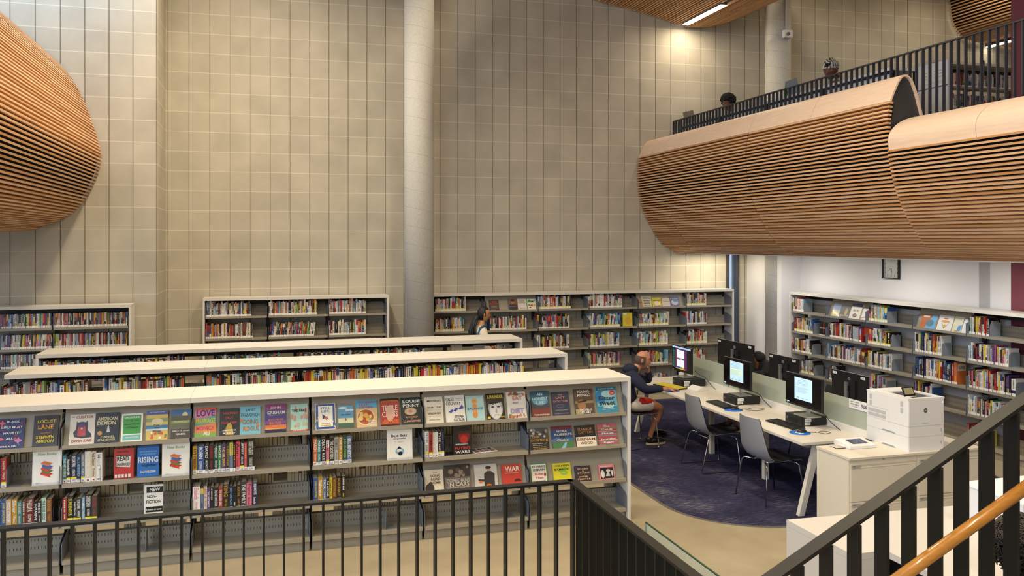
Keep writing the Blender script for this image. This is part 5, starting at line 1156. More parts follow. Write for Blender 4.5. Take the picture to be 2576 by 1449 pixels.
def mpad(cx, cy, lab, logo=False, mouse=True, ml=''):
    q = MB(); q.lathe([(.105, 0), (.105, .003)], BLU, n=36, M=T((cx, cy, .7412)))
    if logo: text(q, 'tpl', (cx-.02, cy, .7446), (0, -1, 0), (1, 0, 0), .10, .07, STK, .05)
    tag(q.build('mouse_mat', loc='auto'), lab, 'mouse mat')
    if mouse:
        q = MB(); q.sphere((0, 0, 0), (.055, .031, .034), BLKP, n=18, k=10, fn=lambda d: 1.0 if d.z > -.05 else .55); q.v = [(x, y, max(z, 0)) for x, y, z in q.v]
        o = q.build('mouse', loc=(cx+.03, cy+.01, .7448)); tag(o, ml, 'computer mouse')
        q = MB(); q.box(-.012, .02, -.003, .003, .028, .036, mat('wheel_grey', '3a3a3e')); q.build('wheel', parent=o, loc=(.02, 0, 0))
mpad(5.255, 7.56, 'round blue mouse mat with white letters on the nearest station', logo=True, ml='black mouse on the blue mat with white letters')
mpad(5.225, 8.80, 'round blue mouse mat under the end of the middle keyboard', ml='black mouse beside the middle keyboard')
pm = onz(1560+385/2.898, 840+412/2.898, .7415); mpad(pm[0]-.02, pm[1], 'round blue mouse mat under the hand of the man in navy', mouse=False)
def cable(pts, r, lab, m=BLKP, name='cable'):
    q = MB(); P = [tuple(p) for p in pts]; S = []
    for i in range(len(P)-1):
        p0, p1, p2, p3 = P[max(i-1, 0)], P[i], P[i+1], P[min(i+2, len(P)-1)]
        for k in range(6):
            t_ = k/6; S.append(tuple(.5*((2*p1[j])+(-p0[j]+p2[j])*t_+(2*p0[j]-5*p1[j]+4*p2[j]-p3[j])*t_*t_+(-p0[j]+3*p1[j]-3*p2[j]+p3[j])*t_**3) for j in range(3)))
    S.append(P[-1]); q.tube(S, r, m, n=6); return tag(q.build(name, loc='auto'), lab, 'cable')
zt_ = .7435
cable([(5.33, 7.58, zt_), (5.42, 7.52, zt_), (5.52, 7.56, zt_), (5.56, 7.48, zt_), (5.47, 7.44, zt_), (5.44, 7.52, zt_)], .0022, 'thin black mouse cable looping on the nearest station')
cable([(5.30, 8.82, zt_), (5.42, 8.80, zt_), (5.52, 8.84, zt_), (5.60, 8.74, zt_), (5.46, 8.68, zt_), (5.36, 8.76, zt_)], .0022, 'thin black mouse cable looping on the middle station')
for y in (7.95, 9.2, 10.5):
    cable([(5.58, y-.12, .95), (5.62, y-.17, .90), (5.70, y-.19, .86), (5.735, y-.22, .80), (5.745, y-.30, .76), (5.72, y-.42, zt_)], .004, 'black power cable hanging behind the '+{7.95: 'nearest', 9.2: 'middle', 10.5: 'game'}[y]+' screen')
cp_ = onz(1752, 981, .7415)
q = MB(); q.prism([(-.07, 0), (.08, 0), (.08, .03), (.02, .055), (-.07, .014)], 'y', -.11, .11, WHP, M=T((cp_[0], cp_[1], .7415), rz=.2)); tag(q.build('desk_scanner', loc='auto'), 'low white wedge-shaped scanner beside the black computer of the game screen', 'scanner')

# ================================================================ CHAIRS
GSH = mat('chair_shell_grey', '8d9096', rough=.4); BSH = mat('chair_inner_black', '1d1d20', rough=.6)
def shell_pt(s_, t_, off=0.0):
    P = [(.245, .425), (.22, .445), (.10, .440), (-.04, .430), (-.15, .438), (-.205, .475), (-.232, .54), (-.25, .62), (-.268, .71), (-.285, .80), (-.298, .875)]
    f = t_*(len(P)-1); i = min(int(f), len(P)-2); a = f-i
    x = P[i][0]*(1-a)+P[i+1][0]*a; z = P[i][1]*(1-a)+P[i+1][1]*a
    dx, dz = P[i+1][0]-P[i][0], P[i+1][1]-P[i][1]; l = math.hypot(dx, dz); nx, nz = dz/l, -dx/l     # outward (away from the sitter)
    nx, nz = (-nx, -nz) if False else (nx, nz)
    w = .215+.012*math.sin(math.pi*t_); w = w if t_ < .6 else w*(1-.22*((t_-.6)/.4)**1.4)
    cur = .045*s_*s_*(1 if t_ > .45 else .35+.65*t_/.45)
    x += cur*(1 if t_ > .4 else 0); z += cur*.35*(1 if t_ <= .45 else max(0, 1-(t_-.45)*5))
    return (x-off*(1 if t_ > .5 else 0), s_*w, z-off*(1 if t_ <= .5 else 0))
def shell_chair(loc, rz, lab, legs='sled', grp=None):
    t_ = empty('shell_chair', loc, lab, 'chair', grp, rz)
    for (m, off, nm) in ((BSH, -.004, 'inner_shell'), (GSH, .005, 'outer_shell')):
        q = MB(); A, B_ = 12, 26; vs = [shell_pt(-1+2*i/A, j/B_, off) for j in range(B_+1) for i in range(A+1)]
        n = len(vs); vs += [shell_pt(-1+2*i/A, j/B_, off+.004) for j in range(B_+1) for i in range(A+1)]
        fs = [];
        for j in range(B_):
            for i in range(A):
                a = j*(A+1)+i; fs.append((a, a+1, a+A+2, a+A+1)); fs.append((n+a, n+a+A+1, n+a+A+2, n+a+1))
        q.add(vs, fs, m, True); fs = []
        for j in range(B_):
            for i in (0, A):
                a = j*(A+1)+i; fs.append((a, a+A+1, n+a+A+1, n+a))
        for i in range(A):
            for j in (0, B_):
                a = j*(A+1)+i; fs.append((a, n+a, n+a+1, a+1))
        q.add(vs, fs, m, False); q.build(nm, parent=t_, loc=(0, 0, 0))
    r = .0065
    if legs == 'sled':
        for s_ in (-1, 1):
            q = MB(); y = s_*.23
            q.tube([(.16, s_*.12, .405), (.19, s_*.20, .40), (.205, y, .37), (.245, y+s_*.02, .03), (.235, y+s_*.02, .012), (.20, y+s_*.02, .007), (-.22, y+s_*.02, .007), (-.255, y+s_*.02, .012), (-.262, y+s_*.02, .03), (-.17, y, .37), (-.15, s_*.20, .405), (-.12, s_*.12, .41)], r, CHROME, n=8)
            tag(q.build('sled_leg', parent=t_, loc=(0, 0, 0)), 'bent chrome runner', None)
        q = MB(); q.tube([(-.16, -.2, .40), (-.16, .2, .40)], r, CHROME); q.tube([(.17, -.2, .40), (.17, .2, .40)], r, CHROME); q.build('seat_support', parent=t_, loc=(0, 0, 0))
    else:
        for sx in (-1, 1):
            for s_ in (-1, 1):
                q = MB(); q.tube([(sx*.13, s_*.10, .405), (sx*.18, s_*.19, .405), (sx*.195, s_*.215, .385), (sx*.245, s_*.262, .006)], .0085, CHROME, n=8); q.tube([(sx*.245, s_*.262, .0), (sx*.245, s_*.262, .012)], .011, BLKP, n=8); q.build('leg', parent=t_, loc=(0, 0, 0))
        q = MB(); q.tube([(.13, -.1, .405), (-.13, -.1, .405)], .0085, CHROME); q.tube([(.13, .1, .405), (-.13, .1, .405)], .0085, CHROME); q.build('seat_support', parent=t_, loc=(0, 0, 0))
    return t_
ZC = .0065
shell_chair((5.11, 9.10, ZC), 0, 'grey shell chair on bent chrome runners facing the middle text screen')
shell_chair((5.09, 7.84, ZC), .06, 'grey shell chair with four chrome legs facing the nearest text screen', legs='four')
shell_chair((4.68, 10.38, ZC), .05, 'grey shell chair under the seated man in the navy hoodie')
shell_chair((6.62, 9.15, ZC), math.pi, 'shell chair pushed in at the middle of the far desk side', legs='four')
shell_chair((6.62, 7.9, ZC), math.pi-.1, 'shell chair on the far desk side behind the cabinets', legs='sled')
shell_chair((6.98, 10.92, ZC), math.pi, 'shell chair under the person in the dark hood')

# ================================================================ CABINETS, PRINTER, TERMINAL
CABM = mat('cabinet_cream', 'dcd5c3', rough=.4)
def cabinet(x0, x1, y0, y1, h, lab):
    t_ = empty('filing_cabinet', ((x0+x1)/2, (y0+y1)/2, 0), lab, 'filing cabinet', None)
    q = MB(); q.box(x0+.001, x1-.001, y0+.012, y1, 0, h, CABM); q.build('body', parent=t_)
    for z0, z1 in ((.345, .685), (.015, .335)):
        d = MB(); d.box(x0+.018, x1-.018, y0, y0+.012, z0, z1-.045, CABM); d.prism([(y0, z1-.042), (y0+.012, z1-.042), (y0+.012, z1), (y0-.004, z1), (y0-.004, z1-.010), (y0+.004, z1-.03)], 'x', x0+.018, x1-.018, CABM)
        d = d.build('drawer', parent=t_)
        e = MB(); e.box(x0+.025, x0+.115, y0-.006, y0-.004, z1-.032, z1-.010, mat('label_grey', 'a9a7a4', rough=.4)); text(e, 'Office', (x0+.05, y0-.0064, z1-.020), (1, 0, 0), (0, 0, 1), .028, .008, mat('ink_black', BK['k'])); e.build('label_holder', parent=d)
    q = MB(); q.lathe([(.008, 0), (.008, .005), (.004, .006)], ALU, n=14, M=T((x0+.37, y0+.012, .708), rx=math.pi/2)); q.build('lock', parent=t_)
    return t_
cabinet(5.065, 5.805, 6.545, 7.02, .722, 'cream two-drawer filing cabinet at the end of the computer bench')
cabinet(5.805, 6.545, 6.545, 7.02, .722, 'cream filing cabinet to the right, partly behind the stair railing')
q = MB(); q.box(5.06, 6.55, 6.535, 7.025, .7225, .742, mat('laminate_top', 'd9d1c2', rough=.4, noise=.04, nscale=60)); tag(q.build('cabinet_worktop', loc='auto'), 'thin pale worktop over the two filing cabinets', 'worktop')
PW = mat('printer_white', 'e6e6e4', rough=.35); PG = mat('printer_vent_grey', 'bdbdc0', rough=.5); SEAM = mat('seam_grey', '8a8884', rough=.6)
px0, px1, py0, py1, pz = 5.735, 6.15, 6.585, 7.16, .7425
pr_ = empty('laser_printer', ((px0+px1)/2, (py0+py1)/2, pz), 'tall white laser printer with two paper trays on the filing cabinets', 'printer')
def rbox(x0, x1, y0, y1, z0, z1, m, r=.018):
    q = MB(); q.prism(rrect(x0, x1, y0, y1, r, 5), 'z', z0, z1, m); return q
rbox(px0, px1, py0, py1, pz, pz+.133, PW).build('lower_tray', parent=pr_)
rbox(px0, px1, py0, py1, pz+.1345, pz+.23, PW).build('upper_tray', parent=pr_)
q = rbox(px0, px1, py0, py1, pz+.232, pz+.470, PW)
for yy in (py1-.05, py0+.10):
    for k in range(2): q.quad((px0-.0008, yy, pz+.345+k*.06), (px0-.0008, yy-.035, pz+.345+k*.06), (px0-.0008, yy-.035, pz+.395+k*.06), (px0-.0008, yy, pz+.395+k*.06), PG)
for k in range(2): q.quad((px0-.0008, py1-.03, pz+.245+k*.042), (px0-.0008, py1-.28, pz+.245+k*.042), (px0-.0008, py1-.28, pz+.277+k*.042), (px0-.0008, py1-.03, pz+.277+k*.042), PG)
q.quad((px0-.0006, py1-.01, pz+.337), (px0-.0006, py1-.31, pz+.337), (px0-.0006, py1-.31, pz+.339), (px0-.0006, py1-.01, pz+.339), SEAM)
q.quad((px0-.0006, py1-.308, pz+.235), (px0-.0006, py1-.31, pz+.235), (px0-.0006, py1-.31, pz+.339), (px0-.0006, py1-.308, pz+.339), SEAM)
q.build('body', parent=pr_)
# top with sunken output tray
q = MB(); z0, z1 = pz+.4705, pz+.49
q.prism(rrect(px0, px1, py0, py1, .018, 5), 'z', z0, z0+.004, PW)
q.box(px0+.002, px0+.09, py0+.002, py1-.002, z0+.004, z1, PW); q.box(px1-.05, px1-.002, py0+.002, py1-.002, z0+.004, z1, PW); q.box(px0+.09, px1-.05, py0+.002, py0+.05, z0+.004, z1, PW); q.box(px0+.09, px1-.05, py1-.20, py1-.002, z0+.004, z1, PW)
q.build('top_cover', parent=pr_)
q = MB(); q.box(px0+.091, px1-.051, py0+.051, py1-.201, z0+.0045, z0+.006, mat('tray_dark', '2b2e38', rough=.5)); q.build('output_tray', parent=pr_)
q = MB(); Mt = T((px0+.10, py0+.10, z1), rx=math.radians(-28)); q.box(-.045, .075, 0, .012, .004, .095, BLKP, Mt); q.box(-.036, .066, -.001, 0, .022, .086, mat('panel_screen', '8a8468', rough=.2, emit=.15), Mt); q.box(-.04, .075, -.006, .02, -.004, .004, WHP, Mt)
q.build('control_panel', parent=pr_)
q = MB(); yf = py0-.0008; cxp, czp = px0+.195, pz+.375; n = 26
q.add([(cxp+.021*math.cos(6.2832*i/n), yf, czp+.021*math.sin(6.2832*i/n)) for i in range(n)], [tuple(range(n))], mat('ink_black', BK['k'])); text(q, 'hp', (cxp, yf-.0004, czp), (1, 0, 0), (.22, 0, .975), .026, .026, PW, .0)
text(q, 'LaserJet Enterprise', (px0+.07, yf, pz+.255), (1, 0, 0), (0, 0, 1), .06, .004, SEAM)
q.box(px0+.13, px0+.18, yf, yf+.001, pz+.247, pz+.262, STK); text(q, 'TPL R-4503', (px0+.185, yf-.0006, pz+.257), (1, 0, 0), (0, 0, 1), .07, .007, SEAM)
for k in (.18, .065): q.box(px1-.045, px1-.040, yf, yf+.001, pz+k-.012, pz+k+.018, SEAM)
q.box(px1-.03, px1-.022, yf, yf+.001, pz+.44, pz+.448, mat('power_led', 'f4f8ff', emit=2)); q.build('front_marks', parent=pr_)
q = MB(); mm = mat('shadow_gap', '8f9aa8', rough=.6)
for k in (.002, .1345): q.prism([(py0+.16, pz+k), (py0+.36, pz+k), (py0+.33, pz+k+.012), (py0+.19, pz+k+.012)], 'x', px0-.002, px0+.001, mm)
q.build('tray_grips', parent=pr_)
# card terminal
tt = empty('payment_terminal', (5.42, 6.90, .7425), 'white touch-screen print release terminal left of the printer', 'terminal', rz=.0)
q = MB(); Mt = T((5.42, 6.92, .7425), rz=.0)
q.prism([(-.115, 0), (.125, 0), (.125, .03), (.10, .058), (-.11, .030)], 'x', -.15, .15, PW, T((5.42, 6.92, .7425))); q.build('housing', parent=tt, bevel=.006)
q = MB(); a_ = math.atan2(.028, .21); q.box(-.085, .085, -.058, .058, 0, .0015, mat('terminal_screen', '3a4866', rough=.1), T((5.43, 6.915, .7425+.0455), rx=a_)); q.build('touch_screen', parent=tt)
q = MB(); q.box(5.17, 5.27, 6.86, 6.98, .752, .758, mat('clear_plate', 'd8dadc', rough=.1)); q.box(5.19, 5.25, 6.88, 6.96, .7581, .7600, hx('c8b890')); q.build('card_tray', parent=tt)

# ================================================================ SERVICE DESK IN THE FOREGROUND
QZ = mat('white_quartz', 'cdc8c1', rough=.35, noise=.05, nscale=300); 
nx_ = onz(2236, 1388, .74)[0]
sd = empty('service_desk', (4.2, 4.8, 0), 'white speckled stone service desk behind the stair railing', 'desk')
q = MB(); q.prism([(3.53, 5.235), (3.53, 4.54), (nx_, 4.54), (nx_, 3.4), (5.35, 3.4), (5.35, 5.14)], 'z', .698, .74, QZ); q.build('counter_top', parent=sd)
q = MB(); q.prism([(3.53, 5.235), (3.53, 4.54), (3.76, 4.54), (3.76, 5.22)], 'z', 0, .697, QZ); q.build('side_panel', parent=sd)
q = MB(); q.box(3.76, 5.35, 5.08, 5.14, 0, .697, QZ); q.build('back_panel', parent=sd)
q = MB(); q.box(nx_+.3, 5.33, 4.2, 5.0, .02, .697, DKGR); q.build('drawer_pedestal', parent=sd)
q = MB(); q.box(4.69, 5.33, 4.36, 4.87, .7405, 1.0, mat('screen_panel_white', 'dfe0e6', rough=.5)); q.box(4.685, 5.335, 4.355, 4.875, 1.0, 1.012, mat('rim_white', 'f0f0f2')); q.build('raised_shelf', parent=sd)

# ================================================================ WALL CLOCK
ck = empty('wall_clock', (9.04, 10.72, 2.135), 'square silver wall clock with dark frame on the white wall', 'clock')
y0, y1, z0, z1 = 10.545, 10.895, 2.135, 2.445
q = MB(); b_ = .014
q.box(9.005, 9.045, y0, y1, z0, z0+b_, BLKP); q.box(9.005, 9.045, y0, y1, z1-b_, z1, BLKP); q.box(9.005, 9.045, y0, y0+b_, z0+b_, z1-b_, BLKP); q.box(9.005, 9.045, y1-b_, y1, z0+b_, z1-b_, BLKP); q.build('frame', parent=ck)
q = MB(); q.box(9.03, 9.044, y0+b_, y1-b_, z0+b_, z1-b_, mat('dial_silver', 'c9ccc8', rough=.35, metal=.3)); 
cy_, cz_ = (y0+y1)/2, (z0+z1)/2; ik = mat('ink_black', BK['k'])
for h_ in range(1, 13):
    a = math.radians(90-30*h_); f_ = 1/max(abs(math.cos(a)), abs(math.sin(a))); f_ = min(f_, 1.22)
    text(q, str(h_), (9.0295, cy_-.125*math.cos(a)*f_, cz_+.112*math.sin(a)*f_), (0, -1, 0), (0, 0, 1), .018 if h_ < 10 else .026, .026, ik, fit=True)
q.build('dial', parent=ck)
for ang, ln, w_, nm in ((-78, .06, .008, 'hour_hand'), (-82, .10, .006, 'minute_hand'), (-145, .10, .002, 'second_hand')):
    q = MB(); a = math.radians(ang); dy, dz = -math.cos(a), math.sin(a)
    q.add([(9.026, cy_+dz*w_, cz_-dy*w_), (9.026, cy_-dz*w_, cz_+dy*w_), (9.026, cy_+dy*ln, cz_+dz*ln)], [(0, 1, 2)], ik); q.add([(9.0255, cy_+dz*w_, cz_-dy*w_), (9.0255, cy_+dy*ln, cz_+dz*ln), (9.0255, cy_-dz*w_, cz_+dy*w_)], [(0, 1, 2)], ik); q.build(nm, parent=ck)

# ================================================================ UPPER FLOOR FURNITURE
BW = mat('desk_white_cool', 'dde3ee', rough=.4); NV = mat('modesty_navy', '1f2638', rough=.6)
DZ = 4.80
for i in range(4):
    ya = 12.70-i*1.36
    t_ = empty('upper_desk', (7.46, ya+.62, ZU), ['white high desk on the upper floor with the lone laptop nearest the back wall', 'white high desk on the upper floor in front of the person with headphones', 'white high desk on the upper floor with the green bottle and laptop', 'white high desk on the upper floor in front of the person in the headscarf'][i], 'desk')
    q = MB(); q.box(7.27, 7.66, ya, ya+1.34, DZ-.035, DZ, BW); q.build('desktop', parent=t_)
    q = MB(); q.box(7.28, 7.295, ya+.05, ya+1.29, DZ-.30, DZ-.075, BW); q.build('modesty_panel', parent=t_)
    q = MB(); q.box(7.30, 7.31, ya+.04, ya+1.30, DZ-.34, DZ-.036, NV); q.build('cable_screen', parent=t_)
    for y in (ya+.0, ya+1.30):
        for x in (7.275, 7.61):
            q = MB(); q.box(x, x+.04, y, y+.04, ZU+.001, DZ-.036, BLK); q.build('leg', parent=t_)
def laptop(x, y, z, rz, lab, m):
    t_ = empty('laptop', (x, y, z), lab, 'laptop', rz=rz)
    q = MB(); q.box(-.0, .22, -.16, .16, 0, .014, m); q.build('base', parent=t_, loc=(0, 0, 0))
    q = MB(); q.box(-.006, 0, -.16, .16, .0, .225, m, T((0, 0, .014), ry=-.30)); q.build('lid', parent=t_, loc=(0, 0, 0))
    return t_
laptop(7.38, 13.87, DZ+.0005, .12, 'grey open laptop standing alone at the far end of the upper floor', mat('laptop_grey', '857d76', rough=.4))
laptop(7.38, onx(2003, 212, 7.4)[1], DZ+.0005, -.1, 'silver laptop beside the green bottle on the upper floor', mat('laptop_silver', '8b93a6', rough=.35, metal=.4))
q = MB(); gb_ = onx(1977, 222, 7.45); q.lathe([(.030, 0), (.031, .12), (.028, .15), (.013, .19), (.012, .235)], mat('green_bottle_glass', '1f7a34', rough=.1, coat=.6), n=18, M=T((7.45, gb_[1], DZ+.0005)))
bt = q.build('glass_bottle', loc='auto'); tag(bt, 'green glass bottle with pale cap on the upper floor desk', 'bottle')
q = MB(); q.lathe([(.0135, 0), (.0135, .02)], WHP, n=14, M=T((7.45, gb_[1], DZ+.0005+.236))); q.build('cap', parent=bt)
# tall white cabinet
wc = empty('notice_board', (8.52, 9.3, ZU), 'tall white board with pinned notices behind the upper railing', 'notice board')
y0_, y1_ = onx(2384, 150, 8.5)[1], onx(2306, 172, 8.5)[1]
q = MB(); q.box(8.5, 8.545, y0_, y1_, ZU, ZU+1.26, mat('cabinet_cool_white', 'dfe2ea', rough=.4)); q.build('board', parent=wc)
q = MB(); q.box(8.494, 8.4995, y0_, y1_, ZU+.93, ZU+.94, DKGR); q.build('panel_joint', parent=wc)
for a, b_ in ((y0_+.06, y0_+.28), (y0_+.32, y1_-.05)):
    q = MB(); q.box(8.496, 8.4994, a, b_, ZU+1.0, ZU+1.2, STK)
    for k in range(3): q.quad((8.4955, a+.03, ZU+1.06+k*.04), (8.4955, b_-.05, ZU+1.06+k*.04), (8.4955, b_-.05, ZU+1.066+k*.04), (8.4955, a+.03, ZU+1.066+k*.04), SEAM)
    q.build('notice', parent=wc)
pn = MB(); pn.box(8.2, 8.22, 10.0, 11.0, ZU, ZU+1.02, mat('pale_screen', 'cfc9bd', rough=.6)); pn.box(8.2, 8.22, 11.0, 11.4, ZU, ZU+1.02, mat('pale_screen', 'cfc9bd')); tag(pn.build('room_divider', loc='auto'), 'low pale divider on the upper floor right of the headscarf', 'divider')
# raking prop against the railing
pr2 = MB(); a_, b_ = onx(2474, 157, 7.18), onx(2459, 260, 7.18); pr2.tube([a_, (7.18, b_[1], b_[2]-.6)], .012, mat('grey_tube', '6f757c', rough=.4, metal=.3)); pr2.tube([a_, (7.13, a_[1]-.05, a_[2]+.0)], .010, BLK)
pr2.build('stay_bar', parent=ug)
# ================================================================ PEOPLE
def skin_tone(name, h):
    m = mat(name, h, rough=.5, noise=.05, nscale=40); m.node_tree.nodes['Principled BSDF'].inputs['Subsurface Weight'].default_value = .08
    m.node_tree.nodes['Principled BSDF'].inputs['Subsurface Radius'].default_value = (.02, .008, .004); return m
def skinned(chains, sub=2):
    """grow one smooth surface round connected joint chains of (x,y,z,r[,r2])"""
    vs = []; rad = []; ed = []; idx = {}
    for ch in chains:
        prev = None
        for p in ch:
            k = (round(p[0], 3), round(p[1], 3), round(p[2], 3))
            if k not in idx: idx[k] = len(vs); vs.append(p[:3]); rad.append((p[3], p[4] if len(p) > 4 else p[3]))
            if prev is not None and prev != idx[k]: ed.append((prev, idx[k]))
            prev = idx[k]
    me = bpy.data.meshes.new('sk'); me.from_pydata(vs, ed, []); ob = bpy.data.objects.new('sk', me); COL.objects.link(ob)
    sm = ob.modifiers.new('s', 'SKIN'); sm.use_smooth_shade = True; sm.branch_smoothing = .6
    if not me.skin_vertices: bpy.context.view_layer.objects.active = ob; 
    for i, v in enumerate(me.skin_vertices[0].data):
        v.radius = rad[i]; v.use_root = (i == 0)
    ss = ob.modifiers.new('b', 'SUBSURF'); ss.levels = sub; ss.render_levels = sub
    bpy.context.view_layer.update(); dg = bpy.context.evaluated_depsgraph_get(); ev = ob.evaluated_get(dg); m2 = ev.to_mesh()
    V = [tuple(v.co) for v in m2.vertices]; Fs = [tuple(p.vertices) for p in m2.polygons]
    ev.to_mesh_clear(); bpy.data.objects.remove(ob); bpy.data.meshes.remove(me)
    return V, Fs
def add_skin(mb, chains, m, sub=2):
    V, Fs = skinned(chains, sub); mb.add(V, Fs, m, True)
def head_geo(mb, M, m, sc=1.0, jaw=1.0):
    n, k = 44, 34; vs = []; g = lambda a, c: math.exp(-(a/c)**2)
    for j in range(k+1):
        th = math.pi*j/k
        for i in range(n):
            ph = 2*math.pi*i/n; x, y, z = math.sin(th)*math.cos(ph), math.sin(th)*math.sin(ph), math.cos(th)
            X, Y, Z = x*.098, y*.077, z*.118
            if z < 0:
                t_ = (-z)**1.4; Y *= 1-.30*t_*jaw; X *= (1-.05*t_) if x > 0 else (1-.50*t_)
            if x > 0:
                f_ = x
                X += f_*(.024*g(Y, .013)*g(Z+.024, .020)+.010*g(Y, .010)*g(Z-.005, .02))       # nose
                X -= f_*.010*g(abs(Y)-.031, .015)*g(Z-.012, .012)                                # sockets
                X += f_*.006*g(abs(Y)-.028, .03)*g(Z-.034, .010)                                # brow
                X += f_*(.007*g(Y, .020)*g(Z+.056, .006)+.007*g(Y, .019)*g(Z+.068, .006))        # lips
                X += f_*.010*g(Y, .022)*g(Z+.098, .014)                                          # chin
                X -= f_*.004*g(Y, .02)*g(Z+.083, .006)
            vs.append((X*sc, Y*sc, Z*sc))
    fs = [(j*n+i, (j+1)*n+i, (j+1)*n+(i+1) % n, j*n+(i+1) % n) for j in range(k) for i in range(n)]
    mb.add(vs, fs, m, True, M)
    for s_ in (-1, 1):
        mb.sphere((-.008*sc, s_*.079*sc, -.008*sc), (.017*sc, .009*sc, .031*sc), m, n=12, k=8, fn=lambda d: 1+.15*d.z, M=M)
        mb.sphere((-.004*sc, s_*.086*sc, -.004*sc), (.009*sc, .003*sc, .018*sc), m, n=10, k=6, M=M)
def face_parts(root, M, sc=1.0, lip='a85a50', brow='2a1c14', iris='2a1a10', lids=None, beard=None):
    q = MB()
    for s_ in (-1, 1): q.sphere((.0725*sc, s_*.031*sc, .010*sc), (.0125*sc, .0125*sc, .0075*sc), mat('eye_white', 'cfc8c0', rough=.2), n=12, k=8, M=M)
    for s_ in (-1, 1): q.sphere((.0822*sc, s_*.031*sc, .010*sc), (.0035*sc, .0055*sc, .0055*sc), mat('iris_'+iris, iris, rough=.15), n=10, k=6, M=M)
    q.build('eyes', parent=root)
    q = MB()
    for s_ in (-1, 1): q.tube([(.090*sc, s_*.014*sc, .032*sc), (.092*sc, s_*.030*sc, .037*sc), (.080*sc, s_*.048*sc, .030*sc)], [.003*sc, .0038*sc, .002*sc], mat('brow_'+brow, brow, rough=.9), n=6, M=M)
    q.build('eyebrows', parent=root)
    q = MB(); q.sphere((.098*sc, 0, -.0565*sc), (.006*sc, .021*sc, .0045*sc), mat('lip_'+lip, lip, rough=.4), n=14, k=8, M=M); q.sphere((.097*sc, 0, -.0665*sc), (.007*sc, .019*sc, .0055*sc), mat('lip_'+lip, lip), n=14, k=8, M=M); q.build('lips', parent=root)
def hand_geo(mb, O, fwd, palm, m, right=True, curl=.5, sc=1.0, spread=1.0, thumb=.6):
    """palm plus five jointed fingers; fwd = wrist to fingertips, palm = direction the palm faces"""
    f_ = Vector(fwd).normalized(); p_ = Vector(palm); p_ = (p_-f_*p_.dot(f_)).normalized(); s_ = f_.cross(p_)*(1 if right else -1)
    O = Vector(O); P = lambda a, b, c: tuple(O+f_*a*sc+s_*b*sc+p_*c*sc)
    vs = []; n = 12; prof = [(0, .024, .017), (.02, .028, .016), (.05, .038, .015), (.08, .042, .0135), (.092, .040, .011)]
    for (a, w, t_) in prof:
        for i in range(n):
            an = 2*math.pi*i/n; vs.append(P(a, w*math.cos(an), t_*math.sin(an)))
    fs = [(j*n+i, j*n+(i+1) % n, (j+1)*n+(i+1) % n, (j+1)*n+i) for j in range(len(prof)-1) for i in range(n)]+[tuple(range(n))[::-1], tuple(range((len(prof)-1)*n, len(prof)*n))]
    mb.add(vs, fs, m, True)
    for k, (b, L_) in enumerate(((-.030, .070), (-.010, .080), (.010, .074), (.029, .058))):
        pts = [P(.078, b, 0), P(.092, b*1.05*spread, 0)]; ang = 0; a, c = .092, 0; r = [.0092, .0090]
        for q_, seg in enumerate((.45, .30, .25)):
            ang += curl*(.55+.12*k*.5)*(1 if q_ else .8); a += L_*seg*math.cos(ang); c += L_*seg*math.sin(ang)
            pts.append(P(a, b*(1.05+.08*(q_+1)*spread), c)); r.append([.0085, .0078, .0062][q_])
        a += .004*math.cos(ang); c += .004*math.sin(ang); pts.append(P(a, b*1.3*spread, c)); r.append(.0025)
        mb.tube(pts, [x*sc for x in r], m, n=8)
    mb.tube([P(.018, -.022, .004), P(.040, -.045, .010+thumb*.006), P(.062, -.056, .014+thumb*.014), P(.082, -.058, .016+thumb*.022), P(.087, -.058, .017+thumb*.024)], [.013*sc, .0115*sc, .0098*sc, .0075*sc, .003*sc], m, n=8)
def curls(mb, C_, R_, m, n=260, r=.017, seed=1, cut=None):
    rr = random.Random(seed); C_ = Vector(C_); made = 0
    while made < n:
        d = Vector((rr.gauss(0, 1), rr.gauss(0, 1), rr.gauss(0, 1))).normalized()
        if cut and cut(d): continue
        p = C_+Vector((d.x*R_[0], d.y*R_[1], d.z*R_[2]))*rr.uniform(.90, 1.04)
        mb.sphere(tuple(p), r*rr.uniform(.6, 1.2), m, n=7, k=5); made += 1
def person(loc, lab, rz=0): return empty('person', loc, lab, 'person')

# ---- man at the first computer ------------------------------------------------
SK1 = skin_tone('skin_tanned', 'b57d5e'); NAVY = mat('cotton_navy', '161a33', rough=.9, noise=.12, nscale=30); 
man = person((4.68, 10.38, 0), 'balding man in navy hoodie and red and white shorts, chin on hand, using a mouse')
Hd = T((4.80, 10.36, 1.128), rz=math.radians(-20), ry=math.radians(10))
b = MB()
add_skin(b, [[(4.60, 10.38, .60, .09), (4.59, 10.38, .82, .09), (4.66, 10.38, .97, .085), (4.73, 10.375, 1.03, .056), (4.775, 10.37, 1.075, .055)],
             [(4.60, 10.38, .60, .09), (4.63, 10.30, .56, .085), (4.88, 10.285, .545, .070), (5.03, 10.28, .50, .058), (5.02, 10.30, .42, .052), (4.965, 10.33, .28, .050), (4.915, 10.35, .15, .034), (4.905, 10.355, .075, .036), (4.98, 10.357, .045, .034)],
             [(4.60, 10.38, .60, .09), (4.63, 10.47, .56, .085), (4.92, 10.51, .545, .070), (5.08, 10.54, .49, .056), (5.09, 10.58, .40, .050), (5.12, 10.66, .26, .046), (5.14, 10.72, .13, .034), (5.15, 10.735, .075, .034), (5.22, 10.75, .045, .03)]], SK1)
add_skin(b, [[(4.90, 10.065, .785, .034), (5.00, 10.075, .782, .027), (5.035, 10.08, .780, .026)]], SK1)
add_skin(b, [[(4.955, 10.52, .93, .033), (4.93, 10.47, 1.0, .026), (4.925, 10.455, 1.02, .025)]], SK1)
head_geo(b, Hd, SK1)
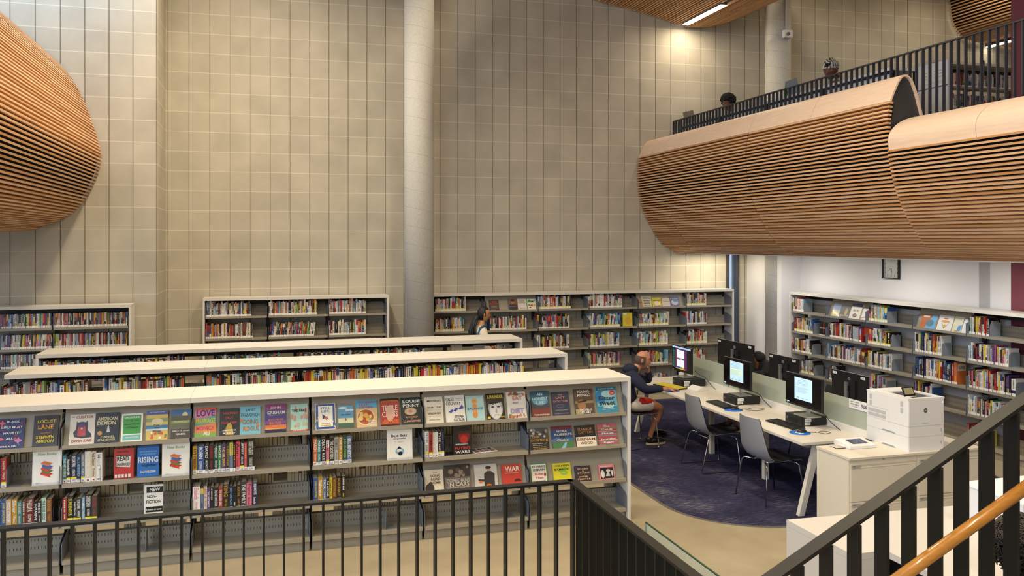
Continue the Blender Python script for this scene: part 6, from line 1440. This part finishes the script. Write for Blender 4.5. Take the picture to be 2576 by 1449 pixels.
hand_geo(b, (5.035, 10.08, .782), (1, .25, -.10), (0, 0, -1), SK1, right=True, curl=.28)
hand_geo(b, (4.925, 10.45, 1.015), (-.35, -.12, 1), (-.9, -.3, -.2), SK1, right=False, curl=1.0, sc=.95)
b.build('body', parent=man)
face_parts(man, Hd, lip='9a5a4a', brow='4a3a30')
q = MB(); q.sphere((.080, 0, -.082), (.020, .036, .026), mat('stubble_grey', '7c6a5e', rough=.9), n=20, k=10, M=Hd); q.build('goatee', parent=man)
HG = mat('hair_grey_brown', '54463c', rough=.95, noise=.3, nscale=120)
q = MB(); n_, k_ = 30, 18; vs = []
for j in range(k_+1):
    th = math.radians(66+54*j/k_)
    for i in range(n_+1):
        ph = math.radians(66+228*i/n_); vs.append((math.sin(th)*math.cos(ph)*(.099+.003*math.sin(math.pi*j/k_))-.001, math.sin(th)*math.sin(ph)*(.0775+.003*math.sin(math.pi*j/k_)), math.cos(th)*.121+.002))
q.add(vs, [(j*(n_+1)+i, (j+1)*(n_+1)+i, (j+1)*(n_+1)+i+1, j*(n_+1)+i+1) for j in range(k_) for i in range(n_)], HG, True, Hd); q.build('hair', parent=man)
h = MB()
add_skin(h, [[(4.585, 10.38, .555, .185, .17), (4.56, 10.38, .68, .175, .155), (4.545, 10.38, .80, .165, .15), (4.575, 10.38, .91, .15, .13), (4.655, 10.38, 1.0, .078, .07)],
             [(4.575, 10.38, .91, .15, .13), (4.61, 10.21, .935, .088), (4.655, 10.10, .86, .076), (4.70, 10.045, .785, .062), (4.82, 10.055, .79, .054), (4.955, 10.07, .786, .042)],
             [(4.575, 10.38, .91, .15, .13), (4.64, 10.55, .93, .086), (4.80, 10.60, .87, .070), (5.03, 10.61, .805, .056), (4.99, 10.56, .87, .050), (4.95, 10.50, .96, .042)]], NAVY)
h.sphere((4.635, 10.375, 1.01), (.10, .125, .07), NAVY, n=24, k=14, fn=lambda d: 1+.06*math.sin(7*d.y)); h.build('hoodie', parent=man)
WS = mat('shorts_white', 'd8cfc4', rough=.8); RS = mat('shorts_red', 'b8261e', rough=.8)
h = MB(); add_skin(h, [[(4.60, 10.38, .56, .13, .11), (4.70, 10.29, .555, .10), (4.82, 10.285, .548, .092), (4.94, 10.283, .538, .088)], [(4.60, 10.38, .565, .14, .12), (4.70, 10.47, .56, .105), (4.84, 10.50, .553, .100), (4.95, 10.515, .545, .096)]], WS); sh = h.build('shorts', parent=man)
h = MB(); add_skin(h, [[(4.66, 10.275, .585, .082), (4.80, 10.270, .578, .072), (4.935, 10.268, .568, .066)]], RS, 1); h.build('red_side_panel', parent=sh)
h = MB(); add_skin(h, [[(4.66, 10.29, .482, .026), (4.80, 10.29, .474, .022), (4.93, 10.285, .466, .018)]], RS, 1); h.build('red_hem', parent=sh)
def shoe(parent, x, y, z, rz, m, sole, L_=.28):
    q = MB(); M_ = T((x, y, z), rz=rz)
    q.sphere((.02, 0, .045), (L_/2, .046, .048), m, n=22, k=12, fn=lambda d: 1-.18*max(0, d.x)*max(0, d.z), M=M_); q.sphere((-.075, 0, .07), (.055, .042, .045), m, n=16, k=10, M=M_)
    o = q.build('shoe', parent=parent); s_ = MB(); n = 22
    P_ = [(.02+(L_/2+.004)*math.cos(2*math.pi*i/n), (.047-.008*abs(math.sin(math.pi*i/n)) if math.cos(2*math.pi*i/n) < 0 else .047)*math.sin(2*math.pi*i/n)) for i in range(n)]
    s_.prism(P_, 'z', .0, .024, sole, M=M_); s_.build('sole', parent=o); return o
shoe(man, 4.97, 10.355, .0072, .02, BLKP, mat('sole_cream', 'c8b490', rough=.7)); shoe(man, 5.21, 10.75, .0072, .2, BLKP, mat('sole_dark', '2a2a2a', rough=.7))

# ---- woman at the back shelves ------------------------------------------------
SK2 = skin_tone('skin_light_brown', 'c08a5e'); BH = mat('hair_black', '0d0b0d', rough=.6, noise=.4, nscale=160, stretch=(1, 1, .15)); 
wx, wy = 3.20, 12.72
wo = person((wx, wy, 0), 'woman with long black ponytail and glasses, cream top with blue strap, at the back shelves')
Hd = T((wx+.045, wy, 1.575), rz=math.radians(-4), ry=math.radians(2))
b = MB()
add_skin(b, [[(wx, wy, .95, .13, .10), (wx-.01, wy, 1.15, .11, .09), (wx-.01, wy, 1.33, .12, .09), (wx, wy, 1.43, .052), (wx+.02, wy, 1.50, .050)],
             [(wx, wy, .95, .13, .10), (wx, wy-.09, .86, .09), (wx, wy-.10, .50, .058), (wx-.02, wy-.10, .28, .05), (wx-.02, wy-.10, .08, .036), (wx+.06, wy-.10, .04, .034)],
             [(wx, wy, .95, .13, .10), (wx, wy+.09, .86, .09), (wx+.02, wy+.10, .50, .058), (wx, wy+.10, .28, .05), (wx, wy+.10, .08, .036), (wx+.08, wy+.10, .04, .034)]], SK2)
add_skin(b, [[(wx+.06, wy-.20, 1.0, .034), (wx+.20, wy-.17, 1.04, .026), (wx+.24, wy-.16, 1.05, .025)]], SK2); add_skin(b, [[(wx+.06, wy+.20, 1.0, .034), (wx+.20, wy+.14, 1.04, .026), (wx+.24, wy+.12, 1.05, .025)]], SK2)
head_geo(b, Hd, SK2, sc=.95); hand_geo(b, (wx+.24, wy-.16, 1.05), (1, .2, .05), (0, 1, 0), SK2, True, .5, .9); hand_geo(b, (wx+.24, wy+.12, 1.05), (1, -.2, .05), (0, -1, 0), SK2, False, .5, .9)
b.build('body', parent=wo); face_parts(wo, Hd, sc=.95, lip='a8604e')
def hair_cap(M_, sc, m, zc=lambda x: .02, R_=(.108, .086, .125), ctr=(-.006, 0, .004)):
    """hair shell that leaves the face free"""
    q = MB(); n, k = 40, 26; vs = []
    for j in range(k+1):
        th = math.pi*j/k
        for i in range(n):
            ph = 2*math.pi*i/n; x, y, z = math.sin(th)*math.cos(ph), math.sin(th)*math.sin(ph), math.cos(th)
            f_ = 1.0
            if x > .25 and z < .62: f_ = .80            # tuck under the face
            if z < -.35 and x > -.2: f_ = .78
            vs.append(tuple(sc*(ctr[a]+(x, y, z)[a]*R_[a]*f_) for a in range(3)))
    q.add(vs, [(j*n+i, (j+1)*n+i, (j+1)*n+(i+1) % n, j*n+(i+1) % n) for j in range(k) for i in range(n)], m, True, M_); return q
q = hair_cap(Hd, .95, BH); hr_ = q.build('hair', parent=wo)
q = MB(); add_skin(q, [[(wx-.045, wy-.01, 1.56, .045), (wx-.10, wy-.03, 1.49, .043), (wx-.145, wy-.06, 1.40, .048, .04), (wx-.165, wy-.08, 1.32, .046, .035), (wx-.15, wy-.09, 1.25, .03, .02)], [(wx-.165, wy-.08, 1.32, .046, .035), (wx-.205, wy-.08, 1.285, .012)]], BH); 
for i in range(26):
    rr_ = random.Random(i); a, c = rr_.uniform(-.03, .03), rr_.uniform(-.03, .03)
    q.tube([(wx-.05+a*.5, wy-.01+c*.6, 1.57), (wx-.11+a, wy-.03+c, 1.49), (wx-.155+a*1.3, wy-.06+c*1.2, 1.40), (wx-.175+a*1.5, wy-.08+c*1.4, 1.32), (wx-.155+a*1.7+.015*math.sin(i), wy-.09+c*1.5, 1.25), (wx-.15+a*2, wy-.09+c*1.7, 1.20-.02*(i % 3))], [.012, .013, .014, .013, .009, .003], BH, n=6)
q.build('ponytail', parent=hr_)
CT = mat('cotton_cream', 'd5cbb8', rough=.9, noise=.06, nscale=25)
h = MB(); add_skin(h, [[(wx, wy, .92, .165, .12), (wx-.01, wy, 1.10, .155, .12), (wx-.02, wy, 1.27, .158, .13), (wx-.005, wy, 1.385, .10, .09), (wx+.0, wy, 1.415, .062)],
             [(wx-.02, wy, 1.27, .158, .13), (wx-.01, wy-.17, 1.335, .078), (wx+.0, wy-.215, 1.24, .075), (wx+.01, wy-.225, 1.10, .062), (wx+.10, wy-.195, 1.02, .048)],
             [(wx-.02, wy, 1.27, .158, .13), (wx-.01, wy+.17, 1.335, .078), (wx+.01, wy+.22, 1.22, .072), (wx+.01, wy+.225, 1.10, .062), (wx+.10, wy+.19, 1.02, .048)]], CT); h.build('top', parent=wo)
TR = mat('trousers_dark', '26262c', rough=.9); h = MB(); add_skin(h, [[(wx, wy, .94, .155, .12), (wx, wy-.09, .84, .10), (wx, wy-.10, .5, .075), (wx-.02, wy-.10, .12, .06)], [(wx, wy, .94, .155, .12), (wx, wy+.09, .84, .10), (wx+.02, wy+.10, .5, .075), (wx, wy+.10, .12, .06)]], TR); h.build('trousers', parent=wo)
shoe(wo, wx+.04, wy-.10, .0, 0, WHP, mat('sole_cream', 'c8b490')); shoe(wo, wx+.06, wy+.10, .0, 0, WHP, mat('sole_cream', 'c8b490'))
h = MB(); h.tube([(wx+.055, wy-.115, 1.40), (wx+.02, wy-.150, 1.42), (wx-.05, wy-.165, 1.385), (wx-.09, wy-.165, 1.28), (wx-.105, wy-.155, 1.15), (wx-.10, wy-.15, 1.0)], .019, mat('strap_blue', '33597c', rough=.8), n=8); h.build('bag_strap', parent=wo)
h = MB(); gm = mat('glasses_rim', '3a2a22', rough=.3)
for s_ in (-1, 1):
    h.tube([(.098, s_*.031+.019*math.cos(a), .008+.016*math.sin(a)) for a in [2*math.pi*i/14 for i in range(15)]], .0016, gm, n=5, M=Hd, cap=False); h.tube([(.096, s_*.050, .012), (.04, s_*.078, .010), (-.005, s_*.084, .006)], .0015, gm, n=5, M=Hd)
h.tube([(.099, -.012, .012), (.102, 0, .015), (.099, .012, .012)], .0015, gm, n=5, M=Hd); h.build('glasses', parent=wo)

# ---- person in a dark hood on the far side of the desk --------------------------
DH = mat('cotton_black', '1b1a20', rough=.95); px_, py_ = 6.98, 10.92
pp = person((px_, py_, 0), 'person in a dark hooded top half hidden behind the wide black monitor')
SK3 = skin_tone('skin_brown', '8a5a40')
Hd = T((px_-.34, py_-.06, 1.075), rz=math.radians(190), ry=math.radians(20))
b = MB(); add_skin(b, [[(px_, py_, .60, .11), (px_-.02, py_, .85, .11), (px_-.14, py_-.02, .97, .055), (px_-.27, py_-.05, 1.02, .05)],
      [(px_, py_, .60, .11), (px_-.05, py_-.1, .55, .08), (px_-.42, py_-.12, .53, .06), (px_-.50, py_-.16, .42, .05), (px_-.58, py_-.24, .12, .036), (px_-.64, py_-.25, .045, .034)],
      [(px_, py_, .60, .11), (px_-.05, py_+.1, .55, .08), (px_-.42, py_+.12, .53, .06), (px_-.50, py_+.1, .42, .05), (px_-.52, py_+.04, .12, .036), (px_-.60, py_+.04, .045, .034)]], SK3)
head_geo(b, Hd, SK3); 
for s_ in (-1, 1):
    add_skin(b, [[(px_-.33, py_+s_*.16, .79, .032), (px_-.42, py_+s_*.10, .785, .026), (px_-.45, py_+s_*.09, .78, .025)]], SK3); hand_geo(b, (px_-.45, py_+s_*.09, .785), (-1, 0, -.12), (0, 0, -1), SK3, s_ > 0, .5, .9)
b.build('body', parent=pp); face_parts(pp, Hd)
hair_cap(Hd, 1.0, BH).build('hair', parent=pp); hair_cap(Hd, 1.0, DH, R_=(.122, .105, .140), ctr=(-.018, 0, -.004)).build('hood', parent=pp)
h = MB(); add_skin(h, [[(px_+.02, py_, .56, .16, .15), (px_+.02, py_, .75, .16, .15), (px_-.02, py_, .92, .15, .13), (px_-.12, py_-.03, .98, .085)], [(px_-.02, py_, .92, .15, .13), (px_-.04, py_-.18, .93, .085), (px_-.12, py_-.22, .80, .065), (px_-.36, py_-.15, .79, .044)], [(px_-.02, py_, .92, .15, .13), (px_-.04, py_+.18, .93, .085), (px_-.12, py_+.22, .80, .065), (px_-.36, py_+.15, .79, .044)]], DH)
h.sphere((px_-.10, py_-.02, 1.02), (.10, .12, .08), DH, n=20, k=12); h.build('hooded_top', parent=pp)
h = MB(); add_skin(h, [[(px_, py_, .56, .14, .12), (px_-.05, py_-.1, .55, .10), (px_-.42, py_-.12, .53, .082), (px_-.51, py_-.16, .42, .07), (px_-.57, py_-.23, .14, .058)], [(px_, py_, .56, .14, .12), (px_-.05, py_+.1, .55, .10), (px_-.42, py_+.12, .53, .082), (px_-.51, py_+.1, .42, .07), (px_-.52, py_+.05, .14, .058)]], TR); h.build('trousers', parent=pp)
shoe(pp, px_-.66, py_-.25, .0072, math.pi, mat('shoe_dark', '2a221c', rough=.6), mat('sole_tan', 'b89a50')); shoe(pp, px_-.61, py_+.04, .0072, math.pi, mat('shoe_dark', '2a221c'), mat('sole_tan', 'b89a50'))

# ---- upper floor, person with headphones ----------------------------------------
def seated(root, X, Y, Z, fx, fy, sk, top, lean=.06, seat=.62, arms=True, cheek=False):
    """torso, arms and legs of somebody seated facing (fx, fy)"""
    f_ = Vector((fx, fy, 0)).normalized(); s_ = Vector((-f_.y, f_.x, 0)); P = lambda a, b, z, *r: (X+f_.x*a+s_.x*b, Y+f_.y*a+s_.y*b, Z+z)+r
    b = MB(); t_ = MB()
    add_skin(b, [[P(0, 0, seat+.08, .11), P(.02, 0, seat+.32, .10), P(.05, 0, seat+.50, .055), P(.08, 0, seat+.575, .05)]]+[[P(0, 0, seat+.08, .11), P(.08, k*.09, seat+.05, .08), P(.42, k*.10, seat+.03, .06), P(.46, k*.10, seat-.12, .052), P(.40, k*.10, seat-.42, .034), P(.47, k*.10, seat-.45, .032)] for k in (-1, 1)], sk)
    add_skin(t_, [[P(0, 0, seat+.06, .15, .14), P(0, 0, seat+.24, .15, .13), P(.02, 0, seat+.38, .15, .12), P(.05, 0, seat+.485, .075)]]+[[P(.02, 0, seat+.38, .15, .12), P(.02, k*.18, seat+.40, .078), P(.08, k*.22, seat+.24, .062)]+([P(.30, k*.15, seat+.43, .042)] if (cheek and k == cheek) else [P(.30, k*.14, seat+.26, .042)]) for k in (-1, 1)], top)
    for k in (-1, 1):
        if cheek and k == cheek: continue
        add_skin(b, [[P(.28, k*.145, seat+.26, .03), P(.34, k*.12, seat+.26, .025)]], sk); hand_geo(b, P(.34, k*.12, seat+.262), tuple(f_), (0, 0, -1), sk, k < 0, .5, .9)
    t_.build('top', parent=root)
    h = MB(); add_skin(h, [[P(0, 0, seat+.06, .14, .12), P(.08, k*.09, seat+.05, .10), P(.42, k*.10, seat+.03, .08), P(.465, k*.10, seat-.12, .065), P(.41, k*.10, seat-.38, .05)] for k in (-1, 1)], TR); h.build('trousers', parent=root)
    return b, P
def stool(X, Y, Z, h_, lab):
    t_ = empty('stool', (X, Y, Z), lab, 'stool'); q = MB(); q.lathe([(.17, 0), (.18, .02), (.17, .04)], BSH, n=24, M=T((X, Y, Z+h_-.04))); q.build('seat', parent=t_)
    q = MB(); q.lathe([(.025, .02), (.025, h_-.04)], CHROME, n=12, M=T((X, Y, Z))); q.build('post', parent=t_); q = MB(); q.lathe([(.21, 0), (.20, .015), (.03, .03)], CHROME, n=24, M=T((X, Y, Z))); q.build('base', parent=t_)
SK4 = skin_tone('skin_dark', '6e4530')
X, Y = 7.98, 13.42
p4 = person((X, Y, ZU), 'person with short black afro hair and headphones behind the upper railing')
b, P = seated(p4, X, Y, ZU, -1, -.15, SK4, mat('top_dark_green', '1f4a38', rough=.9), seat=.66)
Hd = T((X-.13, Y-.02, ZU+.66+.665), rz=math.radians(188), ry=math.radians(24)); head_geo(b, Hd, SK4); b.build('body', parent=p4); face_parts(p4, Hd, lip='7a4438', brow='120c0a')
q = MB(); hc = Hd @ Vector((-.030, 0, .055)); AF = mat('hair_afro_black', '0b0a0a', rough=1.0)
inv = Hd.to_3x3().inverted()
cutf = lambda d: (inv @ d).x > .45 and (inv @ d).z < .30 or (inv @ d).z < -.55
q.sphere(tuple(hc), (.118, .118, .112), AF, n=24, k=16, fn=lambda d: .72 if cutf(d) else 1.0); curls(q, hc, (.125, .125, .118), AF, n=300, r=.020, seed=4, cut=cutf); q.build('hair', parent=p4)
q = MB(); q.tube([(-.01, .092*math.cos(a)*1.12, .10*math.sin(a)*1.42-.005) for a in [math.pi*i/16 for i in range(17)]], .007, BLKP, n=8, M=Hd)
for s_ in (-1, 1): q.lathe([(.034, -.014), (.038, 0), (.032, .016)], BLKP, n=18, M=Hd @ T((-.008, s_*.098, -.006), rx=math.pi/2))
hp_ = q.build('headphones', loc='auto'); tag(hp_, 'black over-ear headphones worn by the person with afro hair', 'headphones')
stool(X, Y, ZU, .60, 'stool under the person with headphones')
# ---- upper floor, person in a headscarf ------------------------------------------
X, Y = 7.98, 10.62
p5 = person((X, Y, ZU), 'person in patterned grey headscarf resting a cheek on one hand behind the upper railing')
b, P = seated(p5, X, Y, ZU, -.9, -.45, SK4, mat('jacket_black', '1a1a1f', rough=.9), seat=.66, cheek=1)
Hd = T((X-.13, Y-.06, ZU+.66+.71), rz=math.radians(212), ry=math.radians(16)) @ Matrix.Scale(1.17, 4); head_geo(b, Hd, SK4)
f_ = Vector((-.9, -.45, 0)).normalized(); ck_ = Hd @ Vector((.045, .078, -.085)); wr = Hd @ Vector((.10, .135, -.155))
add_skin(b, [[P(.28, .155, .66+.41, .032), tuple(wr)+(.026,)]], SK4); hand_geo(b, tuple(wr), tuple(ck_-wr), (f_.x*.2+.5, -.6, 0), SK4, False, 1.1, .95)
b.build('body', parent=p5); face_parts(p5, Hd, lip='7a4438', brow='120c0a')
def scarf():
    m = bpy.data.materials.new('scarf_print'); m.use_nodes = True; nt = m.node_tree; N = nt.nodes; L = nt.links; b_ = N['Principled BSDF']; b_.inputs['Roughness'].default_value = .6
    tc = N.new('ShaderNodeTexCoord'); w_ = N.new('ShaderNodeTexWave'); w_.inputs['Scale'].default_value = 9; w_.inputs['Distortion'].default_value = 9; w_.inputs['Detail'].default_value = 3; L.new(tc.outputs['Object'], w_.inputs['Vector'])
    r = N.new('ShaderNodeValToRGB'); L.new(w_.outputs['Fac'], r.inputs[0]); e = r.color_ramp.elements; e[0].position = .12; e[0].color = rgb('1a1a1c'); e[1].position = .95; e[1].color = rgb('dcd8c8')
    for p_, c_ in ((.3, 'a8b0a4'), (.5, 'cfcbb4'), (.62, '8a7a5a'), (.75, 'a4b4ba')): x_ = e.new(p_); x_.color = rgb(c_)
    L.new(r.outputs[0], b_.inputs['Base Color']); return m
SCF = scarf(); q = MB(); q.sphere((-.022, 0, .060), (.122, .098, .092), SCF, n=30, k=20, fn=lambda d: 1+.03*math.sin(9*d.z+4*d.x), M=Hd); q.sphere((-.10, 0, .03), (.06, .07, .07), SCF, n=18, k=12, M=Hd)
q.tube([(.098*math.cos(a)-.004, .084*math.sin(a), .048-.045*(1-math.cos(a))/2) for a in [2*math.pi*i/24 for i in range(25)]], .014, SCF, n=8, M=Hd, cap=False)
sc_ = q.build('headscarf', parent=p5); q = MB(); curls(q, Hd @ Vector((.085, 0, .075)), (.03, .035, .03), mat('scarf_knot', '1d1a16', rough=.8), n=40, r=.012, seed=8); q.build('knot', parent=sc_)
stool(X, Y, ZU, .60, 'stool under the person in the headscarf')
# ---- seated person at the lower right ------------------------------------------------
SK5 = skin_tone('skin_medium', 'a87454')
X, Y = 3.66, 3.36
p6 = person((X, Y, 0), 'person with dark curly hair in pink striped shirt behind the stair railing at lower right')
def stripes():
    m = bpy.data.materials.new('pink_stripes'); m.use_nodes = True; nt = m.node_tree; N = nt.nodes; L = nt.links; b_ = N['Principled BSDF']; b_.inputs['Roughness'].default_value = .85
    tc = N.new('ShaderNodeTexCoord'); w_ = N.new('ShaderNodeTexWave'); w_.bands_direction = 'Z'; w_.inputs['Scale'].default_value = 11; w_.inputs['Distortion'].default_value = .4; L.new(tc.outputs['Object'], w_.inputs['Vector'])
    r = N.new('ShaderNodeValToRGB'); L.new(w_.outputs['Fac'], r.inputs[0]); r.color_ramp.interpolation = 'CONSTANT'; e = r.color_ramp.elements; e[0].position = 0; e[0].color = rgb('c0506e'); e[1].position = .80; e[1].color = rgb('c9c4d8')
    x_ = e.new(.5); x_.color = rgb('cc6280'); x_ = e.new(.92); x_.color = rgb('3a3a6a'); L.new(r.outputs[0], b_.inputs['Base Color']); return m
b, P = seated(p6, X, Y, 0, .15, 1, SK5, stripes(), seat=.47)
Hd = T((X+.02, Y+.10, 1.155), rz=math.radians(78), ry=math.radians(18)); head_geo(b, Hd, SK5); b.build('body', parent=p6); face_parts(p6, Hd)
q = MB(); hc = Hd @ Vector((-.03, 0, .02)); CH1 = mat('hair_curly_dark', '17130f', rough=.7, noise=.5, nscale=90); CH2 = mat('hair_curly_greying', '3e352c', rough=.7, noise=.5, nscale=90)
inv6 = Hd.to_3x3().inverted(); cut6 = lambda d: (inv6 @ d).x > .5
q.sphere(tuple(hc), (.115, .115, .135), CH1, n=24, k=16, fn=lambda d: .7 if (inv6 @ d).x > .5 else 1)
rr = random.Random(9)
for i in range(1100):
    d = Vector((rr.gauss(0, 1), rr.gauss(0, 1), rr.gauss(0, 1))).normalized()
    if cut6(d): continue
    p = hc+Vector((d.x*.118, d.y*.118, d.z*.138)); u = d.cross(Vector((rr.uniform(-1, 1), rr.uniform(-1, 1), rr.uniform(-1, 1)))).normalized(); v = d.cross(u); r_ = rr.uniform(.009, .016)
    q.tube([tuple(p+u*r_*math.cos(t_)+v*r_*math.sin(t_)+d*(.004*t_)-Vector((0, 0, .004*t_))) for t_ in [k*.8 for k in range(8)]], .0036, CH2 if d.z > .25 and rr.random() < .8 else CH1, n=5)
q.build('hair', parent=p6)
q = MB(); q.tube([(X+.085*math.cos(a), Y+.03+.075*math.sin(a), 1.005+.02*math.sin(a)) for a in [2*math.pi*i/20 for i in range(21)]], .018, mat('collar_blue', '2a5a94', rough=.8, noise=.3, nscale=60), n=8, cap=False); q.build('collar', parent=p6)
stool(X, Y, 0, .43, 'stool under the person in the pink striped shirt')
# ================================================================ PLACE THE BOOKS
for B in BOOKS:
    M = B['M']; c0 = M @ Vector((0, 0, 0)); c1 = M @ Vector((B['w'], 0, B['h'])); c2 = M @ Vector((B['w'], B['d'], B['h']))
    a = proj(c0); b = proj(c1); c = proj(c2)
    vis = 1.0
    if B['case'] in (R2, R3): vis = .5
    if B['case'] is RU: vis = .2
    wd = abs(a[0]-b[0])+max(0, (abs(c[0]-b[0])*.3))
    B['score'] = wd*abs(a[1]-b[1])*vis if -10 < (a[0]+b[0])/2 < W_+10 else -1
rest = MB(); nb = 0
order = sorted([B for B in BOOKS if not B['dvd']], key=lambda b: -b['score'])
LIMIT = 300-sum(1 for o in bpy.data.objects if o.name.split('.')[0] == 'book')
chosen = set(id(b) for b in order[:LIMIT] if b['score'] > 0)
thick = lambda w: 'thick ' if w > .042 else ('thin ' if w < .018 else '')
LVN = {id(RD): ['top', 'second', 'third'], }
for B in BOOKS:
    if B['dvd'] or id(B) in chosen:
        m = MB(); book_geo(m, B['w'], B['h'], B['d'], B['c'], B['seed'], label=B['label'], txt=B['txt'], tc=B['tc'], simple=B['dvd'], side=B['side'])
        MM = B['M']; o = m.build('disc_case' if B['dvd'] else 'book', loc=(0, 0, 0)); o.location = MM.translation; o.rotation_euler = MM.to_euler()
        lv = LV[B['lev']]; case = B['case']['name']
        if B['dvd']:
            tag(o, f"slim {BN[B['c']]} disc case, {ordw(B['n'])} along the {lv} shelf, {B['where']} bay, disc bookcase", 'disc case', 'disc cases in the left bookcase')
        else:
            ends = 'end ' if 'end bay' in B['where'] else ''
            wh = {'left end bay': 'bay one', 'second bay from the left': 'bay two', 'third bay from the left': 'bay three', 'fourth bay from the left': 'bay four', 'fifth bay from the left': 'bay five',
                  'right end bay': 'last bay', 'far end bay': 'farthest bay', 'second bay from the far end': 'second-farthest bay', 'third bay from the far end': 'third-farthest bay',
                  'fourth bay from the far end': 'fourth-farthest bay', 'fifth bay from the far end': 'nearest bay', '': 'behind the rail'}.get(B['where'], B['where'])
            sc = {'middle low bookcase': 'middle low bookcase', 'third low bookcase': 'third low bookcase', 'back wall bookcase left of the column': 'back bookcase left of column',
                  'back wall bookcase right of the column': 'back bookcase right of column'}.get(case, case)
            tag(o, f"{thick(B['w'])}{BN[B['c']]} book, {ordw(B['n'])} in its run, {lv} shelf, {wh}, {sc}", 'book', 'books on the '+case)
    else:
        book_geo(rest, B['w'], B['h'], B['d'], B['c'], B['seed'], label=B['label'], M=B['M'], simple=True, side=B['side']); nb += 1
# books on the far side of the front bookcase, seen from behind through the gaps
rr = random.Random(5)
for (lev, x0, x1) in ((1, -2.5, 3.25), (2, -2.5, 2.2), (3, -1.15, .36), (3, .62, 1.35), (3, -.3, -.3), (2, 2.45, 3.2)):
    x = x0
    while x < x1:
        w = rr.uniform(.018, .042); h = rr.uniform(.2, .25)
        rest.box(x, x+w-.002, 7.945, 8.08, LV1[lev]+.001, LV1[lev]+h, bm_(rr.choice('ddkfgfcuwnk'))); rest.box(x+.002, x+w-.004, 7.94, 7.95, LV1[lev]+.003, LV1[lev]+h-.004, PAGES)
        x += w+(.12 if rr.random() < .03 else 0)
o = rest.build('shelved_books'); tag(o, 'remaining small distant books standing on the back, right and upper shelves', 'books', kind='stuff')
print('BOOKS', len(BOOKS), 'single', len(chosen), 'rest', nb)
# ================================================================ LIGHTING
W = bpy.data.worlds.new('world'); C.world = W; W.use_nodes = True
bg = W.node_tree.nodes['Background']; bg.inputs[0].default_value = (.55, .72, 1.0, 1); bg.inputs[1].default_value = 1.0
WARM = (1.0, .84, .60)
area((-9.7, 0.3, 4.4), 6.0, 8.0, 520, (.62, .78, 1.0), rot=(0, math.radians(-90), 0))
area((-6.5, -3.8, 6.2), 6.0, 2.6, 550, (.66, .80, 1.0), rot=(math.radians(90), 0, 0))
for (x, y, p) in ((-0.3, 11.0, 100), (4.6, 11.0, 125), (-0.6, 6, 90), (3, 6.5, 100), (1.0, 0.5, 58), (5.2, 1.5, 70), (-4.5, 1.5, 20)):  # lamps over stair and front right added to brighten shelf and cabinet fronts
    area((x, y, CEIL-.05), .3, 2.6, p*2.2, WARM, spread=150)
area((7.295, 13.25, 6.57), .12, 1.3, 26, WARM)
for (x, y) in ((10.5, 11), (12.5, 12.2), (14.2, 12.6), (9.0, 12)):
    area((x, y, CEIL-.1), .3, 2.0, 38, (1, .84, .60))
for y in (8.2, 10.2, 12.3): area((8.1, y, 2.47), .25, 1.0, 15, (1, .95, .88))
area((7.75, 13.7, 2.47), 1.0, .1, 14, (1, .88, .66))
area((-3.3, 12.3, 7.70), 2.4, 1.2, 190, (.46, .70, 1.0))  # blue lamp added under the ceiling to tint the upper left wall
C.view_settings.exposure = 0.0
